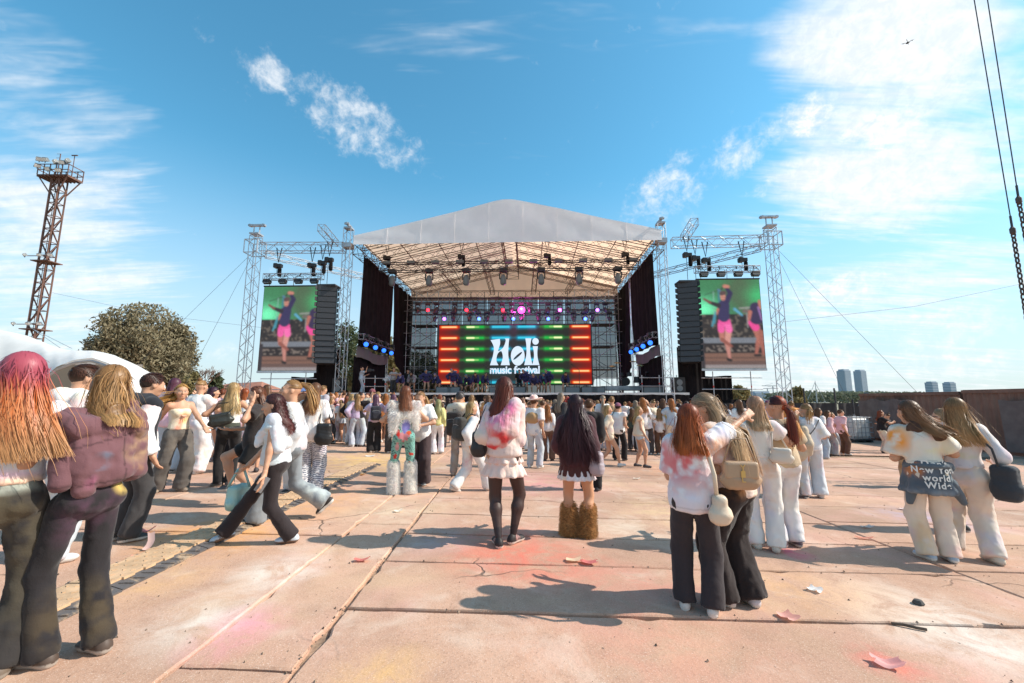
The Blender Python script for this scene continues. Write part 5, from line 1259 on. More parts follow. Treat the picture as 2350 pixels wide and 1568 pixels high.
class SDF:
    def __init__(s, h, k=.02): s.h = h; s.k = k; s.p = []
    def cone(s, a, b, ra, rb, k=None, flat=None, cuts=(), sub=False):
        a, b = np.asarray(a, float), np.asarray(b, float); r = max(ra, rb)
        def f(X, Y, Z):
            d = b-a; L2 = max(d@d, 1e-9); px, py, pz = X-a[0], Y-a[1], Z-a[2]
            t = np.clip((px*d[0]+py*d[1]+pz*d[2])/L2, 0, 1); qx, qy, qz = px-t*d[0], py-t*d[1], pz-t*d[2]
            if flat is not None:
                ax, m = flat; q = (qx*ax[0]+qy*ax[1]+qz*ax[2])*(m-1); qx, qy, qz = qx+q*ax[0], qy+q*ax[1], qz+q*ax[2]
            return np.sqrt(qx*qx+qy*qy+qz*qz) - (ra+(rb-ra)*t)
        s.p.append((f, np.minimum(a, b)-r, np.maximum(a, b)+r, s.k if k is None else k, cuts, sub)); return s
    def ell(s, c, r, R=None, k=None, cuts=(), sub=False):
        c, r = np.asarray(c, float), np.asarray(r, float)
        def f(X, Y, Z):
            x, y, z = X-c[0], Y-c[1], Z-c[2]
            if R is not None: x, y, z = [R[0][i]*x+R[1][i]*y+R[2][i]*z for i in range(3)]
            k0 = np.sqrt((x/r[0])**2+(y/r[1])**2+(z/r[2])**2); k1 = np.sqrt((x/r[0]**2)**2+(y/r[1]**2)**2+(z/r[2]**2)**2)
            return k0*(k0-1)/np.maximum(k1, 1e-6)
        m = np.full(3, r.max()) if R is not None else r
        s.p.append((f, c-m, c+m, s.k if k is None else k, cuts, sub)); return s
    def box(s, c, half, rad, R=None, k=None, cuts=(), sub=False):
        c, half = np.asarray(c, float), np.asarray(half, float)
        def f(X, Y, Z):
            x, y, z = X-c[0], Y-c[1], Z-c[2]
            if R is not None: x, y, z = [R[0][i]*x+R[1][i]*y+R[2][i]*z for i in range(3)]
            qx, qy, qz = np.abs(x)-half[0]+rad, np.abs(y)-half[1]+rad, np.abs(z)-half[2]+rad
            return np.sqrt(np.maximum(qx, 0)**2+np.maximum(qy, 0)**2+np.maximum(qz, 0)**2)+np.minimum(np.maximum(qx, np.maximum(qy, qz)), 0)-rad
        m = np.full(3, np.linalg.norm(half)) if R is not None else half
        s.p.append((f, c-m, c+m, s.k if k is None else k, cuts, sub)); return s
    def fn(s, f, lo, hi, k=None, cuts=(), sub=False): s.p.append((f, np.asarray(lo, float), np.asarray(hi, float), s.k if k is None else k, cuts, sub)); return s
    def mesh(s):
        h = s.h; add = [p for p in s.p if not p[5]]
        lo = np.min([p[1] for p in add], 0)-3*h; hi = np.max([p[2] for p in add], 0)+3*h
        n = np.ceil((hi-lo)/h).astype(int)+1; D = np.full(n, 9., np.float32)
        ax = [(lo[i]+h*np.arange(n[i])).astype(np.float32) for i in range(3)]
        for f, l, u, k, cuts, sub in s.p:
            i0 = np.clip(np.floor((l-k-2*h-lo)/h).astype(int), 0, n); i1 = np.clip(np.ceil((u+k+2*h-lo)/h).astype(int)+1, 0, n)
            if (i1 <= i0).any(): continue
            X, Y, Z = ax[0][i0[0]:i1[0], None, None], ax[1][None, i0[1]:i1[1], None], ax[2][None, None, i0[2]:i1[2]]
            d = f(X, Y, Z)
            for nn, pp in cuts: d = np.maximum(d, (X-pp[0])*nn[0]+(Y-pp[1])*nn[1]+(Z-pp[2])*nn[2])
            sl = (slice(i0[0], i1[0]), slice(i0[1], i1[1]), slice(i0[2], i1[2])); o = D[sl]
            if sub: d = -d; q = np.maximum(k-np.abs(o-d), 0)/max(k, 1e-6); D[sl] = np.maximum(o, d)+q*q*k/4
            else: q = np.maximum(k-np.abs(o-d), 0)/max(k, 1e-6); D[sl] = np.minimum(o, d)-q*q*k/4
        return surfnet(D, lo, h)
def vnormals(V, Q):
    nf = np.cross(V[Q[:, 2]]-V[Q[:, 0]], V[Q[:, 3]]-V[Q[:, 1]]); N = np.zeros_like(V)
    for c in range(3):
        for k in range(4): N[:, c] += np.bincount(Q[:, k], nf[:, c], len(V))
    return N/np.maximum(np.linalg.norm(N, axis=1), 1e-9)[:, None]
def folds(V, Q, amp, fz=3.0, fr=14.0, seed=0, ridge=True):
    """cloth folds pushed along the normals"""
    N = vnormals(V, Q); p = V*np.array([fr, fr, fz])
    a = fbm(p, seed, 3); b = fbm(V@np.array([[fr*.5, 0, 3.], [0, fr*.5, 2.], [2., 3., fz*2.4]])+9, seed+5, 2)
    f = ((1-np.abs(2*a-1))**1.4)*.75+((1-np.abs(2*b-1))**1.4)*.42 if ridge else a
    return V + N*((f-.48)*2*amp)[:, None]
def relax(V, Q, it=1):
    for _ in range(it):
        S = np.zeros_like(V); c = np.bincount(Q.ravel(), minlength=len(V))*2
        for k in range(4):
            for m in (1, 3):
                for a in range(3): S[:, a] += np.bincount(Q[:, k], V[Q[:, (k+m) % 4], a], len(V))
        V = .5*V+.5*S/np.maximum(c, 1)[:, None]
    return V
def rotm(yaw=0, pitch=0, roll=0):
    return np.array((Matrix.Rotation(R_(yaw), 3, 'Z') @ Matrix.Rotation(R_(pitch), 3, 'X') @ Matrix.Rotation(R_(roll), 3, 'Y')))
def unit(v): v = np.asarray(v, float); return v/max(np.linalg.norm(v), 1e-9)
def ik(a, c, l1, l2, pole):
    d = c-a; L = min(max(np.linalg.norm(d), 1e-4), (l1+l2)*.999); d = unit(d); c = a+d*L
    x = (l1*l1-l2*l2+L*L)/(2*L); y = math.sqrt(max(l1*l1-x*x, 0)); p = np.asarray(pole, float); p = unit(p-d*(p@d)); return a+d*x+p*y, c

# ------------------------------------------------------------------ people
def skeleton(H, pose, male=False):
    u = H; J = {'H': H, 'male': male}
    g = lambda k, d: pose.get(k, d)
    fL, fR = g('fL', (-.055, 0, 0, 10)), g('fR', (.055, 0, 0, -10)); pel = g('pel', (0, 0, 0)); lean = g('lean', (0, 0)); tw = g('tw', 0); ptw = g('ptw', 0)
    P = A_(pel[0], pel[1], .525+pel[2])*u
    Rp = rotm(ptw)
    for s, f, n in ((-1, fL, 'L'), (1, fR, 'R')):
        hip = P + Rp@A_(.052*s, 0, -.012)*u; an = A_(f[0], f[1], .045+f[2])*u; J['hip'+n] = hip
        J['kn'+n], J['an'+n] = ik(hip, an, .247*u, .238*u, rotm(f[3]*.6)@A_(s*.12, 1, 0)); J['foot'+n] = (f[3], f[4] if len(f) > 4 else 0)
    lz = math.sqrt(max(.297**2-lean[0]**2-lean[1]**2, .01)); N = P+A_(lean[0], lean[1], lz)*u; ax = unit(N-P)
    J['P'], J['N'], J['ax'] = P, N, ax; Rt = rotm(tw); Rt = Rt
    fw = unit(Rt@A_(0, 1, 0) - ax*(ax@(Rt@A_(0, 1, 0)))); rt = np.cross(fw, ax); J['fw'], J['rt'] = fw, rt
    fp = unit(Rp@A_(0, 1, 0) - ax*(ax@(Rp@A_(0, 1, 0)))*.5); J['Rc'] = np.stack([rt, fw, ax], 1); J['Rp'] = Rp
    sw = (.110 if male else .085)*g('sw', 1)
    for s, n in ((-1, 'L'), (1, 'R')):
        sh = N + (rt*sw*s - ax*.022)*u + A_(*g('s'+n, (0, 0, 0)))*u; J['sh'+n] = sh
        w = g('w'+n, None); w = sh/u + rt*s*.030 + A_(0, .015, -.30) if w is None else A_(*w)
        J['el'+n], J['wr'+n] = ik(sh, w*u, .172*u, .150*u, g('e'+n, tuple(rt*s*.2-fw*1.0)))
        J['hd'+n] = unit(A_(*g('h'+n, tuple(unit(J['wr'+n]-J['el'+n])))))
    hy = g('head', (0, 0, 0)); J['Rh'] = rotm(tw*.5)@rotm(*hy)
    J['HB'] = N+ax*.025*u; J['HC'] = J['HB'] + (ax*.03 + J['Rh']@A_(0, .012, .055))*u
    return J
def torso(sd, J, t, cuts=(), bust=True, wide=1.0):
    u = J['H']; P, N, ax, fw, rt, Rc = J['P'], J['N'], J['ax'], J['fw'], J['rt'], J['Rc']; m = 1.10 if J['male'] else 1.0
    sd.ell(P+ax*.005*u, A_(.084*wide, .064, .08)*u+t, Rc, .05*u, cuts)
    sd.ell(P+ax*.10*u, A_(.067*wide*m, .050*m, .085)*u+t, Rc, .05*u, cuts)
    sd.ell(P+ax*.205*u, A_(.078*wide*m, .056*m, .09)*u+t, Rc, .04*u, cuts)
    if bust and not J['male']:
        for s in (-1, 1): sd.ell(P+ax*.205*u+fw*.045*u+rt*.036*s*u, A_(.031, .030, .034)*u+t, None, .02*u, cuts)
def limbs_arm(sd, J, n, t, r=(.027, .0235, .020, .0155), upto=2.0, cutend=True, flare=0.0):
    u = J['H']; a, b, c = J['sh'+n], J['el'+n], J['wr'+n]; m = 1.15 if J['male'] else 1.0
    if upto <= 1:
        e = a+(b-a)*upto; rr = r[0]+(r[1]-r[0])*upto
        sd.cone(a, e, r[0]*u*m+t, rr*u*m+t+flare, .025*u, None, ((unit(b-a), e),) if cutend else ())
    else:
        sd.cone(a, b, r[0]*u*m+t, r[1]*u*m+t+flare*.6, .025*u); e = b+(c-b)*(upto-1); rr = r[2]+(r[3]-r[2])*(upto-1)
        sd.cone(b, e, r[1]*u*m*.98+t+flare*.6, rr*u*m+t+flare, .02*u, None, ((unit(c-b), e),) if cutend else ())
def hand_mesh(J, n, h, grip=.35):
    u = J['H']*1.04; w = J['wr'+n]; d = J['hd'+n]; s = -1 if n == 'L' else 1
    side = unit(np.cross(d, J['fw']) if abs(d@J['fw']) < .9 else np.cross(d, A_(0, 0, 1))); nm = np.cross(side, d)
    sd = SDF(h, .004*u)
    sd.cone(w-d*.02*u, w+d*.012*u, .0155*u, .0155*u, .01*u)
    sd.box(w+d*.034*u, A_(.021, .0095, .028)*u, .008*u, np.stack([side, nm, d], 1), .012*u)
    for k, (o, L) in enumerate(((-.0155, .040), (-.005, .046), (.0055, .043), (.0155, .034))):
        b = w+d*.058*u+side*o*u; c = unit(d+nm*grip*.6+side*o*4); e = b+c*L*.5*u; f = e+unit(d+nm*grip*2.0)*L*.55*u
        sd.cone(b, e, .0062*u, .0056*u, .003*u); sd.cone(e, f, .0056*u, .0046*u, .002*u)
    th = w+d*.018*u-side*.018*u*1.0; e = th+unit(d*.7-side*.8+nm*.4)*.026*u; sd.cone(th, e, .0085*u, .007*u, .006*u); sd.cone(e, e+unit(d+nm*.4-side*.1)*.024*u, .0068*u, .0055*u, .003*u)
    return sd.mesh()
SKIN = (.56, .30, .19)
def body_mesh(J, res, skin, fine=True, face=True, legcol=None, legz=0.0, sock=None, ls=1.0, ts=-.006):
    u = J['H']; sd = SDF(max(res*1.5, .018), .02*u); torso(sd, J, ts*u)
    sd.cone(J['shL'], J['shR'], .029*u, .029*u, .04*u); sd.cone(J['N']-J['ax']*.05*u, J['HB'], .052*u, .031*u, .04*u)
    for n in 'LR':
        limbs_arm(sd, J, n, 0, cutend=False); h, k, a = J['hip'+n], J['kn'+n], J['an'+n]; m = 1.0
        sd.cone(h, k, .056*u*ls, .036*u*ls, .03*u); c = k+(a-k)*.3+unit(k-a)*0-A_(0, .008, 0)*u; sd.cone(k, c, .034*u*ls, .036*u*ls, .02*u); sd.cone(c, a, .036*u*ls, .020*u, .02*u)
        f = rotm(J['foot'+n][0])@A_(0, 1, 0); sd.cone(a-A_(0, 0, .024)*u, a+f*.05*u-A_(0, 0, .032)*u, .014*u, .010*u, .01*u)
        b = P_ = J['P']-J['fw']*.03*u; sd.ell(h-J['fw']*.020*u+A_(0, 0, .012)*u, A_(.042, .040, .044)*u*ls, None, .03*u)
    if not fine:
        for n in 'LR': sd.ell(J['wr'+n]+J['hd'+n]*.045*u, (.024*u,)*3, None, .01*u)
    V, Q = sd.mesh(); V = relax(V, Q, 1)
    Vs, Qs, Cs = [V], [Q], []
    # head
    hr = .0072 if res < .0136 else (.0095 if res < .02 else .014); Rh, c = J['Rh'], J['HC']; L = lambda x, y, z: c+Rh@A_(x, y, z)*u
    hd = SDF(hr, .012*u); m = 1.04 if J['male'] else 1.0
    hd.cone(J['HB']-J['ax']*.02*u, L(0, -.012, -.02), .033*u*m, .031*u*m, .012*u)
    hd.ell(L(0, -.008, .012), A_(.047, .058, .057)*u, Rh); hd.ell(L(0, .016, -.018), A_(.0385*m, .043, .050)*u, Rh, .02*u); hd.ell(L(0, .037, -.057), A_(.017*m, .016, .013)*u, Rh, .025*u)
    for s in (-1, 1):
        hd.ell(L(.049*s, -.004, -.010), A_(.006, .013, .018)*u, Rh, .006*u); hd.ell(L(.026*s, .042, -.018), A_(.013, .012, .013)*u, Rh, .02*u)
    hd.ell(L(0, .052, .013), A_(.030, .009, .007)*u, Rh, .012*u)
    hd.cone(L(0, .057, .005), L(0, .069, -.019), .0045*u, .0085*u, .008*u); 
    for s in (-1, 1): hd.ell(L(.0185*s, .064, .000), A_(.0125, .0085, .0075)*u, Rh, .008*u, (), True)
    hd.ell(L(0, .057, -.0375), A_(.0125, .0055, .0035)*u, Rh, .004*u); hd.ell(L(0, .056, -.0445), A_(.0115, .0055, .004)*u, Rh, .004*u)
    for s in (-1, 1): hd.ell(L(.0185*s, .0505, .000), (.0085*u,)*3, None, .002*u)
    V2, Q2 = hd.mesh(); Vs.append(V2); Qs.append(Q2)
    if fine:
        for n in 'LR':
            a, b = hand_mesh(J, n, .0058 if res < .013 else (.0075 if res < .0185 else .0095)); Vs.append(a); Qs.append(b)
    o = 0; QQ = []
    for a, b in zip(Vs, Qs): QQ.append(b+o); o += len(a)
    VV = np.concatenate(Vs); QQ = np.concatenate(QQ)
    C = np.tile(np.array(skin, float), (len(VV), 1)); C *= (.93+.14*fbm(VV*9, 3, 2))[:, None]
    lp = (VV-c)@Rh/u; dd = lambda x, y, z, r: np.clip(1.4-np.linalg.norm((lp-np.array([x, y, z]))/np.array(r), axis=1)*1.0, 0, 1)[:, None]
    isf = (lp[:, 1] > .03)[:, None]*(np.abs(lp[:, 2]) < .1)[:, None]
    def pt(w, col): nonlocal C; w = np.clip(w, 0, 1)*isf; C = C*(1-w)+np.array(col)*w
    pt(dd(0, .058, -.041, (.0125, .012, .0065))*.75, (skin[0]*.85, skin[1]*.50, skin[2]*.52))
    for s in (-1, 1):
        pt(dd(.026*s, .05, -.02, (.014, .02, .012))*.22, (skin[0], skin[1]*.6, skin[2]*.6))
        pt(dd(.0185*s, .056, .016, (.0145, .02, .0035))*.7, (.12, .07, .045)); pt(dd(.0185*s, .058, .000, (.0085, .02, .0042))*.9, (.55, .50, .47)); pt(dd(.0185*s, .06, .000, (.0036, .02, .0040)), (.03, .025, .025)); pt(dd(.0185*s, .056, .0052, (.0105, .02, .0018))*.8, (.04, .025, .02))
    if legcol is not None:
        w = np.clip((legz*u-VV[:, 2])/.01, 0, 1)[:, None]; far = (np.linalg.norm((VV-J['wrL']), axis=1) > .16*u)&(np.linalg.norm((VV-J['wrR']), axis=1) > .16*u); w = w*far[:, None]; C = C*(1-w)+np.array(legcol)*w
    if sock is not None:
        for n in 'LR':
            w = np.clip((sock[1]*u-np.linalg.norm(VV-J['an'+n], axis=1))/.01, 0, 1)[:, None]; C = C*(1-w)+np.array(sock[0])*w
    return VV, QQ, C
def dye(V, base, u, var=.10, stains=(), seed=0, fade=None, speck=None):
    """cloth colour with wear and powder stains (stains: centre and radius in body heights, colour, strength)"""
    V = np.asarray(V); C = np.tile(np.array(base, float), (len(V), 1)); n = fbm(V*7+seed, seed, 3); C *= (1-var+2*var*n)[:, None]
    nb = fbm(V*13+seed*3, seed+4, 4)
    if min(base) > .42 and u > 1.2:
        for q, pc in enumerate(((.80, .42, .22), (.76, .36, .42), (.80, .66, .34), (.56, .55, .74))):
            w = np.clip((fbm(V*4.5+seed+q*7, seed+q*3, 3)-.56)*7, 0, 1)*np.clip((nb-.3)*3, 0, 1)*.34; C = C*(1-w[:, None])+np.array(pc)*w[:, None]
    for (c, r, col, k) in stains:
        rr = np.asarray(r if np.ndim(r) else (r, r, r), float)
        d = np.linalg.norm((V/u-np.array(c))/rr, axis=1); w = np.clip((1.35-d)*1.3, 0, 1)*np.clip((nb-.34)*4.5, 0, 1)*k; C = C*(1-w[:, None])+np.array(col)*w[:, None]
    if speck:
        col, th, k = speck; w = np.clip((fbm(V*34+seed, seed+9, 2)-th)*8, 0, 1)*k; C = C*(1-w[:, None])+np.array(col)*w[:, None]
    return C
def g_top(J, res, inflate=.012, hem=-.02, sleeve=.5, col=(.8, .8, .8), stains=(), amp=.006, sflare=.012, neck=.05, strap=False, seed=1, wide=1.0, hemflare=0.0, var=.06, hood=False, top=None, fn=None, speck=None, fz=3.0, tuck=False):
    res *= 1.1; u = J['H']; sd = SDF(res, .02*u); P, ax = J['P'], J['ax']; cut = [(-ax, P+ax*hem*u)]
    if top is not None: cut.append((ax, P+ax*top*u))
    torso(sd, J, inflate*u, tuple(cut), True, wide)
    if hem < .05 and top is None and not tuck: sd.ell(P+ax*.005*u, A_(.0885*wide, .073, .088)*u+inflate*u*.35, J['Rc'], .05*u, tuple(cut)); sd.ell(P+ax*.075*u, A_(.078*wide, .064, .08)*u+inflate*u*.35, J['Rc'], .05*u, tuple(cut))
    if hemflare: sd.cone(P+ax*.12*u, P+ax*hem*u, .085*u+inflate*u, (.10+hemflare)*u+inflate*u, .04*u, (J['fw'], 1.35), tuple(cut))
    if top is None:
        sd.cone(J['shL'], J['shR'], (.023+inflate)*u, (.023+inflate)*u, .035*u); sd.cone(J['N']-J['ax']*.06*u, J['N']+J['ax']*.004*u, .07*u, .045*u, .03*u)
        if sleeve > 0:
            for n in 'LR': limbs_arm(sd, J, n, inflate*u, upto=sleeve, flare=sflare*u)
        sd.ell(J['HB']+J['fw']*.012*u, (neck*u, neck*u, .045*u), None, .004*u, (), True)
    if hood: sd.ell(J['N']-J['fw']*.065*u-ax*.01*u, A_(.085, .045, .055)*u, J['Rc'], .03*u); sd.cone(J['N']+J['rt']*.05*u-ax*.0*u, J['N']-J['rt']*.05*u, .045*u, .045*u, .02*u); sd.ell(J['HB']+ax*.03*u+J['fw']*.012*u, (.042*u, .045*u, .06*u), None, .01*u, (), True)
    V, Q = sd.mesh(); V = relax(V, Q, 1)
    if amp: V = folds(V, Q, amp*u, fz, 11., seed)
    C = dye(V, col, u, var, stains, seed, speck=speck)
    e = np.abs((V-P)@ax-hem*u-.012); C[(e < .004)] *= .80
    if fn: C = fn(V, C, u)
    return V, Q, C
def g_trousers(J, res, rt=.060, rk=.048, rh=.056, waist=.085, col=(.02, .02, .02), stains=(), amp=.006, drop=.016, upto=2.0, seed=2, var=.12, seat=1.0, fn=None, speck=None, fz=4.0, hip=0.0):
    res *= 1.12; rt, rk, rh = rt*.93, rk*.90, rh*.90; u = J['H']; sd = SDF(res, .02*u); P, ax, Rc = J['P'], J['ax'], J['Rc']; cut = ((ax, P+ax*waist*u),)
    sd.ell(P+ax*.012*u, A_(.0865+hip, .068, .084)*u, Rc, .04*u, cut); sd.ell(P+ax*.075*u, A_(.072, .056, .07)*u, Rc, .03*u, cut)
    for n in 'LR':
        h, k, a = J['hip'+n], J['kn'+n], J['an'+n]
        sd.ell(h-J['fw']*.030*u+A_(0, 0, .012)*u, A_(.047, .045, .050)*u*seat, None, .03*u, cut)
        if upto <= 1: e = h+(k-h)*upto; sd.cone(h, e, rt*u, (rt+(rk-rt)*upto)*u, .012*u, None, ((unit(k-h), e),)+cut)
        else:
            sd.cone(h, k, rt*u, rk*u, .012*u, None, cut); f = rotm(J['foot'+n][0])@A_(0, 1, 0); e = a+unit(a-k)*drop*u+f*.012*u
            if upto < 2: e = k+(a-k)*(upto-1)
            sd.cone(k, e, rk*u, rh*u, .02*u, None, ((unit(e-k), e),))
    V, Q = sd.mesh(); V = relax(V, Q, 1)
    V[:, 2] = np.maximum(V[:, 2], .006)
    if amp: V = folds(V, Q, amp*u, fz, 10., seed)
    C = dye(V, col, u, var, stains, seed, speck=speck)
    if fn: C = fn(V, C, u)
    return V, Q, C
def g_skirt(J, res, waist=.10, hem=-.10, r0=.085, r1=.15, waves=11, wamp=.012, tiers=None, col=(.8, .7, .65), stains=(), seed=3, var=.08, fn=None, dy=0.0, amp=.004):
    u = J['H']; P, ax = J['P'], J['ax']; fw, rt = J['fw'], J['rt']; z0, z1 = waist*u, hem*u; sd = SDF(res, .004*u)
    def f(X, Y, Z):
        x, y, z = X-P[0], Y-P[1], Z-P[2]; a = x*rt[0]+y*rt[1]; b = (x*fw[0]+y*fw[1])*1.25+dy; s = np.clip((z0-z)/(z0-z1), 0, 1); th = np.arctan2(b, a)
        if tiers: q = s*tiers; fr = q-np.floor(q*.9999); r = (r0+(r1-r0)*s+.012*fr)*u + wamp*u*fr*np.sin(waves*th+np.floor(q*.9999)*2+.8*np.sin(3*th))
        else: r = (r0+(r1-r0)*s**.9)*u + wamp*u*s*np.sin(waves*th+.8*np.sin(2*th+seed))
        return np.maximum(np.maximum((np.sqrt(a*a+b*b)-r)*.8, z-z0), z1-z)
    m = (r1+.05)*u; sd.fn(f, P+A_(-m, -m, z1-.01), P+A_(m, m, z0+.01)); V, Q = sd.mesh(); V = relax(V, Q, 1)
    if amp: V = folds(V, Q, amp*u, 6, 16, seed)
    C = dye(V, col, u, var, stains, seed)
    if fn: C = fn(V, C, u)
    return V, Q, C
def g_shoe(J, n, res, col=(.05, .05, .05), sole=(.6, .58, .55), L=.082, h=1.0, stripes=None, high=0.0):
    u = J['H']; a = J['an'+n]; yaw, pit = J['foot'+n]; R = rotm(yaw, -pit); f = lambda x, y, z: a+R@(A_(x, y, z)*u); sd = SDF(.0105 if res < .016 else .014, .012*u)
    sd.cone(f(0, -.020, -.026), f(0, .066, -.030), .024*u, .021*u, .02*u); sd.ell(f(0, .068, -.029), A_(.028, .036, .017)*u, R); sd.ell(f(0, -.012, -.016), A_(.022, .026, .03)*u, R)
    sd.cone(f(0, 0, -.012), f(0, .03, -.02), .021*u, .018*u, .015*u)
    if high: sd.cone(f(0, -.004, -.01), f(0, -.006, high), .024*u, .027*u, .01*u)
    up = R@A_(0, 0, 1); fl = f(0, 0, -.045); V, Q = SDF.mesh(_cut(sd, -up, fl))
    lp = (V-a)@R/u; C = np.tile(np.array(col, float), (len(V), 1)); s = (lp[:, 2] < -.0285); C[s] = sole
    if stripes is not None:
        w = (np.abs(((lp[:, 1]-lp[:, 2]*.5)*70) % 1-.5) < .2)&(lp[:, 1] > .0)&(lp[:, 1] < .042)&(np.abs(lp[:, 0]) > .009)&(~s); C[w] = stripes
    return V, Q, C
def _cut(sd, n, p):
    sd.p = [(f, l, u, k, tuple(c)+((n, p),), sb) for (f, l, u, k, c, sb) in sd.p]; return sd
def ribbons(P, W, col, N=None, hz=1e3):
    """P: (n,k,3) strand points, W: (n,k) widths, col: (n,k,3)"""
    n, k, _ = P.shape; T = np.gradient(P, axis=1); c = P.mean(1, keepdims=True).mean(0, keepdims=True)
    out = P-np.concatenate([c[..., :2].repeat(k, 1), P[:1, :, 2:]*0+c[..., 2:]], -1) if N is None else N
    out = np.array(out); out = out+0*P; out[..., 2] *= .2+.8*np.clip((P[..., 2]-hz)/.05, 0, 1)
    S = np.cross(T, out); S /= np.maximum(np.linalg.norm(S, axis=-1, keepdims=True), 1e-9)
    A = P-S*W[..., None]/2; B = P+S*W[..., None]/2; V = np.stack([A, B], 2).reshape(-1, 3); C = np.repeat(col.reshape(-1, 3), 2, 0)
    i = (np.arange(n)[:, None]*k+np.arange(k-1)[None]).ravel()*2; Q = np.stack([i, i+1, i+3, i+2], 1); return V, Q, C
def g_hair(J, res, style='long', length=.30, col=(.25, .12, .06), col2=None, n=520, width=.0065, vol=1.0, wave=.0025, wfreq=1.6, wind=(0, 0, 0), spread=1.0, seed=4, back=.0, cfun=None, tail=None, curl=0.0, front=.12, fringe=False):
    u = J['H']; r = np.random.default_rng(seed); Rh, HC = J['Rh'], J['HC']; col = np.array(col, float); col2 = col*1.35 if col2 is None else np.array(col2, float)
    Vs, Qs, Cs = [], [], []
    rad = A_(.0495, .0610, .0600)*u*(1+.10*(vol-1)); cc = HC+Rh@A_(0, -.008, .012)*u
    sd = SDF(max(res*.7, .008), .01*u); L = lambda x, y, z: HC+Rh@A_(x, y, z)*u
    sd.ell(cc, rad*(.935 if style != 'short' else .98), Rh)
    if style in ('long',):
        sd.ell(L(0, -.020, -.03), A_(.041*vol, .038, .052)*u, Rh, .012*u)
        btm = J['N']-J['ax']*max(length*.8-.12, .0)*u-J['fw']*(.062+back)*u+A_(*wind)*u*.6
        st = L(0, -.045, -.05); mid = J['N']-J['fw']*(.058+back)*u-J['ax']*.01*u
        sp = min(spread, 1.25); sd.cone(st, mid, .030*u*vol, .026*u*sp, .012*u, (J['fw'], 2.2)); sd.cone(mid+J['fw']*.004*u, btm+J['fw']*.008*u, .045*u*sp, .035*u*sp, .006*u, (J['fw'], 6.0))
    if style == 'bun': sd.ell(L(0, -.035, .078), A_(.022, .022, .020)*u, Rh, .008*u)
    if tail is not None:
        pts = [L(0, -.062, .015+.02*tail.get('h', 0))]; d = Rh@A_(0, -.04, .01); e = pts[0]+d*u*.7; t_end = A_(*tail['end'])*u
        for q in (.25, .5, .75, 1.0): pts.append(e*(1-q)**1.3+t_end*(1-(1-q)**1.3)+A_(0, 0, .02*math.sin(PI*q))*u)
        for a, b, ra, rb in zip(pts[:-1], pts[1:], (.014, .020, .020, .016), (.020, .020, .016, .008)): sd.cone(a, b, ra*u, rb*u, .006*u)
    zc = .030 if style != 'short' else .022
    sd.ell(L(0, .062, -.040), A_(.050, .052, .062)*u, Rh, .008*u, (), True)       # the face stays free
    sd.ell(L(0, .02, -.10), A_(.060, .055, .055)*u, Rh, .008*u, (), True) if style != 'long' else None
    V, Q = sd.mesh(); nb = fbm(np.stack([V[:, 0]*60, V[:, 1]*60, V[:, 2]*4], 1), seed, 2); C = col[None]*(.6+.5*nb)[:, None]
    if cfun is not None: C = cfun(np.clip((HC[2]+.06*u-V[:, 2])/(length*u+.12*u), 0, 1), V/u, nb, C)
    Vs.append(V); Qs.append(Q); Cs.append(C)
    # strands
    n = int(n*.70); width *= 1.26; k = {'long': 12, 'short': 3, 'bun': 6, 'tight': 6}[style]
    ph = r.uniform(-PI, PI, n*2); th0 = np.arccos(1-r.random(n*2)*1.02)
    if style == 'short': ok = ~((np.abs(ph) < 1.05)&(th0 > .95))&(th0 < 1.75)
    else: ok = ~((np.abs(ph) < 1.15)&(th0 > .72))
    ph, th0 = ph[ok][:n], np.minimum(th0[ok][:n], 1.55 if style != 'short' else 1.8); m = len(ph); P = np.zeros((m, k, 3)); rnd = r.random(m)
    clump = r.integers(0, 46, m); cph = r.uniform(0, 6.28, 46)[clump]; csc = r.normal(size=46)[clump]
    sphere = lambda th, f, lift: (np.stack([np.sin(th)*np.sin(f), np.sin(th)*np.cos(f), np.cos(th)], 1)*rad*lift[:, None])@Rh.T+cc
    lift = 1.0+.07*rnd*vol
    if style == 'short':
        base = sphere(th0, ph, lift*.98); Nn = unit_rows(base-cc); sweep = Rh@A_(.2, .75, 0); 
        for q in range(k): P[:, q] = base + (Nn*.22*(1.6-q/(k-1))+sweep[None]*.75*np.clip(np.cos(th0)+.35, 0, 1)[:, None]+r.normal(size=(m, 3))*.10-A_(0, 0, .5)*(th0 > .9)[:, None]*1.2)*length*u*(q/(k-1))
    else:
        kt = 5 if style == 'long' else k
        tgt = np.where(np.abs(ph) < 1.9, np.sign(ph)*(1.75+.5*rnd), ph)
        for q in range(kt):
            s = q/(kt-1); thq = th0+(1.78-th0)*s; f = ph+(tgt-ph)*s**.8
            if style != 'long':                        # combed back towards the knot
                knot = 1.15 if style == 'bun' else 1.5; thq = th0+(knot-th0)*s; f = ph+(np.where(ph > 0, PI, -PI)-ph)*s**1.1
            P[:, q] = sphere(thq, f, lift*(1+.02*(vol-1)))
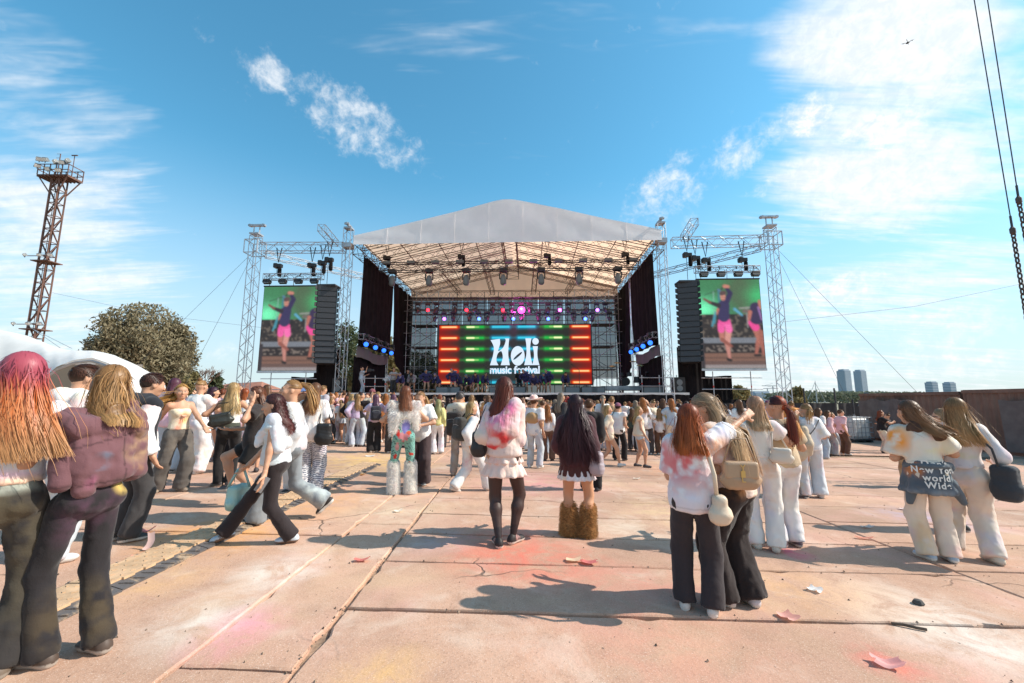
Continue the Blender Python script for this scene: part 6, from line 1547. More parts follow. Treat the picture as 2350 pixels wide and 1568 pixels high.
        if style == 'long':
            fr = (r.random(m) < front)&(np.abs(ph) < 1.6); lat = np.sin(tgt); Lr = length*u*(.70+.38*rnd); zb = HC[2]-.05*u
            seg = Lr/(k-kt); dirn = unit_rows(P[:, kt-1]-P[:, kt-2]); W3 = A_(*wind)
            bk = -J['fw']; 
            for q in range(kt, k):
                s = (q-kt+1)/(k-kt); fall = A_(0, 0, -1)[None]+W3[None]*(.6+1.2*s)/max(length, .1)+bk[None]*np.where(fr, -.35, .22)[:, None]*(1-s)+J['rt'][None]*(lat*np.where(fr, .1, .55)*max(spread-1, 0)*(1-.6*s)+(rnd-.5)*.25*(spread-.7))[:, None]
                dirn = unit_rows(dirn*.45+unit_rows(fall)*.55); p = P[:, q-1]+dirn*seg[:, None]
                # drape on the back
                rel = p-J['N'][None]; b = rel@J['fw']; low = np.clip((J['N'][2]-p[:, 2]+.02*u)/(.05*u), 0, 1); lim = -(.072+back+.026*rnd)*u
                push = np.where(fr, np.maximum(.075*u-b, 0)*low, np.minimum(lim-b, 0)*low); p = p+J['fw'][None]*push[:, None]
                sx = rel@J['rt']; half = (.078*spread)*u*(.6+.75*np.abs(csc)*.5+.3*rnd); over = np.sign(sx)*np.maximum(np.abs(sx)-half, 0)*low*np.where(fr, .0, .35); p = p-J['rt'][None]*over[:, None]
                P[:, q] = p
    t = np.linspace(0, 1, k)[None]
    fly = (r.random(m) < (.05 if style == 'long' else 0.))[:, None, None]; P = P+fly*(r.normal(size=(m, 1, 3))*.028*u*np.clip(t*1.4-.1, 0, 1)[..., None])
    if style == 'long':
        wv = np.sin(t*6.28*wfreq+cph[:, None])*wave*u*np.clip(t*2-.3, 0, 1); P += wv[..., None]*J['rt'][None, None]+(np.cos(t*6.28*wfreq+cph[:, None]*1.7)*wave*u*.7*np.clip(t*2-.3, 0, 1))[..., None]*J['fw'][None, None]
        P += ((csc[:, None]*.008+(rnd[:, None]-.5)*.012)*u*np.clip(t*1.6-.5, 0, 1))[..., None]*J['rt'][None, None]
        if curl:
            a = t*6.28*5+cph[:, None]*3+rnd[:, None]*1.5; e = curl*u*np.clip(t*3-.6, 0, 1); P += (np.cos(a)*e)[..., None]*J['rt'][None, None]+(np.sin(a)*e)[..., None]*J['fw'][None, None]+(np.sin(a*1.3)*e*.5)[..., None]*A_(0, 0, 1)[None, None]
    W = width*(1.0-.75*t**2.5)*np.ones((m, 1))*(.7+.6*rnd[:, None]); tone = (.78+.44*r.random((m, 1)))*(1+.16*csc[:, None])
    mixk = np.clip(t*1.1-.1+.35*(rnd[:, None]-.5), 0, 1)[..., None]; C = (col*(1-mixk)+col2*mixk)*tone[..., None]
    if cfun is not None: C = cfun(t*np.ones((m, 1)), P/u, rnd[:, None]*np.ones((1, k)), C)
    wk = np.clip((P[..., 2:]-J['HC'][2]+.06*u)/(.05*u), 0, 1); out = P-(cc[None, None]*wk+(J['HC']*.5+J['N']*.5)[None, None]*(1-wk)); V, Q, C2 = ribbons(P, W, np.clip(C, 0, 1), out, J['HC'][2]-.02*u); Vs.append(V); Qs.append(Q); Cs.append(C2)
    if tail is not None:
        m = n//4; P = np.zeros((m, 9, 3)); off = r.normal(size=(m, 3))*.012*u; pa = np.array(pts); ts = np.linspace(0, len(pts)-1, 9)
        for q, tq in enumerate(ts):
            i0 = min(int(tq), len(pts)-2); P[:, q] = (pa[i0]*(1-(tq-i0))+pa[i0+1]*(tq-i0))[None]+off*(.4+1.1*min(1, q/4))
        P[:, :, 2] -= (r.random((m, 1))*.06*u)*np.linspace(0, 1, 9)[None]**2
        tone = (.62+.75*r.random((m, 1, 1))); V, Q, C2 = ribbons(P, np.full((m, 9), width), np.clip(col2[None, None]*tone*np.ones((1, 9, 1)), 0, 1), P-pa.mean(0)[None, None]); Vs.append(V); Qs.append(Q); Cs.append(C2)
    o = 0; QQ = []
    for a, b in zip(Vs, Qs): QQ.append(b+o); o += len(a)
    return np.concatenate(Vs), np.concatenate(QQ), np.concatenate(Cs)
def unit_rows(a): return a/np.maximum(np.linalg.norm(a, axis=-1, keepdims=True), 1e-9)
def g_fur(V, Q, L=.03, n=2500, width=.004, col=(.85, .83, .8), down=.5, seed=5):
    """tufts growing out of a surface"""
    r = np.random.default_rng(seed); N = vnormals(V, Q); i = r.integers(0, len(V), n); k = 4; P = np.zeros((n, k, 3)); d = unit_rows(N[i]+r.normal(size=(n, 3))*.35)
    for q in range(k): s = q/(k-1); P[:, q] = V[i]+d*L*s+A_(0, 0, -1)*L*down*s*s
    t = np.linspace(0, 1, k)[None]; C = np.array(col)[None, None]*((.55+.75*r.random((n, 1, 1))) if max(col) < .8 else (.9+.14*r.random((n, 1, 1))))*np.ones((1, k, 1))
    return ribbons(P, width*(1-.8*t)*np.ones((n, 1)), np.clip(C, 0, 1), np.cross(d, A_(.3, .5, .8))[:, None]*np.ones((1, k, 1)))
PPL = []
def person(label, pos, rz, H, pose, parts, hair, skin=SKIN, res=.014, group=None, male=False, legcol=None, legz=0.0, sock=None, hats=(), fine=None):
    """parts: list of (name, material, builder(J, res)); returns (object, skeleton)"""
    J = skeleton(H, pose, male); fine = (res < .021) if fine is None else fine; res *= 1.0 if res < .0118 else 1.12
    nm_ = [q[0] for q in parts]; V, Q, C = body_mesh(J, res, skin, fine, True, legcol, legz, sock, .66 if 'trousers' in nm_ else 1.0, -.012 if 'top' in nm_ else -.006)
    o = obj('person', mk_mesh('person', V, Q, True, C), M['skin'], loc=pos, rz=rz, label=label, cat='person', group=group)
    for nm, mt, fn in parts:
        r_ = fn(J, res)
        for V, Q, C in (r_ if isinstance(r_, list) else [r_]): obj(nm, mk_mesh(nm, V, Q, True, C), M[mt], o)
    if hair is not None:
        V, Q, C = g_hair(J, res, **hair); obj('hair', mk_mesh('hair', V, Q, True, C), M['hair'], o)
    PPL.append((o, J)); return o, J
def wpt(o, p):
    c, s = math.cos(o.rotation_euler.z), math.sin(o.rotation_euler.z); return Vector((o.location.x+p[0]*c-p[1]*s, o.location.y+p[0]*s+p[1]*c, o.location.z+p[2]))
def Ht(pos, px, py, extra=0.0):
    """standing height of someone whose feet are at pos and whose crown is seen at row py"""
    return at(px, py, pos.y).z - pos.z - extra
def lw(pos, rz, H, px, py, dY=0.0):
    p = at(px, py, pos.y+dY)-pos; c, s = math.cos(-rz), math.sin(-rz); return ((p.x*c-p.y*s)/H, (p.x*s+p.y*c)/H, p.z/H)
def g_drape(J, res, shapes, col, stains=(), seed=6, amp=.006, var=.08, cuts=(), k=.03, speck=None, fz=3.0, sx=.92, sy=.80, sr=.80, seams=()):
    """loose cloth from soft shapes; ('e', centre, radii) or ('c', a, b, ra, rb, flat) in body heights"""
    u = J['H']; sd = SDF(res, k*u); ct = tuple((A_(*n), A_(*p)*u) for n, p in cuts)
    for q in shapes:
        if q[0] == 'e': sd.ell(A_(*q[1])*u*A_(sx, sy, 1), A_(*q[2])*u*sr, q[3] if len(q) > 3 else None, k*u, ct)
        else: sd.cone(A_(*q[1])*u*A_(sx, sy, 1), A_(*q[2])*u*A_(sx, sy, 1), q[3]*u*sr, q[4]*u*sr, k*u, (unit(A_(*q[5][0])), q[5][1]) if len(q) > 5 else None, ct)
    V, Q = sd.mesh(); V = relax(V, Q, 1); V = folds(V, Q, amp*u, fz, 11., seed); C = dye(V, col, u, var, stains, seed, speck=speck)
    for (cx, cy, cz, val, wd) in seams: C[np.abs((V[:, 0]*cx+V[:, 1]*cy+V[:, 2]*cz)/u-val) < wd] *= .55
    return V, Q, C
def P_drape(name, shapes, **kw): return (name, 'cloth', lambda J, res: g_drape(J, res, shapes, **kw))
def VR(p): return math.atan2(-p.x, p.y)
def P_top(**kw): return ('top', 'cloth', lambda J, res: g_top(J, res, **kw))
def P_leg(name='trousers', **kw): return (name, 'cloth', lambda J, res: g_trousers(J, res, **kw))
def P_skirt(**kw): return ('skirt', 'cloth', lambda J, res: g_skirt(J, res, **kw))
def P_shoes(**kw): return ('shoe', 'shoe', lambda J, res: [g_shoe(J, n, res, **kw) for n in 'LR'])
# bags -------------------------------------------------------------
def tubeV(pts, r, n=6, flat=1.0):
    mb = MB(); mb.path(pts, r, n); return np.array(mb.v), mb.f
def bag(name, label, loc, rz, size, col, strap=None, flap=None, res=.010, taper=.85, rough='leather', zip_=True, stripes=None, srad=.008, tilt=0.0):
    """soft bag hanging at loc (top centre); strap: list of world points"""
    root = thing(name, loc, label, 'bag', None, rz); w, d, h = size; R = rotm(0, 0, tilt)
    sd = SDF(res, .02); sd.box((0, 0, -h*.5), (w/2*taper, d/2*.85, h*.5), min(w, d, h)*.3); sd.ell((0, 0, -h*.68), (w*.54, d*.56, h*.34)); V, Q = sd.mesh(); V = folds(V, Q, .006, 8, 9, 3); V = V@R.T
    obj('bag_body', mk_mesh('bag_body', V, Q, True, dye(V, col, 1., .12)), M[rough], root)
    if flap:
        sd = SDF(res, .01); sd.box((0, -d*.30, -h*.30), (w/2*taper*1.03, d*.28, h*.33), .02); V, Q = sd.mesh(); V = V@R.T; obj('flap', mk_mesh('flap', V, Q, True, dye(V, flap, 1., .1)), M[rough], root)
        mb = MB(); mb.box((0, -d*.6, -h*.42), (.03, .012, .045)); mb.build('clasp', M['gold'], root)
    if strap:
        c, s = math.cos(-rz), math.sin(-rz); q = [Vector(p)-Vector(loc) for p in strap]; q = [(p.x*c-p.y*s, p.x*s+p.y*c, p.z) for p in q]
        mb = MB(); mb.path(q, srad, 6, col); mb.build('strap', M[rough], root, True)
    return root
def backpack(label, o, J, col, size=(.27, .15, .38), pat=None, straps=(.02, .02, .02)):
    u = J['H']; w, d, h = size; top = J['N']-J['ax']*.045*u-J['fw']*(.078*u+d*.5); Rc = J['Rc']; loc = wpt(o, top); rz = o.rotation_euler.z+math.atan2(-J['fw'][0], J['fw'][1])
    root = thing('backpack', loc, label, 'backpack', None, rz)
    sd = SDF(.012, .03); sd.box((0, 0, -h*.5), (w/2, d/2, h/2), .06); sd.box((0, -d*.45, -h*.66), (w*.38, d*.25, h*.27), .04); V, Q = sd.mesh(); V = folds(V, Q, .006, 7, 8, 5); C = dye(V, col, 1., .15)
    if pat: C = pat(V, C)
    obj('pack_body', mk_mesh('pack_body', V, Q, True, C), M['cloth'], root)
    for s in (-1, 1):
        mb = MB(); mb.path([(s*.07, d*.45, -.02), (s*.085, d*.5+.06, .055), (s*.09, d*.5+.16, .03), (s*.10, d*.5+.19, -.10), (s*.12, d*.5+.10, -.24), (s*.12, d*.45, -.30)], .014, 6, straps); mb.build('shoulder_strap', M['cloth'], root, True)
    mb = MB(); mb.path([(-.03, 0, 0), (-.03, 0, .04), (.03, 0, .04), (.03, 0, 0)], .006, 5, straps); mb.build('grab_loop', M['cloth'], root)
    mb = MB(); mb.path([(-w*.36, -d*.5-.004, -h*.34), (0, -d*.56, -h*.30), (w*.36, -d*.5-.004, -h*.34)], .004, 4, (.4, .4, .4)); mb.build('zip', M['steel'], root)
    return root

def g_cap(J, col):
    u = J['H']; Rh, HC = J['Rh'], J['HC']; L = lambda x, y, z: HC+Rh@A_(x, y, z)*u; sd = SDF(.009, .01*u)
    sd.ell(L(0, -.008, .022), A_(.057, .069, .062)*u, Rh, None, ((-(Rh@A_(0, 0, 1)), L(0, 0, .018)),)); sd.ell(L(0, .075, .020), A_(.045, .045, .006)*u, Rh); V, Q = sd.mesh(); return V, Q, dye(V, col, u, .1)
def g_glasses(J, col):
    u = J['H']; Rh, HC = J['Rh'], J['HC']; L = lambda x, y, z: HC+Rh@A_(x, y, z)*u; sd = SDF(.005, .004*u)
    for s in (-1, 1): sd.ell(L(.020*s, .066, .000), A_(.017, .006, .013)*u, Rh); sd.cone(L(.038*s, .060, .004), L(.052*s, -.005, .002), .003*u, .003*u)
    sd.cone(L(-.01, .070, .003), L(.01, .070, .003), .003*u, .003*u); V, Q = sd.mesh(); return V, Q, dye(V, col, u, .05)
def g_hat(J, col, stain=()):
    u = J['H']; Rh, HC = J['Rh'], J['HC']; L = lambda x, y, z: HC+Rh@A_(x, y, z)*u; sd = SDF(.011, .02*u)
    sd.ell(L(0, -.008, .055), A_(.060, .072, .060)*u, Rh, None, ((-(Rh@A_(0, 0, 1)), L(0, 0, .03)),)); sd.ell(L(0, -.008, .115), A_(.012, .06, .022)*u, Rh, .02*u, (), True)
    def f(X, Y, Z):
        c = HC+Rh@A_(0, -.005, .034)*u; x, y, z = X-c[0], Y-c[1], Z-c[2]; x, y, z = [Rh[0][i]*x+Rh[1][i]*y+Rh[2][i]*z for i in range(3)]
        r = np.sqrt((x/1.0)**2+(y/1.1)**2); return np.maximum(np.abs(z-(x*x)*2.2/u*.9)-.006*u, r-.125*u)
    sd.fn(f, HC-.16*u, HC+.2*u, .012*u); V, Q = sd.mesh(); return V, Q, dye(V, col, u, .06, stain)
# ------------------------------------------------------------------ the people near the camera
WHITE = (.80, .78, .76); CREAM = (.70, .61, .49); BLACK = (.022, .020, .022); CHAR = (.05, .046, .047); DENIM = (.40, .48, .56); LDEN = (.56, .62, .67)
BLONDE = dict(col=(.40, .25, .11), col2=(.66, .46, .22)); BROWN = dict(col=(.13, .058, .030), col2=(.28, .13, .06)); DARK = dict(col=(.035, .017, .016), col2=(.075, .032, .026)); RED = dict(col=(.26, .055, .018), col2=(.48, .13, .03)); GOLD = dict(col=(.26, .13, .05), col2=(.50, .29, .12))
RD, OR, PK, YE, BL, GR = (.70, .05, .06), (.85, .33, .06), (.80, .20, .38), (.82, .60, .18), (.25, .38, .72), (.45, .62, .45)

# --- pair at the left edge
p = Vector((-2.74, 2.36, gz(-2.6)))
def pinkhair(t, P, r, C):
    t = t*1.0; k = np.clip((t-.38)*5, 0, 1)[..., None]; k2 = np.clip((t-.68)*4, 0, 1)[..., None]; left = np.clip(-P[..., 0]*18-.35, 0, 1)[..., None]*np.clip(1.3-t*2.2, 0, 1)[..., None]
    tone = (.72+.5*r)[..., None]; a = np.array((.36, .07, .10)); b = np.array((.60, .13, .02)); c = np.array((.42, .21, .08)); q = a*(1-k)+b*k; q = q*(1-k2)+c*k2; q = q*(1-left*.7)+np.array((.26, .26, .30))*left*.8
    bl = ((r > .55)&(t > .5))[..., None]*.5; q = q*(1-bl)+np.array((.46, .26, .13))*bl; return np.clip(q*tone, 0, 1)
person('girl with pink and orange dyed long hair, cropped white tee, at left edge', p, R_(-14)+VR(p), Ht(p, 62, 812), dict(wR=(.12, .10, .60), eR=(1, -.5, -.2), head=(6, 0, 0), fL=(-.06, 0, 0, 8), fR=(.05, .02, 0, -8)),
       [P_top(col=(.72, .76, .80), inflate=0.010, hem=.075, sleeve=.62, sflare=0.004, stains=[((0, -.07, .60), (.14, .08, .03), (.80, .45, .55), .7), ((.04, -.05, .59), (.08, .1, .02), (.85, .6, .3), .6), ((.1, -.03, .72), .06, (.6, .7, .85), .5)]),
        P_leg(col=(.034, .030, .029), rt=0.052, rk=0.045, rh=0.053, hip=-.008, seat=.95, waist=.072, amp=.008, stains=[((0, -.1, .52), (.2, .1, .10), (.11, .085, .05), .55), ((0, -.1, .585), (.2, .2, .025), (.40, .42, .36), .8), ((.05, -.08, .3), (.08, .1, .2), (.16, .13, .07), .5)], seed=11),
        P_shoes(col=(.16, .12, .09), sole=(.3, .26, .22))],
       dict(style='long', length=.265, n=5600, width=.0030, vol=1.2, spread=1.4, wind=(.05, 0, 0), cfun=pinkhair), res=.011)
p = gnd(150, 1514)
o2, J2 = person('girl with gold brown hair, maroon hoodie slung over her back, stained black trousers', p, R_(30)+VR(p), Ht(p, 262, 838), dict(fL=(-.05, .02, 0, 12), fR=(.06, -.06, 0, 0), wL=(-.11, .16, .585), eL=(-.8, -.7, 0), wR=(.05, .16, .60), head=(-24, -6, 8), lean=(.015, .0)),
       [P_top(col=(.70, .73, .78), inflate=0.004, hem=.055, sleeve=.7, tuck=True, amp=.002),
        P_leg(col=(.022, .019, .021), rt=0.045, rk=0.035, rh=0.047, hip=-.020, seat=.86, waist=.070, amp=.006, stains=[((-.02, -.08, .46), (.1, .1, .10), (.11, .05, .085), .6), ((0, -.05, .14), (.14, .14, .11), (.10, .07, .035), .5), ((.07, -.04, .56), (.03, .08, .03), (.60, .42, .12), .9)], seed=21),
        P_drape('hoodie', [('c', (-.095, .0, .80), (.10, -.005, .80), .046, .05), ('c', (-.085, -.06, .78), (.09, -.06, .77), .045, .05), ('e', (0, -.07, .70), (.115, .045, .09)), ('e', (.01, -.075, .625), (.105, .045, .06)), ('c', (-.105, -.02, .79), (-.115, -.05, .60), .036, .030), ('c', (.105, -.02, .79), (.12, -.04, .61), .046, .044), ('c', (.02, -.075, .79), (.085, -.05, .85), .032, .026), ('c', (-.06, -.085, .66), (-.055, -.08, .565), .045, .028, ((0, 1, 0), 1.8))], sr=.84, k=.014, seams=((-.25, 0, 1, .735, .003), (1, 0, .12, .12, .003), (0, 0, 1, .585, .003)),
                col=(.155, .072, .082), amp=.010, fz=5., stains=[((.10, -.08, .70), .06, (.45, .30, .16), .6), ((-.03, -.13, .66), .035, (.10, .26, .38), .9), ((-.07, -.13, .60), .03, (.20, .30, .42), .7), ((.11, -.12, .62), .035, (.72, .42, .12), .9), ((.09, -.13, .58), .03, (.75, .16, .08), .8), ((.08, -.1, .84), .03, (.45, .40, .34), .6), ((-.05, -.12, .585), .03, (.45, .14, .26), .7)], seed=23),
        P_shoes(col=(.085, .058, .045), sole=(.42, .36, .31))],
       dict(style='long', length=.15, n=2850, width=.0034, vol=1.15, spread=1.15, back=.02, **GOLD), res=.011)

# --- two boys in profile behind them
p = Vector((at(160, 900, 3.9).x, 3.9, gz(-4))); 
person('tall boy in profile with short red-brown hair and white hooded top, far left', p, R_(-72)+VR(p), Ht(p, 160, 835), dict(lean=(0, .03), head=(0, -6, 0)), [P_top(col=WHITE, inflate=0.018, hem=-.05, sleeve=1.9, hood=True, stains=[((0, 0, .7), .1, (.8, .66, .6), .4)]), P_leg(col=LDEN, rk=0.049, rh=0.053), P_shoes(col=(.6, .6, .6))], dict(style='short', length=.024, n=1700, width=.0038, col=(.055, .026, .017), col2=(.12, .045, .026), vol=1.05), male=True, res=.012)
p = Vector((at(322, 900, 4.5).x, 4.5, gz(-4)))
person('boy in profile with reddish short hair and black vest over a white shirt', p, R_(-70)+VR(p), Ht(p, 322, 855), dict(lean=(0, .03), head=(0, -10, 0)), [P_top(col=(.78, .76, .76), inflate=0.011, hem=-.04, sleeve=1.9, tuck=True), ('vest', 'cloth', lambda J, r: g_top(J, r, col=(.02, .02, .025), inflate=0.024, hem=-.03, sleeve=0, hood=True)), P_leg(col=CHAR), P_shoes()], dict(style='short', length=.022, n=1500, width=.0038, col=(.045, .024, .017), col2=(.11, .036, .026), vol=1.05), male=True, res=.013)

# --- corset girl, bandeau girl and those around them
p = gnd(395, 1128); H = Ht(p, 415, 882); rz = R_(200)+VR(p)
person('girl facing us with wind-blown blonde hair, cream corset top and grey baggy jeans', p, rz, H, dict(fL=(-.05, .02, 0, 20), fR=(.09, -.10, 0, -25), wL=lw(p, rz, H, 482, 1000, -.1), wR=lw(p, rz, H, 330, 1010, .1), head=(-10, -4, 0), lean=(.01, 0)),
       [P_top(col=(.74, .62, .45), inflate=0.008, hem=.055, top=.235, stains=[((-.02, .07, .68), (.05, .06, .05), (.85, .50, .16), .8), ((.03, .07, .62), (.03, .06, .09), (.78, .22, .14), .8)], amp=.004, fz=2.), P_drape('bow', [('e', (.012, .10, .70), (.02, .012, .014)), ('e', (-.012, .10, .70), (.02, .012, .014)), ('c', (.005, .10, .695), (.02, .095, .63), .006, .006), ('c', (-.005, .10, .695), (-.015, .095, .64), .006, .006)], col=(.78, .40, .28), k=.006, amp=.0),
        P_leg(col=(.105, .09, .08), rt=0.063, rk=0.058, rh=0.070, waist=.078, amp=.008, stains=[((0, .06, .45), (.1, .1, .12), (.20, .17, .14), .6)], seed=31), P_shoes(col=(.30, .22, .16), sole=(.35, .3, .25))],
       dict(style='long', length=.27, n=1530, width=.0042, vol=1.2, spread=1.3, wind=(.42, .02, .10), front=.5, col=(.45, .25, .08), col2=(.72, .44, .16)), res=.013)
p = gnd(515, 1116); H = Ht(p, 517, 879); rz = R_(-8)+VR(p)
o, J = person('girl from behind with blonde hair, white bandeau top and black flared trousers', p, rz, H, dict(fL=(-.05, .02, 0, 45), fR=(.03, 0, 0, -10), wL=(-.12, .10, .66), eL=(-1, -.6, -.3), wR=(.12, .14, .64), eR=(1, -.7, -.2)),
       [P_top(col=(.74, .74, .70), inflate=0.006, hem=.075, top=.19, amp=.004), P_leg(col=(.020, .017, .017), rt=0.056, rk=0.040, rh=0.049, waist=.055, amp=.004, seed=33, hip=.004), ('waistband', 'cloth', lambda J, r: g_top(J, r, col=(.07, .075, .06), inflate=0.011, hem=.015, top=.075, amp=.003)), P_shoes(col=(.05, .04, .04), sole=(.3, .25, .2))],
       dict(style='long', length=.24, n=1360, width=.0042, vol=1.2, spread=1.35, **BLONDE), res=.014)
a = wpt(o, J['shR']+A_(0, -.03, .05)); b = wpt(o, A_(-.075, -.135, .70)*H)
bag('shoulder_bag', 'black leather bag slung across the back of the girl in white bandeau', b, rz, (.34, .10, .19), (.03, .032, .028), strap=[b+Vector((-.13, 0, 0)), b+Vector((-.02, -.02, .16)), a, b+Vector((.13, 0, 0))], tilt=-14)
p = Vector((at(388, 1000, 8.2).x, 8.2, gz(-6.5)))
person('girl with purple dyed hair and pink tee behind the corset girl', p, R_(-30)+VR(p), Ht(p, 388, 869), dict(), [P_top(col=(.74, .52, .60), inflate=0.016, sleeve=.8, hem=-.03, stains=[((0, -.08, .7), .1, (.78, .3, .5), .7)]), P_leg(col=DENIM), P_shoes()], dict(style='long', length=.2, n=450, width=.007, vol=1.2, col=(.09, .03, .05), col2=(.22, .08, .12)), res=.018)
p = gnd(440, 1088); rz = R_(-40)+VR(p)
person('girl with a high hair bun and billowing white trousers behind the corset girl', p, rz, Ht(p, 437, 873), dict(wR=(.10, .22, .72)), [P_top(col=WHITE, inflate=0.010, sleeve=.5, hem=.05), P_leg(col=(.78, .78, .77), rt=0.075, rk=0.084, rh=0.066, waist=.08, amp=.010), P_shoes(col=(.6, .55, .5))], dict(style='bun', n=450, width=.006, **GOLD), res=.017)
p = gnd(473, 1060); rz = R_(-80)+VR(p)
person('girl in profile with dark purple curls, bare legs and grey sweater tied at waist', p, rz, Ht(p, 462, 889), dict(fL=(-.05, .06, 0, 0), fR=(.05, -.05, 0, 0), wL=(-.09, .20, .70), wR=(.1, .12, .5)), [P_top(col=(.70, .66, .74), inflate=0.011, sleeve=.6, hem=.03), P_drape('tied_sweater', [('e', (0, -.05, .50), (.125, .105, .10)), ('c', (-.04, -.06, .52), (-.02, -.12, .36), .06, .035)], col=(.28, .25, .25)), P_leg('shorts', col=(.1, .1, .1), upto=.35), P_shoes(col=(.28, .24, .25), sole=(.3, .28, .28))], dict(style='long', length=.18, n=500, width=.007, curl=.010, vol=1.4, spread=1.4, col=(.04, .018, .028), col2=(.16, .06, .11)), res=.017)
p = gnd(548, 1062)
person('girl from behind with auburn hair, pink tee and short denim shorts at the wing tower', p, R_(10)+VR(p), Ht(p, 552, 892), dict(), [P_top(col=(.78, .52, .58), inflate=0.016, sleeve=.8, hem=-.03, stains=[((0, -.08, .65), .12, (.85, .7, .75), .8)]), P_leg('shorts', col=(.14, .15, .16), upto=.3), P_shoes(col=(.5, .3, .3), high=.03)], dict(style='long', length=.2, n=420, width=.007, vol=1.15, **RED), res=.018)

# --- the three walkers
p = gnd(575, 1160); H = Ht(p, 590, 882); rz = R_(80)+VR(p)
person('girl in black tee and shorts pushing back her long brown hair, walking left', p, rz, H, dict(fL=(-.05, -.06, .02, 0, -10), fR=(.05, .16, .12, 0), pel=(0, 0, -.02), wL=lw(p, rz, H, 578, 925, -.28), eL=(-.6, .3, -1), wR=(.1, .2, .62), head=(12, -12, 0)),
       [P_top(col=(.035, .028, .027), inflate=0.016, sleeve=.62, hem=-.05, sflare=0.012, stains=[((-.08, 0, .74), .05, (.30, .2, .12), .5)]), P_leg('shorts', col=(.02, .018, .018), rt=0.066, rk=0.062, upto=.62), P_shoes(col=(.1, .1, .1))],
       dict(style='long', length=.28, n=1190, width=.0042, vol=1.2, spread=1.3, wind=(0, -.04, 0), front=.4, col=(.13, .05, .03), col2=(.30, .11, .05)), res=.013)
p = gnd(655, 1197); H = Ht(p, 632, 862); rz = R_(78)+VR(p)
person('tall girl with a swinging ponytail and grey flared jeans, looking left', p, rz, H, dict(fL=(-.05, .16, 0, 0, -8), fR=(.05, -.24, .07, 0, 42), pel=(0, -.01, -.035), lean=(0, .02), head=(15, 2, 0)),
       [P_top(col=(.55, .56, .58), inflate=0.011, sleeve=1.9, hem=.0), P_leg(col=(.22, .24, .26), rt=0.055, rk=0.044, rh=0.069, waist=.07, stains=[((.05, -.2, .2), .12, (.50, .54, .52), .8)], seed=41), P_shoes(col=(.04, .032, .03), sole=(.55, .52, .48))],
       dict(style='tight', n=1190, width=.0042, tail=dict(end=(.03, -.14, .80), h=1.5), **GOLD), res=.013)
p = gnd(612, 1245); H = Ht(p, 650, 896); rz = R_(80)+VR(p)
oc, Jc = person('girl with dark curly hair and pale blue sweatshirt over her shoulders, striding left', p, rz, H, dict(fL=(-.04, -.155, 0, 0, 0), fR=(.05, .27, 0, 4, 14), pel=(0, -.02, -.03), lean=(0, .02), wL=lw(p, rz, H, 605, 1098, -.28), eL=(-.3, -1, 0), wR=(.12, .16, .50), head=(0, -8, 0)),
       [P_top(col=(.62, .70, .74), inflate=0.010, sleeve=.2, hem=.03), P_drape('sweatshirt', [('c', (-.10, 0, .81), (.10, 0, .81), .05, .05), ('e', (-.01, -.055, .73), (.125, .075, .09)), ('e', (-.03, -.065, .645), (.115, .075, .065)), ('c', (-.11, -.02, .78), (-.13, -.06, .62), .045, .045), ('c', (.08, .03, .80), (.06, .11, .66), .045, .036), ('c', (-.05, .02, .79), (-.06, .11, .65), .045, .036)], col=(.68, .72, .76), amp=.009, fz=6., seed=45, sr=.72, k=.018, stains=[((-.08, .05, .8), .06, (.45, .62, .74), .7)]),
        P_leg(col=(.030, .022, .023), rt=0.055, rk=0.040, rh=0.055, waist=.07, amp=.005, seed=43), P_shoes(col=(.50, .56, .62), sole=(.18, .12, .09), stripes=(.03, .03, .035))],
       dict(style='long', length=.20, n=2470, width=.0034, vol=1.45, spread=1.6, curl=.016, col=(.05, .02, .02), col2=(.16, .05, .045)), res=.0115)
b = wpt(oc, A_(.13, .22, .46)*H)
mb = MB()
bag('handbag', 'mint green leather handbag hanging from the hand of the curly haired girl', b+Vector((0, 0, -.16)), rz-.3, (.30, .13, .24), (.30, .50, .48), strap=[b+Vector((-.11, 0, -.18)), b+Vector((-.03, .02, 0)), b+Vector((.03, .02, 0)), b+Vector((.12, 0, -.18))], srad=.013)
w = wpt(oc, Jc['wrL']+Jc['hdL']*.09); mb = MB(); mb.box((0, 0, 0), (.075, .012, .15), Matrix.Rotation(.5, 3, 'Y')); mat('phone', (.30, .31, .33), .2, .3); mb.build('phone', M['phone'], loc=w, rz=.3, label='silver phone in the lowered hand of the curly haired girl', cat='phone')

# --- striped trousers
p = gnd(708, 1133); H = Ht(p, 712, 880); rz = R_(-12)+VR(p)
def stripes(V, C, u):
    s = (V[:, 2]*34+1.2*np.sin(V[:, 0]*14)+.8*vnoise(V*8, 3)) % 1 < .42; C = C.copy(); C[s] = (.035, .05, .11); return C
o, J = person('woman from behind in white tee and blue-striped wide trousers with brown hair', p, rz, H, dict(wR=(.14, .10, .52), head=(6, 0, 0)),
       [P_top(col=(.80, .79, .79), inflate=0.014, sleeve=.75, hem=-.04, sflare=0.009, seed=51), P_leg(col=(.72, .72, .74), rt=0.065, rk=0.062, rh=0.065, amp=.007, fn=stripes, seed=52), P_shoes(col=(.30, .15, .10), sole=(.4, .3, .22))],
       dict(style='long', length=.22, n=1530, width=.0042, vol=1.2, spread=1.3, wind=(-.06, 0, 0), **BROWN), res=.0125)
b = wpt(o, A_(.115, -.08, .63)*H); a = wpt(o, J['shR']+A_(0, 0, .05))
bag('shoulder_bag', 'black leather shoulder bag on the arm of the striped-trouser woman', b, rz, (.25, .13, .32), (.022, .021, .022), strap=[b+Vector((-.07, -.02, -.02)), a+Vector((-.02, -.03, 0)), a+Vector((.03, .02, .01)), b+Vector((.08, .05, 0))])
p = Vector((at(688, 1000, 6.9).x, 6.9, gz(-3)))
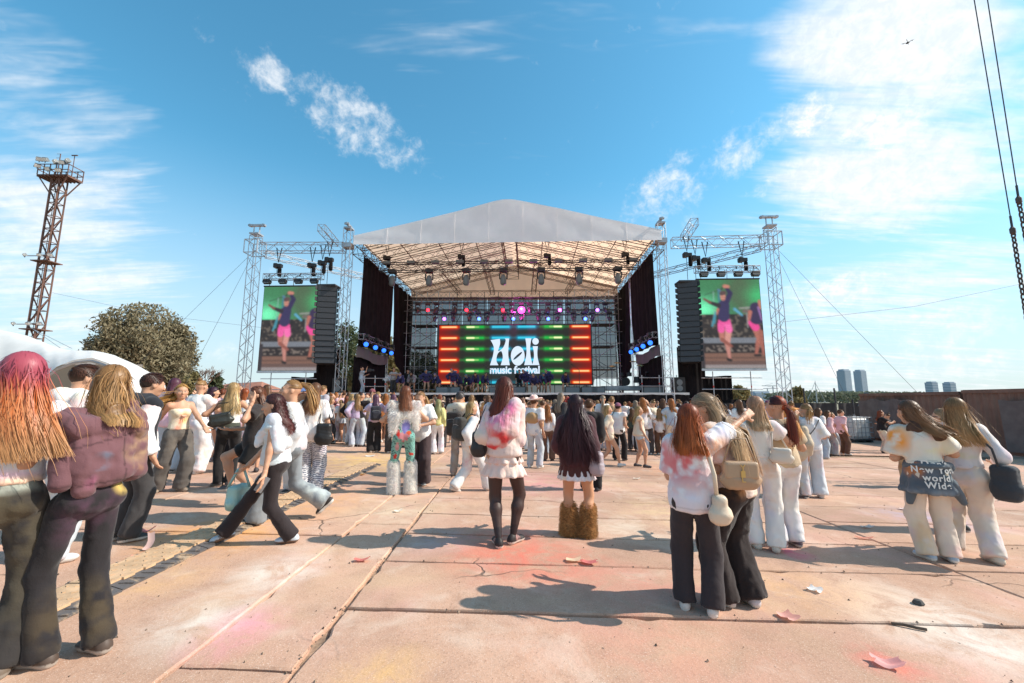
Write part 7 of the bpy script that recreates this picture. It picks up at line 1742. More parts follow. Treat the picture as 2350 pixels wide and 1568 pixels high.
person('girl in blue cap and red sunglasses with yellow powder, beside the striped-trouser woman', p, R_(150)+VR(p), Ht(p, 686, 886), dict(head=(-10, -8, 0)), [P_top(col=(.75, .60, .15), inflate=0.011, sleeve=.6), P_leg(col=LDEN), P_shoes(), ('cap', 'cloth', lambda J, r: g_cap(J, (.12, .20, .42))), ('sunglasses', 'leather', lambda J, r: g_glasses(J, (.45, .08, .06)))], dict(style='long', length=.16, n=420, width=.006, front=.4, **GOLD), res=.014)

# --- white fur outfit
def pattern(V, C, u):
    a = V/u; C = C.copy(); n = fbm(V*20, 3, 2); C[:] = np.array((.20, .44, .38))*(.9+.25*n)[:, None]
    d = ((a[:, 2]*62+.6*np.sin(a[:, 0]*60)) % 1 < .42)&(((a[:, 0]+a[:, 1]*.6)*38+np.floor(a[:, 2]*62)*.5) % 1 < .5); C[d] = (.03, .05, .06)
    for (c, r, col) in (((-.01, -.10, .53), (.055, .09, .05), (.52, .20, .22)), ((-.055, -.1, .56), (.02, .09, .035), (.55, .03, .02)), ((.04, -.1, .565), (.03, .09, .02), (.60, .08, .03)), ((-.06, -.05, .43), (.02, .06, .045), (.55, .28, .28)), ((-.075, -.05, .34), (.018, .08, .03), (.55, .04, .03)), ((.07, -.05, .36), (.028, .08, .016), (.58, .06, .04)), ((.06, -.05, .29), (.02, .08, .02), (.6, .08, .04))):
        w = np.linalg.norm((a-np.array(c))/np.array(r), axis=1)+.5*(n-.5)*2 < 1; C[w] = np.array(col)*(.7+.6*n[w])[:, None]
    side = (np.abs(a[:, 0]) > .118)&(a[:, 2] > .3); C[side] = (.40, .40, .66); return C
def backhole(V, C, u):
    C = pattern(V, C, u); a = V/u; w = np.linalg.norm((a[:, [0, 2]]-np.array((.015, .615)))/np.array((.038, .075)), axis=1); m = (w < 1)&(a[:, 1] < 0); C[m] = (.22, .20, .48); e = (w >= 1)&(w < 1.14)&(a[:, 1] < 0); C[e] = (.75, .68, .72); return C
def furvest(J, res):
    u = J['H']; sd = SDF(res, .03*u); torso(sd, J, .022*u, ((-J['ax'], J['P']+J['ax']*.165*u),)); sd.cone(J['shL'], J['shR'], .052*u, .052*u, .03*u); sd.cone(A_(-.085, -.045, .72)*u, A_(-.10, -.035, .565)*u, .055*u, .028*u, .03*u); sd.cone(A_(.095, -.03, .72)*u, A_(.105, -.03, .62)*u, .04*u, .03*u, .03*u)
    sd.cone(A_(-.115, -.02, .80)*u, A_(-.125, -.04, .85)*u, .03*u, .02*u, .02*u); sd.cone(A_(.115, -.02, .80)*u, A_(.125, -.04, .84)*u, .03*u, .02*u, .02*u)
    sd.ell(A_(.012, -.10, .615)*u, A_(.048, .09, .085)*u, None, .01*u, (), True); V, Q = sd.mesh(); C = dye(V, (.92, .89, .85), u, .04); return [(V, Q, C), g_fur(V, Q, .040, 3000, .007, (.95, .92, .88), .55, 61)]
def furboot(J, res, col, top, r0, r1, seed, L=.035, down=.9, n=3000):
    u = J['H']; out = []
    for k in 'LR':
        a, b = J['an'+k], J['kn'+k]; sd = SDF(res, .02*u); t = a+(b-a)*top; f = rotm(J['foot'+k][0])@A_(0, 1, 0); sd.cone(t, a-A_(0, 0, .02)*u, r0*u, r1*u, .02*u); sd.cone(a-A_(0, 0, .02)*u, a+f*.05*u-A_(0, 0, .028)*u, r1*u*.8, .022*u, .02*u); V, Q = sd.mesh(); V[:, 2] = np.maximum(V[:, 2], .002)
        F = g_fur(V, Q, L, n, .0065, col, down, seed); nv = len(V); F[0][:, 2] = np.maximum(F[0][:, 2], .001); out.append((np.concatenate([V, F[0]]), np.concatenate([Q, F[1]+nv]), np.concatenate([dye(V, col, u, .15), F[2]])))
    return out
p = gnd(922, 1133); H = Ht(p, 945, 887); rz = R_(4)+VR(p)
person('girl from behind in white fur vest, patterned teal bodysuit and white fur boots', p, rz, H, dict(fL=(-.075, 0, 0, 14), fR=(.075, -.02, 0, -10), wL=(-.10, .12, .64), eL=(-1, -.7, 0), wR=(.12, .13, .64), eR=(1, -.8, 0), head=(-12, 0, 0)),
       [P_top(col=(.2, .4, .36), inflate=0.005, hem=-.02, top=.2, fn=backhole, amp=0), P_leg(col=(.2, .4, .36), rt=0.058, rk=0.040, rh=0.030, waist=.09, amp=.001, fn=pattern, seed=62, hip=.002), ('fur_vest', 'fur', furvest), ('fur_boot', 'fur', lambda J, r: furboot(J, r, (.93, .90, .86), .98, .044, .046, 63, .04, .7))],
       dict(style='long', length=.16, n=1190, width=.0042, vol=1.15, spread=1.1, col=(.14, .045, .022), col2=(.32, .12, .055)), res=.0125)
p = gnd(962, 1112); H = Ht(p, 975, 897); rz = R_(165)+VR(p)
person('girl in white tee with braids looking down at her hands beside fur vest', p, rz, H, dict(wL=(-.04, .15, .63), wR=(.04, .15, .62), eL=(-1, -.4, -.3), eR=(1, -.4, -.3), head=(-12, -28, 0)), [P_top(col=WHITE, inflate=0.016, sleeve=.8, hem=-.06, sflare=0.009, seed=65), P_leg(col=(.06, .038, .04), rt=0.066, rk=0.066, rh=0.075, seed=66), P_shoes(col=(.05, .045, .05))], dict(style='tight', n=500, width=.005, tail=dict(end=(-.07, -.05, .80), h=-1), **GOLD), res=.0135)

# --- pink hoodie
p = gnd(1152, 1250); H = Ht(p, 1160, 863); rz = R_(-12)+VR(p)
o, J = person('tall girl from behind with long auburn hair, pink stained hoodie, ruffled skirt and black tights', p, rz, H, dict(fL=(-.010, -.045, 0, 25, -4), fR=(.060, .035, 0, -28), pel=(.01, 0, -.01), wL=(-.10, .06, .56), eL=(-.1, -1, 0), wR=(.06, .15, .62), eR=(.25, -1, 0), head=(8, 0, 0)),
       [P_top(col=(.74, .58, .52), inflate=0.010, hem=.02, sleeve=1.9, sflare=0.010, amp=.009, seed=71, stains=[((-.1, -.05, .74), .07, (.80, .50, .52), .7), ((.12, -.03, .76), .08, (.80, .50, .46), .6)]),
        P_drape('hood', [('c', (.10, -.05, .83), (.03, -.11, .73), .045, .055), ('c', (-.085, -.06, .76), (.0, -.12, .66), .045, .060), ('e', (.0, -.105, .675), (.105, .050, .085)), ('e', (-.02, -.10, .595), (.095, .045, .05)), ('c', (.10, -.05, .80), (.10, -.08, .66), .04, .04)],
                col=(.74, .52, .52), amp=.006, fz=5, seed=72, sx=.86, sr=.70, k=.05, stains=[((-.02, -.14, .72), (.09, .08, .05), (.76, .22, .38), .9), ((.05, -.12, .80), (.06, .08, .05), (.78, .16, .36), .9), ((-.01, -.15, .655), (.06, .08, .03), (.64, .05, .06), 1.0), ((.04, -.15, .62), (.05, .08, .035), (.62, .05, .05), 1.0), ((-.05, -.13, .565), (.11, .09, .028), (.66, .05, .05), 1.0), ((-.06, -.12, .67), .05, (.82, .40, .36), .6)]),
        P_skirt(col=(.80, .62, .55), waist=.03, hem=-.115, r0=.088, r1=.122, tiers=2, waves=13, wamp=.010, seed=74, stains=[((-.04, -.1, .50), .05, (.76, .3, .28), .6), ((0, -.1, .45), .2, (.80, .60, .48), .5)]), P_shoes(col=(.030, .024, .024), sole=(.66, .60, .54), stripes=(.62, .34, .32), high=.0)],
       dict(style='long', length=.27, n=2850, width=.0034, vol=1.15, spread=1.2, wind=(-.03, 0, 0), col=(.085, .026, .020), col2=(.24, .055, .028)), res=.0115, legcol=(.060, .036, .032), legz=.52, sock=((.03, .022, .024), .07))
a = wpt(o, J['shL']+A_(-.02, -.02, .045)); b = wpt(o, A_(-.135, -.05, .66)*H)
bag('shoulder_bag', 'black shoulder bag under the arm of the girl in pink hoodie', b, rz, (.16, .13, .26), (.025, .022, .024), strap=[b+Vector((-.05, 0, -.02)), a+Vector((-.02, -.03, 0)), a+Vector((.03, .03, 0)), b+Vector((.06, .02, -.02))])
# --- fuzzy leg warmers
p = gnd(1326, 1230); H = Ht(p, 1318, 908); rz = R_(-4)+VR(p)
o, J = person('girl with very long dark wavy hair, maroon top, pleated skirt and brown fur leg warmers', p, rz, H, dict(fL=(-.058, 0, 0, 8), fR=(.064, .0, 0, -30), wL=(-.09, .10, .58), wR=(.09, .12, .56), eR=(.3, -1, 0), eL=(-.3, -1, 0), head=(10, 4, 0)),
       [P_top(col=(.075, .026, .030), inflate=0.021, hem=-.03, sleeve=1.8, sflare=0.013, amp=.009, seed=81, stains=[((.13, -.02, .68), .06, (.16, .05, .08), .7)]), P_skirt(col=(.085, .030, .028), waist=.06, hem=-.10, r0=.09, r1=.130, waves=16, wamp=.007, seed=82), ('petticoat', 'cloth', lambda J, r: g_skirt(J, r, col=(.74, .70, .72), waist=-.06, hem=-.128, r0=.115, r1=.134, waves=15, wamp=.012, seed=83)),
        ('leg_warmer', 'fur', lambda J, r: furboot(J, r, (.56, .32, .14), .60, .042, .054, 84, .05, .35, 3000))],
       dict(style='long', length=.40, n=3610, width=.0034, vol=1.35, spread=1.75, wave=.012, wfreq=3.5, col=(.028, .012, .016), col2=(.075, .026, .035)), skin=(.60, .31, .18), res=.0115)
hl = wpt(o, J['HC']+J['Rh']@A_(-.055, -.01, .03)*H); mb = MB()
for k in range(7): mb.lathe([(.002, 0), (.018, .006), (.012, .018), (.002, .022)], (.02*math.cos(k), -.01+.008*k % 3, .022*math.sin(k*1.3)), 6)
mb.build('flower_clip', M['red_paint'], loc=hl, label='red flower clip in the long dark wavy hair', cat='hair clip')
b = wpt(o, A_(.15, -.06, .60)*H); a = wpt(o, J['shR']+A_(.02, -.01, .05))
bag('shoulder_bag', 'pale lilac bag with cream base on the arm of the fur leg warmer girl', b, rz-.4, (.15, .14, .26), (.40, .33, .36), strap=[b+Vector((-.04, 0, -.01)), a, b+Vector((.05, .03, -.01))], srad=.007)

# --- hugging pair at right
p = gnd(1605, 1403); H = Ht(p, 1588, 930); rz = R_(-3)+VR(p)
o, J = person('red haired girl from behind in red-stained white tee and black wide trousers', p, rz, H, dict(fL=(-.065, 0, 0, 6), fR=(.062, -.02, 0, -6), wR=lw(p, rz, H, 1712, 955, .16), eR=(.5, -.9, -.9), wL=(-.05, .16, .64), eL=(-.45, -.8, -.6), head=(4, 0, 0), sR=(.005, 0, .012)),
       [P_top(col=(.78, .75, .77), inflate=0.016, hem=-.035, sleeve=.85, sflare=0.012, amp=.007, seed=91, wide=1.05, stains=[((.0, -.10, .735), (.085, .10, .055), (.60, .025, .03), 1.0), ((-.05, -.09, .69), (.12, .10, .07), (.70, .16, .17), .9), ((-.13, 0, .76), (.04, .1, .07), (.70, .12, .12), .7), ((.13, -.02, .80), (.07, .08, .04), (.82, .40, .20), .7), ((.03, -.10, .62), (.10, .09, .03), (.74, .36, .33), .6), ((-.04, -.1, .585), (.10, .09, .025), (.74, .44, .40), .5), ((.0, -.1, .53), (.12, .1, .05), (.62, .62, .80), .4)]),
        P_leg(col=(.040, .031, .034), rt=0.062, rk=0.053, rh=0.056, amp=.005, seed=92, drop=.012), P_shoes(col=(.62, .55, .50), sole=(.70, .66, .62))],
       dict(style='long', length=.17, n=3040, width=.0034, vol=1.2, spread=1.4, col=(.20, .038, .012), col2=(.50, .13, .03)), res=.0105)
p2 = gnd(1692, 1388); H2 = Ht(p2, 1650, 898, -.03); rz2 = R_(68)+VR(p2)
ob, Jb = person('girl with long ash blonde hair bending her head to the red haired girl', p2, rz2, H2, dict(fL=(-.05, .03, 0, 10), fR=(.05, -.05, 0, -40), pel=(0, -.02, -.01), lean=(.0, .06), head=(12, -34, 0), wL=(-.06, .16, .62), wR=(.08, .2, .66)),
       [P_top(col=(.78, .62, .55), inflate=0.014, sleeve=.85, hem=-.02, sflare=0.009, seed=95, stains=[((-.1, 0, .76), .08, (.82, .36, .18), .8), ((-.08, -.06, .7), .08, (.80, .45, .35), .7)]), P_leg(col=(.030, .021, .020), rt=0.065, rk=0.058, rh=0.070, amp=.009, seed=96, stains=[((-.05, -.05, .56), .07, (.50, .20, .05), .6)]), P_shoes(col=(.60, .52, .52), sole=(.6, .55, .5), stripes=(.25, .10, .14))],
       dict(style='long', length=.36, n=3040, width=.0034, vol=1.15, spread=1.3, back=.012, front=.25, col=(.27, .165, .10), col2=(.64, .42, .23)), res=.011)
a = wpt(o, J['shR']+A_(-.035, -.045, .045)); b = wpt(o, A_(.122, -.085, .575)*H)
bag('handbag', 'small smooth cream bag on a wide strap at the red haired girl\'s hip', b, rz+.35, (.15, .11, .20), (.70, .56, .42), strap=[b+Vector((-.02, 0, .0)), b+Vector((-.035, -.02, .14)), a+Vector((-.005, -.035, -.05)), a+Vector((.0, .0, .012)), a+Vector((.02, .08, -.06))], srad=.015, taper=.55)
b = at(1696, 1060, p2.y-.25)
qb = bag('handbag', 'tan quilted flap bag with gold chain behind the red haired girl', b, R_(-8), (.27, .10, .19), (.42, .27, .17), flap=(.46, .30, .19), strap=[b+Vector((-.12, 0, -.01)), b+Vector((-.05, .0, .16)), b+Vector((.06, .0, .17)), b+Vector((.12, 0, -.01))], srad=.006)
for k, (ch, dz) in enumerate((('Y', -.045), ('S', -.085), ('L', -.125))):
    cu = bpy.data.curves.new('monogram', 'FONT'); cu.body = ch; cu.size = .062; cu.extrude = .002; cu.align_x = 'CENTER'; mo = bpy.data.objects.new('mono_tmp', cu); COL.objects.link(mo); bpy.context.view_layer.update()
    me = bpy.data.meshes.new_from_object(mo.evaluated_get(bpy.context.evaluated_depsgraph_get())); bpy.data.objects.remove(mo); me.transform(Matrix.Translation((0, -.066, dz-.01)) @ Matrix.Rotation(PI/2, 4, 'X')); obj('monogram', me, M['gold'], qb)

# --- white trouser pair and their neighbours
p = gnd(1760, 1262); H = Ht(p, 1745, 911); rz = R_(8)+VR(p)
o, J = person('girl from behind with straight rose-blonde hair, white crop tee and stained white trousers', p, rz, H, dict(fL=(-.055, .01, 0, 18), fR=(.052, -.02, 0, -14), wL=(-.08, .16, .72), wR=(.09, .17, .72), eL=(-1, -.5, -.5), eR=(1, -.5, -.5), head=(10, 0, 0)),
       [P_top(col=(.74, .70, .64), inflate=0.011, sleeve=.5, hem=.085, amp=.005, seed=101), P_leg(col=(.76, .72, .68), rt=0.062, rk=0.053, rh=0.058, waist=.072, amp=.007, seed=102, stains=[((0, -.1, .53), (.13, .1, .07), (.62, .46, .38), .7), ((.04, -.08, .56), .05, (.78, .42, .22), .6), ((-.04, -.06, .40), .07, (.78, .55, .45), .4)]), P_shoes(col=(.62, .54, .46), sole=(.6, .52, .45))],
       dict(style='long', length=.15, n=1700, width=.0042, vol=1.12, spread=1.15, col=(.40, .20, .12), col2=(.62, .40, .22)), res=.012)
b = wpt(o, A_(.115, -.075, .665)*H); a = wpt(o, J['shR']+A_(.0, 0, .045))
bag('shoulder_bag', 'small white crescent bag on the shoulder of the crop tee girl', b, rz-.2, (.21, .08, .15), (.68, .58, .48), strap=[b+Vector((-.09, 0, -.02)), a+Vector((-.01, -.02, .0)), a+Vector((.02, .02, 0)), b+Vector((.09, .02, -.02))], srad=.008)
def redblack(t, P, r, C):
    w = ((r > .45)&(P[..., 0] > -.01)&(t < .5))[..., None]; return np.where(w, np.array((.38, .06, .015))*(.6+.8*r)[..., None], C)
p = gnd(1812, 1254); H = Ht(p, 1795, 911); rz = R_(35)+VR(p)
person('girl with red and black hair and orange-dusted beige tee, beside the crop tee girl', p, rz, H, dict(wL=(-.09, .16, .70), wR=(.12, .15, .66), head=(22, 0, 0)), [P_top(col=(.56, .42, .28), inflate=0.014, sleeve=.75, hem=.02, seed=105, stains=[((.08, -.05, .78), .07, (.80, .36, .08), .9), ((.03, -.08, .72), .08, (.78, .50, .2), .5)]), P_leg(col=(.76, .71, .69), rt=0.062, rk=0.053, rh=0.056, seed=106, stains=[((.05, -.05, .33), .05, (.80, .5, .4), .6), ((.03, -.08, .5), .08, (.70, .55, .5), .5)]), P_shoes(col=(.10, .06, .07), sole=(.5, .42, .38))], dict(style='tight', n=1530, width=.0042, vol=1.15, col=(.035, .014, .014), col2=(.20, .04, .02), cfun=redblack, tail=dict(end=(.02, -.11, .74), h=-1)), res=.0125)
p = gnd(1868, 1142); H = Ht(p, 1868, 927); rz = R_(20)+VR(p)
o, J = person('woman from behind in loose white tee and wide pale jeans with low hair bun', p, rz, H, dict(fL=(-.07, 0, 0, 10), fR=(.07, 0, 0, -10), wL=(-.08, .16, .86), eL=(-1, .2, -.6), wR=(.12, .12, .62), head=(18, 6, 0)), [P_top(col=(.78, .77, .78), inflate=0.022, sleeve=1.0, hem=-.01, sflare=0.018, seed=111), P_leg(col=(.62, .65, .68), rt=0.069, rk=0.065, rh=0.075, seed=112), P_shoes(col=(.6, .5, .45))], dict(style='tight', n=500, width=.005, tail=dict(end=(0, -.075, .87), h=-.5), **GOLD), res=.0135)
mb = MB(); q = [wpt(o, A_(*v)*H) for v in ((.10, -.055, .83), (.03, -.115, .74), (-.08, -.11, .60), (-.125, -.02, .56))]; c = q[2]; mb.path([v-c for v in q], .008, 5); mb.build('bag_strap', M['black_paint'], loc=c, label='thin black crossbody strap over the loose white tee', cat='strap')
p = gnd(1838, 1143); 
person('girl with very long blonde hair and beige cardigan behind the white trouser pair', p, R_(15)+VR(p), Ht(p, 1826, 948), dict(), [P_top(col=(.58, .46, .33), inflate=0.021, sleeve=1.9, hem=-.08, seed=115), P_leg(col=(.56, .58, .60)), P_shoes()], dict(style='long', length=.3, n=500, width=.006, vol=1.1, **GOLD), res=.015)

# --- denim jacket girl and friend at right edge
p = gnd(2158, 1288); H = Ht(p, 2118, 920); rz = R_(14)+VR(p)
def denim(J, res):
    V1, Q1, C1 = g_skirt(J, res, col=(.105, .125, .15), waist=.085, hem=-.105, r0=.094, r1=.132, waves=7, wamp=.010, seed=124, var=.35, amp=.008, stains=[((-.09, -.08, .56), (.05, .08, .05), (.62, .22, .06), .8), ((0, -.1, .42), (.2, .1, .03), (.24, .27, .30), .7), ((.1, -.05, .55), .06, (.22, .27, .28), .6)])
    V2, Q2, C2 = g_drape(J, res, [('c', (.09, -.04, .48), (.155, -.02, .37), .045, .018), ('c', (-.10, -.03, .46), (-.125, -.03, .35), .04, .02), ('c', (-.11, 0, .58), (.11, 0, .58), .03, .03), ('e', (0, -.02, .59), (.125, .105, .030))], (.115, .135, .155), seed=125)
    return [(np.concatenate([V1, V2]), np.concatenate([Q1, Q2+len(V1)]), np.concatenate([C1, C2]))]
o, J = person('girl from behind with wind-swept brown hair, orange-dusted tee and lettered denim jacket round waist', p, rz, H, dict(fL=(-.05, .0, 0, 30), fR=(.06, .02, 0, 10), pel=(-.01, 0, 0), lean=(-.03, .01), wL=(-.08, .13, .62), wR=(.08, .16, .66), eL=(-.5, -.8, 0), eR=(.4, -.9, 0), head=(25, -8, 0)),
       [P_top(col=(.76, .70, .60), inflate=0.018, hem=.085, sleeve=.85, sflare=0.015, amp=.007, seed=121, stains=[((-.14, -.02, .76), (.06, .1, .08), (.86, .34, .06), 1.0), ((-.08, -.07, .80), .06, (.82, .5, .3), .6), ((.01, -.09, .70), .04, (.82, .68, .30), .6), ((.08, -.05, .70), .06, (.80, .72, .42), .5), ((-.02, -.1, .62), .08, (.74, .74, .66), .5)]),
        P_leg(col=(.74, .62, .51), rt=0.058, rk=0.051, rh=0.055, seed=122, stains=[((-.06, -.02, .14), (.05, .08, .12), (.76, .54, .26), .6)]), ('denim_jacket', 'cloth', denim), P_shoes(col=(.40, .46, .52), sole=(.72, .68, .62))],
       dict(style='long', length=.21, n=2470, width=.0034, vol=1.2, spread=1.4, wind=(.16, .0, .02), col=(.12, .055, .03), col2=(.36, .18, .08)), res=.0115)
mat('print_white', (.78, .74, .68), .8)
jk = [c for c in o.children if c.name.startswith('denim')][0]
for k, (txt, z) in enumerate((('Don\'t', .063), ('New York', .025), ('world', -.022), ('Wide', -.066))):
    cu = bpy.data.curves.new('lettering', 'FONT'); cu.body = txt; cu.size = .085; cu.offset = .0025; cu.align_x = 'CENTER'; cu.space_character = 1.15; mo = bpy.data.objects.new('let_tmp', cu); COL.objects.link(mo); bpy.context.view_layer.update()
    me = bpy.data.meshes.new_from_object(mo.evaluated_get(bpy.context.evaluated_depsgraph_get())); bpy.data.objects.remove(mo)
    bm = bmesh.new(); bm.from_mesh(me); bmesh.ops.subdivide_edges(bm, edges=[e for e in bm.edges if e.calc_length() > .02], cuts=2)
    for v in bm.verts:
        x, y = v.co.x+.04, v.co.y; zz = J['P'][2]+(z)*H+y; s = np.clip((.085*H-(zz-J['P'][2]))/(.19*H), 0, 1); rr = (.094+(.132-.094)*s**.9)*H+.030; th = -PI/2+x/rr
        q = J['P']+J['rt']*rr*math.cos(th)+J['fw']*rr*math.sin(th)/1.25; v.co = Vector((q[0], q[1], zz))
    bm.to_mesh(me); bm.free(); obj('lettering', me, M['print_white'], jk)
p = gnd(2248, 1284); H = Ht(p, 2235, 904); rz = R_(-10)+VR(p)
o, J = person('girl from behind with long honey hair, powder-stained white long-sleeve and cream trousers, right edge', p, rz, H, dict(fL=(-.115, .03, 0, 5), fR=(.075, -.02, 0, 45), pel=(-.01, 0, -.03), wL=(-.14, .06, .50), wR=(.12, .12, .58), eR=(.4, -1, 0), head=(18, 0, 0)),
       [P_top(col=(.78, .71, .68), inflate=0.011, hem=.06, sleeve=1.92, sflare=0.002, amp=.005, seed=131, stains=[((0, -.07, .82), (.10, .1, .03), (.84, .62, .22), .8), ((.03, -.09, .705), .03, (.80, .36, .26), .9), ((-.07, -.08, .72), .06, (.82, .66, .40), .5), ((-.11, 0, .74), .05, (.70, .72, .52), .6), ((-.13, .02, .62), .06, (.78, .40, .46), .7), ((.06, -.07, .80), .05, (.78, .46, .52), .6), ((.0, -.08, .62), (.1, .1, .02), (.72, .70, .46), .6)]),
        P_leg(col=(.74, .63, .53), rt=0.065, rk=0.055, rh=0.056, waist=.085, seed=132, stains=[((-.04, -.09, .56), (.09, .1, .035), (.80, .42, .20), .7), ((-.09, -.02, .2), .06, (.76, .56, .26), .5)]), P_shoes(col=(.62, .54, .44), sole=(.48, .42, .35))],
       dict(style='long', length=.22, n=2660, width=.0034, vol=1.15, spread=1.3, wind=(.05, 0, 0), front=.25, col=(.22, .11, .045), col2=(.56, .32, .14)), res=.0115)
b = wpt(o, A_(.165, -.06, .58)*H); a = wpt(o, J['shR']+A_(-.06, -.05, .04))
bag('shoulder_bag', 'slouchy grey fabric bag on a strap at the right edge', b, rz-.3, (.22, .15, .34), (.055, .058, .065), strap=[b+Vector((-.05, 0, -.02)), b+Vector((-.10, -.01, .16)), a, a+Vector((-.02, .10, .0))], rough='cloth', srad=.011)
p = Vector((at(2172, 1000, 5.6).x, 5.6, gz(6)))
person('woman in black dress and sunglasses standing between the two girls at right', p, R_(62)+VR(p), Ht(p, 2172, 938), dict(head=(0, -5, 0)), [P_top(col=(.045, .03, .032), inflate=0.016, sleeve=.9, hem=-.02), P_skirt(col=(.045, .03, .032), waist=.08, hem=-.30, r0=.10, r1=.13, waves=6), P_shoes(), ('sunglasses', 'leather', lambda J, r: g_glasses(J, (.015, .012, .012)))], dict(style='long', length=.14, n=500, width=.006, col=(.34, .22, .12), col2=(.55, .38, .22)), res=.015)
# ------------------------------------------------------------------ the crowd: a few builds, many individuals
PH = 1.62
def proto(pose, parts, hair, male=False, res=.020):
    J = skeleton(PH, pose, male); V, Q, C = body_mesh(J, res, (1, 1, 1), res < .0205, True, None, 0, None, .68 if any(q[0] == 'trousers' for q in parts) else 1.0, -.012)
    out = [('person', mk_mesh('person', V, Q, True, C), 'skin', 'skin')]
    for nm, mt, fn in parts:
        r_ = fn(J, res)
        for V, Q, C in (r_ if isinstance(r_, list) else [r_]):
            role = {'trousers': 'leg', 'shorts': 'leg', 'skirt': 'leg', 'shoe': 'shoe'}.get(nm, 'top'); out.append((nm, mk_mesh(nm, V, Q, True, C), 'crowd_cloth' if mt == 'cloth' else mt, role))
    V, Q, C = g_hair(J, res, **hair); out.append(('hair', mk_mesh('hair', V, Q, True, C), 'hair', 'hair')); return out, J
W1 = (1, 1, 1); HW = dict(col=(.72, .72, .72), col2=(1.25, 1.25, 1.25), n=260, width=.009)
T = lambda **k: P_top(col=W1, var=.05, **k)
B = lambda nm='trousers', **k: P_leg(nm, col=W1, var=.08, **k)
S_ = P_shoes(col=W1, sole=(1.2, 1.2, 1.2))
PR = {}
PR['tee'] = proto({}, [T(inflate=.016, sleeve=.75, hem=-.03), B(rt=.062, rk=.056, rh=.064), S_], dict(style='long', length=.20, vol=1.15, spread=1.2, **HW))
PR['long'] = proto(dict(wL=(-.11, .03, .56), eL=(-1, -.5, 0), fR=(.07, .03, 0, -20)), [T(inflate=.014, sleeve=1.9, hem=.02), B(rt=.060, rk=.052, rh=.062, seed=5), S_], dict(style='long', length=.25, vol=1.2, spread=1.25, seed=8, **HW))
PR['man'] = proto(dict(fL=(-.07, 0, 0, 12), fR=(.07, .01, 0, -12)), [T(inflate=.016, sleeve=.8, hem=-.05), B(rt=.058, rk=.050, rh=.050), S_], dict(style='short', length=.026, **{**HW, 'n': 420}), True)
PR['hoodie'] = proto(dict(fL=(-.07, 0, 0, 12), fR=(.07, .02, 0, -12), wL=(-.09, .12, .52), wR=(.10, .12, .54)), [T(inflate=.022, sleeve=1.9, hem=-.05, hood=True), B(rt=.058, rk=.050, rh=.048), S_], dict(style='short', length=.028, seed=9, **{**HW, 'n': 420}), True)
PR['shorts'] = proto(dict(fL=(-.05, -.06, 0, 5), fR=(.06, .07, 0, -5), wR=(.11, .09, .50)), [T(inflate=.010, sleeve=.1, hem=.0, hemflare=.02), B('shorts', upto=.22, rt=.062), S_], dict(style='long', length=.23, vol=1.15, spread=1.15, seed=10, **HW))
PR['phone'] = proto(dict(wR=(.08, .18, .93), eR=(.8, .2, -1), wL=(-.05, .18, .70), head=(0, 6, 0)), [T(inflate=.014, sleeve=.7, hem=-.01), B(rt=.060, rk=.054, rh=.062, seed=6), S_], dict(style='bun', **HW))
PR['tail'] = proto(dict(fL=(-.06, .02, 0, 10)), [T(inflate=.016, sleeve=.75, hem=-.02, seed=4), B(rt=.060, rk=.052, rh=.058, seed=7), S_], dict(style='tight', tail=dict(end=(0, -.11, .66), h=0), **HW))
PR['skirt'] = proto({}, [T(inflate=.016, sleeve=.7, hem=-.0), P_skirt(col=W1, waist=.06, hem=-.12, r0=.09, r1=.14), S_], dict(style='long', length=.20, vol=1.3, spread=1.4, curl=.008, seed=12, **HW))
PR['walk'] = proto(dict(fL=(-.05, -.17, .02, 0, 20), fR=(.05, .19, 0, 0, -10), pel=(0, 0, -.03), wL=(-.11, .12, .50), wR=(.11, -.06, .50)), [T(inflate=.014, sleeve=1.9, hem=-.01), B(rt=.060, rk=.054, rh=.066, seed=8), S_], dict(style='long', length=.22, vol=1.15, seed=13, **HW))
PR['barewalk'] = proto(dict(fL=(-.05, -.13, .02, 0, 20), fR=(.05, .16, 0, 0, -8), pel=(0, 0, -.02), wL=(-.10, .10, .50), wR=(.10, -.04, .50)), [T(inflate=.016, sleeve=1.0, hem=.0), B('shorts', upto=.3, rt=.062), S_], dict(style='long', length=.18, vol=1.15, seed=14, **HW))
PR['arms'] = proto(dict(wL=(-.06, .20, .72), wR=(.06, .20, .72), eL=(-1, -.3, -.4), eR=(1, -.3, -.4), head=(8, -6, 0)), [T(inflate=.014, sleeve=.6, hem=.01), B(rt=.062, rk=.058, rh=.068, seed=9), S_], dict(style='long', length=.17, vol=1.15, seed=15, **HW))
PR['cap'] = proto(dict(fL=(-.08, 0, 0, 12), fR=(.07, .03, 0, -12), wR=(.11, .12, .58)), [T(inflate=.016, sleeve=.2, hem=-.05), B(rt=.058, rk=.054, rh=.058, seed=3), S_, ('cap', 'cloth', lambda J, r: g_cap(J, (.30, .12, .18)))], dict(style='short', length=.02, **{**HW, 'n': 300}), True)
HC = {'blonde': (.52, .34, .15), 'gold': (.38, .21, .09), 'brown': (.17, .08, .04), 'dark': (.05, .025, .02), 'auburn': (.28, .075, .03), 'ginger': (.42, .15, .04), 'purple': (.16, .07, .12), 'green': (.42, .40, .18), 'greydark': (.13, .11, .11), 'ash': (.34, .25, .18)}
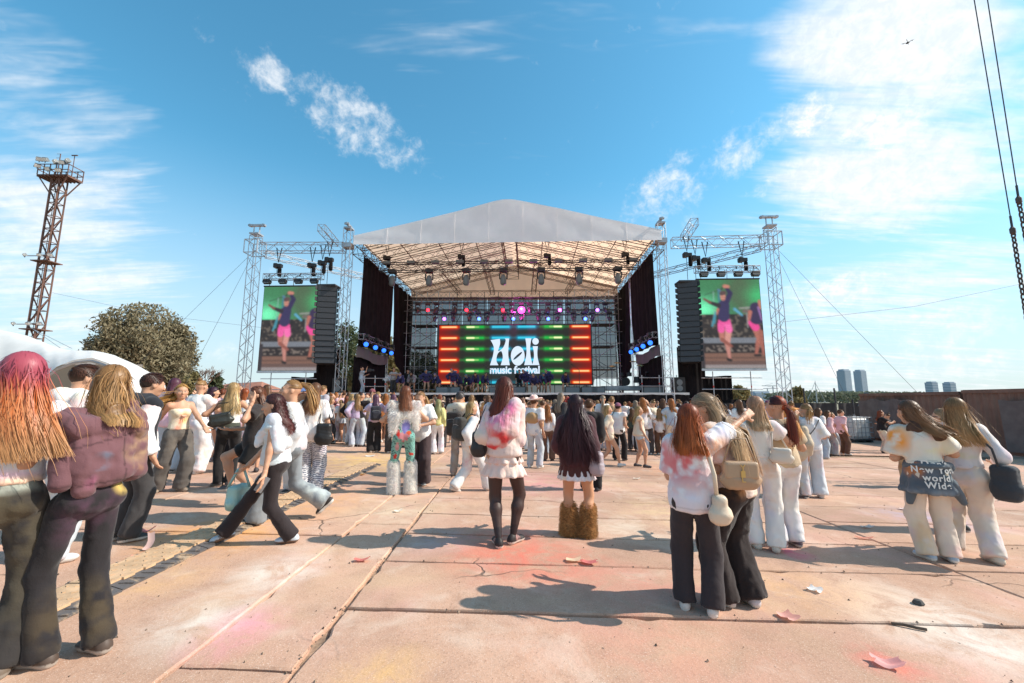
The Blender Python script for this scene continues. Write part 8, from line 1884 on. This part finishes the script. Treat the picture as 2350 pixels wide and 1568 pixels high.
CL = {'white': (.76, .74, .72), 'cream': (.68, .58, .45), 'black': (.022, .02, .021), 'charcoal': (.06, .055, .055), 'pink': (.74, .48, .50), 'lilac': (.52, .44, .58), 'grey': (.36, .34, .33), 'tan': (.46, .30, .17), 'light blue': (.45, .53, .60), 'brown': (.15, .085, .06), 'pale jeans': (.52, .57, .62), 'lemon': (.66, .62, .26), 'yellow': (.70, .46, .08), 'green': (.07, .10, .08), 'maroon': (.15, .04, .045), 'teal': (.20, .42, .42), 'navy': (.045, .04, .11), 'orange': (.7, .3, .1)}
def put(kind, pos, rz, H, top, leg, hair, label, group=None, skin=None, shoe=None):
    parts, J = PR[kind]; r = random.Random(hash((round(pos.x, 2), round(pos.y, 2)))); k = r.uniform(.88, 1.1); root = None
    sk = skin or (SKIN[0]*k, SKIN[1]*k, SKIN[2]*k); cols = {'skin': sk, 'top': CL[top], 'leg': CL[leg], 'hair': HC[hair], 'shoe': shoe or r.choice([(.5, .46, .42), (.06, .05, .05), (.3, .24, .2), (.6, .58, .55)])}
    for nm, me, mt, role in parts:
        o = obj(nm, me, M[mt], root, color=cols[role])
        if root is None:
            root = o; o.location = pos; o.rotation_euler = (0, 0, rz); o.scale = (H/PH,)*3; o['label'] = label; o['category'] = 'person'
            if group: o['group'] = group
    return root, J
G1 = 'people standing in the middle of the square'
def C(px, fy, ty, rel, kind, top, leg, hair, label, **kw):
    p = gnd(px, fy); H = Ht(p, px, ty); H = min(max(H, 1.30), 1.86); return put(kind, p, R_(rel)+VR(p), H, top, leg, hair, label, G1, **kw)
C(778, 1014, 918, 0, 'tail', 'white', 'light blue', 'gold', 'girl with a long fair braid, white tee and blue jeans near the left stage tower')
C(754, 1017, 913, -70, 'long', 'grey', 'charcoal', 'gold', 'girl in grey long sleeves with hand on hip beside the braided girl')
C(823, 1025, 901, -60, 'phone', 'black', 'pale jeans', 'dark', 'dark haired girl in black tee and pale jeans looking up from her phone')
o1 = C(857, 1039, 905, 5, 'arms', 'lilac', 'black', 'purple', 'girl with violet-brown hair and lilac tee carrying a black backpack'); backpack('black shiny backpack on the girl in lilac tee', *o1, (.03, .03, .04))
o1 = C(898, 1040, 906, -5, 'tee', 'pink', 'charcoal', 'purple', 'girl with purple hair and pink-white tee carrying a leopard pattern backpack')
def leopard(V, C_):
    C_ = C_.copy(); n = vnoise(V*60, 3); w = (n > .45)&(V[:, 2] < -.18); C_[w] = (.30, .26, .24); return C_
backpack('backpack with pale leopard pattern on the purple haired girl', *o1, (.035, .03, .045), pat=leopard)
C(1003, 1043, 917, 8, 'long', 'lemon', 'white', 'green', 'girl with greenish blonde hair, lemon top and white trousers')
C(1027, 1017, 914, 0, 'skirt', 'white', 'white', 'dark', 'girl with dark curls in an all white dress behind the lemon top')
C(1012, 1030, 925, 0, 'tee', 'tan', 'charcoal', 'brown', 'person in tan tee half hidden beside the lemon top girl')
o1 = C(1052, 1092, 899, -25, 'hoodie', 'cream', 'grey', 'greydark', 'young man with green-dusted short hair, cream hoodie and dark backpack'); backpack('dark patterned backpack on the man in cream hoodie', *o1, (.05, .04, .035), size=(.30, .2, .46))
o1 = C(1078, 1128, 917, -62, 'walk', 'white', 'white', 'blonde', 'blonde girl in all white with long hair stepping right, behind the pink hoodie'); backpack('grey and black backpack on the blonde girl in all white', *o1, (.06, .055, .05))
o1 = C(1226, 1074, 912, -25, 'man', 'white', 'pale jeans', 'brown', 'man in pale cowboy hat and pale jeans with tan hoodie over his shoulders')
for nm, f_ in (('hat', lambda J: g_hat(J, (.74, .58, .52), [((0, -.05, .99), .05, (.75, .3, .25), .7)])), ('hoodie', lambda J: g_drape(J, .018, [('c', (-.12, 0, .80), (.12, 0, .80), .055, .055), ('e', (0, -.06, .70), (.13, .08, .11)), ('c', (-.12, -.02, .78), (-.13, -.01, .60), .045, .04), ('c', (.12, -.02, .78), (.13, 0, .60), .045, .04)], (.46, .27, .13)))):
    V, Q, C_ = f_(o1[1]); obj(nm, mk_mesh(nm, V, Q, True, C_), M['cloth'], o1[0])
C(1246, 1044, 919, -20, 'man', 'white', 'light blue', 'brown', 'man in white tee and blue jeans right of the cowboy hat')
C(1258, 1058, 929, 5, 'long', 'white', 'brown', 'ginger', 'ginger girl in white top and brown trousers before the dark wavy hair')
C(1356, 1127, 917, -8, 'hoodie', 'black', 'black', 'brown', 'boy from behind with cropped hair in black hoodie and black trousers')
C(1325, 1060, 921, 0, 'man', 'grey', 'charcoal', 'ginger', 'ginger boy half hidden left of the black hoodie')
C(1398, 1070, 928, -75, 'barewalk', 'cream', 'cream', 'blonde', 'blonde girl in cream top and shorts walking right beside the black hoodie')
o1 = C(1422, 1057, 926, -20, 'cap', 'white', 'black', 'dark', 'man in dark red cap and torn white top with a black sling bag')
b = wpt(o1[0], A_(-.12, -.06, .55)*1.5); bag('sling_bag', 'black sling bag hanging at the capped man', b, .2, (.2, .12, .3), (.02, .02, .022), strap=[b, b+Vector((.03, -.05, .35)), b+Vector((.14, 0, .52))])
C(1470, 1072, 933, -80, 'shorts', 'cream', 'light blue', 'blonde', 'slim blonde girl in cream top and denim shorts, side on')
C(1488, 1043, 931, 0, 'arms', 'white', 'charcoal', 'ash', 'girl with long ash hair and white crop behind the denim shorts')
C(1517, 1043, 938, 0, 'tee', 'white', 'brown', 'gold', 'girl in white top and brown wide trousers left of the redhead')
C(1453, 1034, 937, 0, 'long', 'green', 'charcoal', 'brown', 'girl in dark green top between capped man and denim shorts')
C(1535, 1040, 936, -60, 'cap', 'yellow', 'cream', 'green', 'person in yellow top and cap by the right stage end')
C(1554, 1046, 938, -30, 'phone', 'white', 'cream', 'gold', 'person holding up a phone beside the yellow top')
C(1908, 1046, 942, -55, 'long', 'pink', 'grey', 'brown', 'person with wavy brown hair and rose tee walking right near the tank')
C(1916, 1040, 944, -70, 'walk', 'pink', 'pale jeans', 'gold', 'girl with fair curls half hidden beside the rose tee')
C(1938, 1044, 940, -60, 'man', 'pink', 'brown', 'brown', 'boy in orange-dusted tee with jacket at waist, beside the water tank')
C(1888, 1053, 937, -40, 'tee', 'white', 'light blue', 'brown', 'person in white tee and blue flared jeans right of the loose white tee')
C(1842, 1040, 940, 30, 'tail', 'white', 'pale jeans', 'gold', 'girl glimpsed between the beige tee and the loose white tee')
C(1705, 1050, 918, 20, 'tee', 'white', 'charcoal', 'brown', 'dark haired girl hidden behind the rose-blonde hair')
C(1735, 1035, 922, 10, 'man', 'grey', 'charcoal', 'ginger', 'person with ginger hair right behind the crop tee girl')
C(2030, 1040, 942, -70, 'arms', 'black', 'cream', 'auburn', 'girl in black top and cream trousers raising her hands by the tarpaulin')
C(2046, 1036, 950, 80, 'phone', 'charcoal', 'white', 'brown', 'girl in dark top and stained white trousers facing the raised hands')
C(2235, 1010, 937, 30, 'man', 'lilac', 'grey', 'brown', 'man half hidden behind the honey haired girl')
C(2095, 1120, 985, 10, 'man', 'tan', 'tan', 'brown', 'person in tan mostly hidden behind the denim jacket girl')
# left: the far group in front of the tent and the wing tower
for (px, fy, ty, rel, kind, top, leg, hair, lab) in ((185, 1085, 885, 20, 'tee', 'white', 'pale jeans', 'purple', 'girl with windblown purple hair before the tent mouth'), (205, 1080, 893, -30, 'tail', 'light blue', 'charcoal', 'brown', 'girl in light blue tee between the two boys'), (345, 1075, 905, 150, 'tail', 'pink', 'white', 'ginger', 'girl in sunglasses facing us behind the second boy'), (360, 1060, 893, 170, 'man', 'white', 'charcoal', 'ginger', 'ginger haired person facing us beside the second boy'),
        (480, 1045, 890, 170, 'long', 'pink', 'pale jeans', 'dark', 'laughing dark haired girl facing us beyond the purple curls'), (497, 1040, 893, -20, 'man', 'pink', 'black', 'maroon' if False else 'auburn', 'red haired person in pink beyond the bandeau girl'), (575, 1085, 888, 5, 'skirt', 'white', 'white', 'gold', 'girl in white maxi skirt behind the hair-pushing girl'),
        (600, 1050, 884, 10, 'tee', 'white', 'charcoal', 'brown', 'brown haired girl behind the tall ponytail girl'), (455, 1050, 898, 10, 'man', 'grey', 'charcoal', 'brown', 'man in grey beyond the hair bun girl'), (530, 1045, 888, 0, 'phone', 'white', 'black', 'ginger', 'ginger person holding a phone up beside the bandeau girl'),
        (170, 1070, 898, 15, 'man', 'black', 'charcoal', 'brown', 'dark dressed person inside the tent mouth'), (255, 1070, 900, -10, 'long', 'cream', 'grey', 'blonde', 'blonde person inside the tent behind the maroon hoodie'),
        (735, 1010, 908, 10, 'man', 'charcoal', 'charcoal', 'dark', 'man in dark jacket near the left end of the stage'), (783, 1005, 897, 5, 'man', 'pink', 'grey', 'brown', 'tall man in pale pink shirt near the left end of the stage'), (800, 1006, 910, 20, 'tail', 'pink', 'grey', 'auburn', 'girl with auburn tail beside the pale pink shirt'), (812, 1022, 904, -15, 'hoodie', 'grey', 'charcoal', 'greydark', 'person in grey hood with backpack straps behind the phone girl'),
        (838, 1012, 903, 160, 'skirt', 'white', 'white', 'auburn', 'girl in white holding something red beside the phone girl'), (875, 1010, 910, 0, 'tee', 'orange', 'brown', 'ginger', 'ginger girl between the two backpacks'), (915, 1005, 915, 0, 'man', 'white', 'charcoal', 'ash', 'short haired person right of the leopard backpack')):
    C(px, fy, ty, rel, kind, top, leg, hair, lab)
# packed rows below the stage
hairs = ['blonde', 'gold', 'brown', 'brown', 'dark', 'auburn', 'ginger', 'ash', 'gold']; tops = ['white', 'white', 'white', 'pink', 'cream', 'grey', 'black', 'black', 'tan', 'light blue', 'lilac', 'maroon', 'brown', 'orange', 'charcoal']; legs = ['black', 'charcoal', 'pale jeans', 'cream', 'white', 'grey', 'light blue']
rr = random.Random(21); spots = [(o.location.x, o.location.y) for o, J in PPL]; tries = 0; n = 0
while n < 185 and tries < 9000:
    tries += 1; Y = 12.5+11.0*rr.random()**.8; q_ = rr.random(); px = rr.uniform(690, 1640) if q_ < .80 else rr.uniform(440, 760) if q_ < .95 else rr.uniform(1640, 1860); x = (px-CX)/FPX*Y
    if px > 1640 and Y < 15: continue
    if any((x-a)**2+(Y-b)**2 < .36 for a, b in spots): continue
    if Y < 14.5 and not (480 < px < 1560): continue
    spots.append((x, Y)); kind = rr.choice(['tee', 'long', 'man', 'hoodie', 'phone', 'tail', 'skirt', 'arms', 'tee', 'long', 'man', 'cap', 'tee', 'long']); hr = rr.choice(hairs); tp = rr.choice(tops)
    H = rr.gauss(1.60, .07)+(.06 if kind in ('man', 'hoodie', 'cap') else 0); what = {'man': 'short haired person', 'hoodie': 'hooded person', 'cap': 'person in a cap', 'phone': 'person raising a phone', 'tail': 'person with ponytail', 'skirt': 'person with curls'}.get(kind, 'long haired person')
    put(kind, Vector((x, Y, gz(x))), rr.gauss(0, .55)+VR(Vector((x, Y, 0)))*.6, H, tp, rr.choice(legs), hr, '%s, %s hair, %s top, crowd at %s of stage' % (what, hr if hr != 'ash' else 'ash blonde', tp, 'left end' if px < 850 else 'left half' if px < 1010 else 'middle' if px < 1200 else 'right half' if px < 1400 else 'right end'), 'packed crowd below the stage'); n += 1

# ------------------------------------------------------------------ on stage
dn = dict(res=.022)
D1 = proto(dict(fL=(-.08, 0, 0, 15), fR=(.09, .03, 0, -15), pel=(0, -.03, -.03), lean=(0, .20), wL=(-.10, .26, .42), wR=(.10, .26, .44), head=(0, -50, 0)), [T(inflate=.024, sleeve=1.9, hem=-.01), B('shorts', upto=.30, rt=.064), S_], dict(style='long', length=.22, vol=1.2, spread=1.4, wind=(0, .10, .0), front=.8, **HW), res=.022)
D2 = proto(dict(fL=(-.08, 0, 0, 15), fR=(.08, .03, 0, -15), lean=(.04, .08), wL=(-.17, .02, .55), wR=(.17, .05, .55), eL=(-1, -.5, 0), eR=(1, -.5, 0), head=(10, -25, 20)), [T(inflate=.026, sleeve=1.9, hem=-.02), B('shorts', upto=.30, rt=.064), S_], dict(style='long', length=.20, vol=1.2, spread=1.3, wind=(-.25, .05, .12), front=.6, **HW), res=.022)
D3 = proto(dict(fL=(-.10, 0, 0, 25), fR=(.11, .05, 0, -25), pel=(0, -.06, -.10), lean=(.05, .16), wL=(-.12, .10, .40), wR=(.15, .16, .42), head=(-15, -35, 0)), [T(inflate=.024, sleeve=1.9, hem=-.01), B('shorts', upto=.30, rt=.064), S_], dict(style='long', length=.2, vol=1.2, spread=1.3, wind=(.12, .12, .05), front=.7, **HW), res=.022)
PR['d1'], PR['d2'], PR['d3'] = D1, D2, D3; HC['lilac'] = (.42, .36, .52); HC['bluehair'] = (.16, .34, .45); CL['hotpink'] = (.66, .16, .30)
dl = [(921, 'd1', 'lilac'), (978, 'd2', 'bluehair'), (1006, 'd1', 'lilac'), (1040, 'd2', 'lilac'), (1052, 'd3', 'brown'), (1077, 'd3', 'bluehair'), (1092, 'd1', 'brown'), (1110, 'd1', 'ash'), (1207, 'd2', 'lilac'), (1227, 'd3', 'lilac'), (1241, 'd1', 'bluehair'), (1259, 'd2', 'lilac'), (1297, 'd1', 'brown')]
for i, (px, kd, hr) in enumerate(dl):
    q = stg(px, 893, 1.5+.4*(i % 3)); w = SL(q.x, q.y, DECK)
    put(kd, w, STH+PI+R_(30*math.sin(i*2.1)), (1.72 if kd == 'd2' else 1.64), 'navy', 'hotpink', hr, 'dancer in navy top and pink shorts, %s from the left on stage' % ordn[i], 'dancers on the stage', shoe=(.03, .03, .03))
def crew(px, d, kind, rel, top, leg, hair, lab, H=1.75):
    q = stg(px, 893, d); return put(kind, SL(q.x, d, DECK), STH+R_(rel), H, top, leg, hair, lab, 'crew on the stage')
cm = crew(828, .9, 'phone', -70, 'light blue', 'light blue', 'dark', 'cameraman in pale shirt and blue jeans standing at the left end of the stage', 1.78)
w = wpt(cm[0], A_(.02, .26, .92)*1.7); t = thing('video_camera', w, 'black video camera held up by the cameraman on stage', 'camera'); mb = MB(); mb.box((0, 0, 0), (.34, .16, .20)); mb.build('body', M['black_paint'], t); mb = MB(); mb.tube((.17, 0, 0), (.36, 0, 0), .07, 10); mb.build('lens', M['dark_steel'], t)
crew(884, 1.8, 'd1', -60, 'white', 'black', 'dark', 'man in white tee bending over at the left side of the stage'); crew(902, 1.4, 'arms', 200, 'grey', 'charcoal', 'dark', 'man in grey tee with hands at his mouth on the left of the stage'); crew(946, 2.2, 'd1', 180, 'grey', 'charcoal', 'dark', 'person in grey crouching behind the leftmost dancers'); crew(935, 3.0, 'man', 180, 'black', 'charcoal', 'dark', 'dark dressed person at the back left of the stage')
crew(1192, 3.5, 'man', 185, 'black', 'charcoal', 'brown', 'dark dressed musician behind the microphone stand at centre stage')
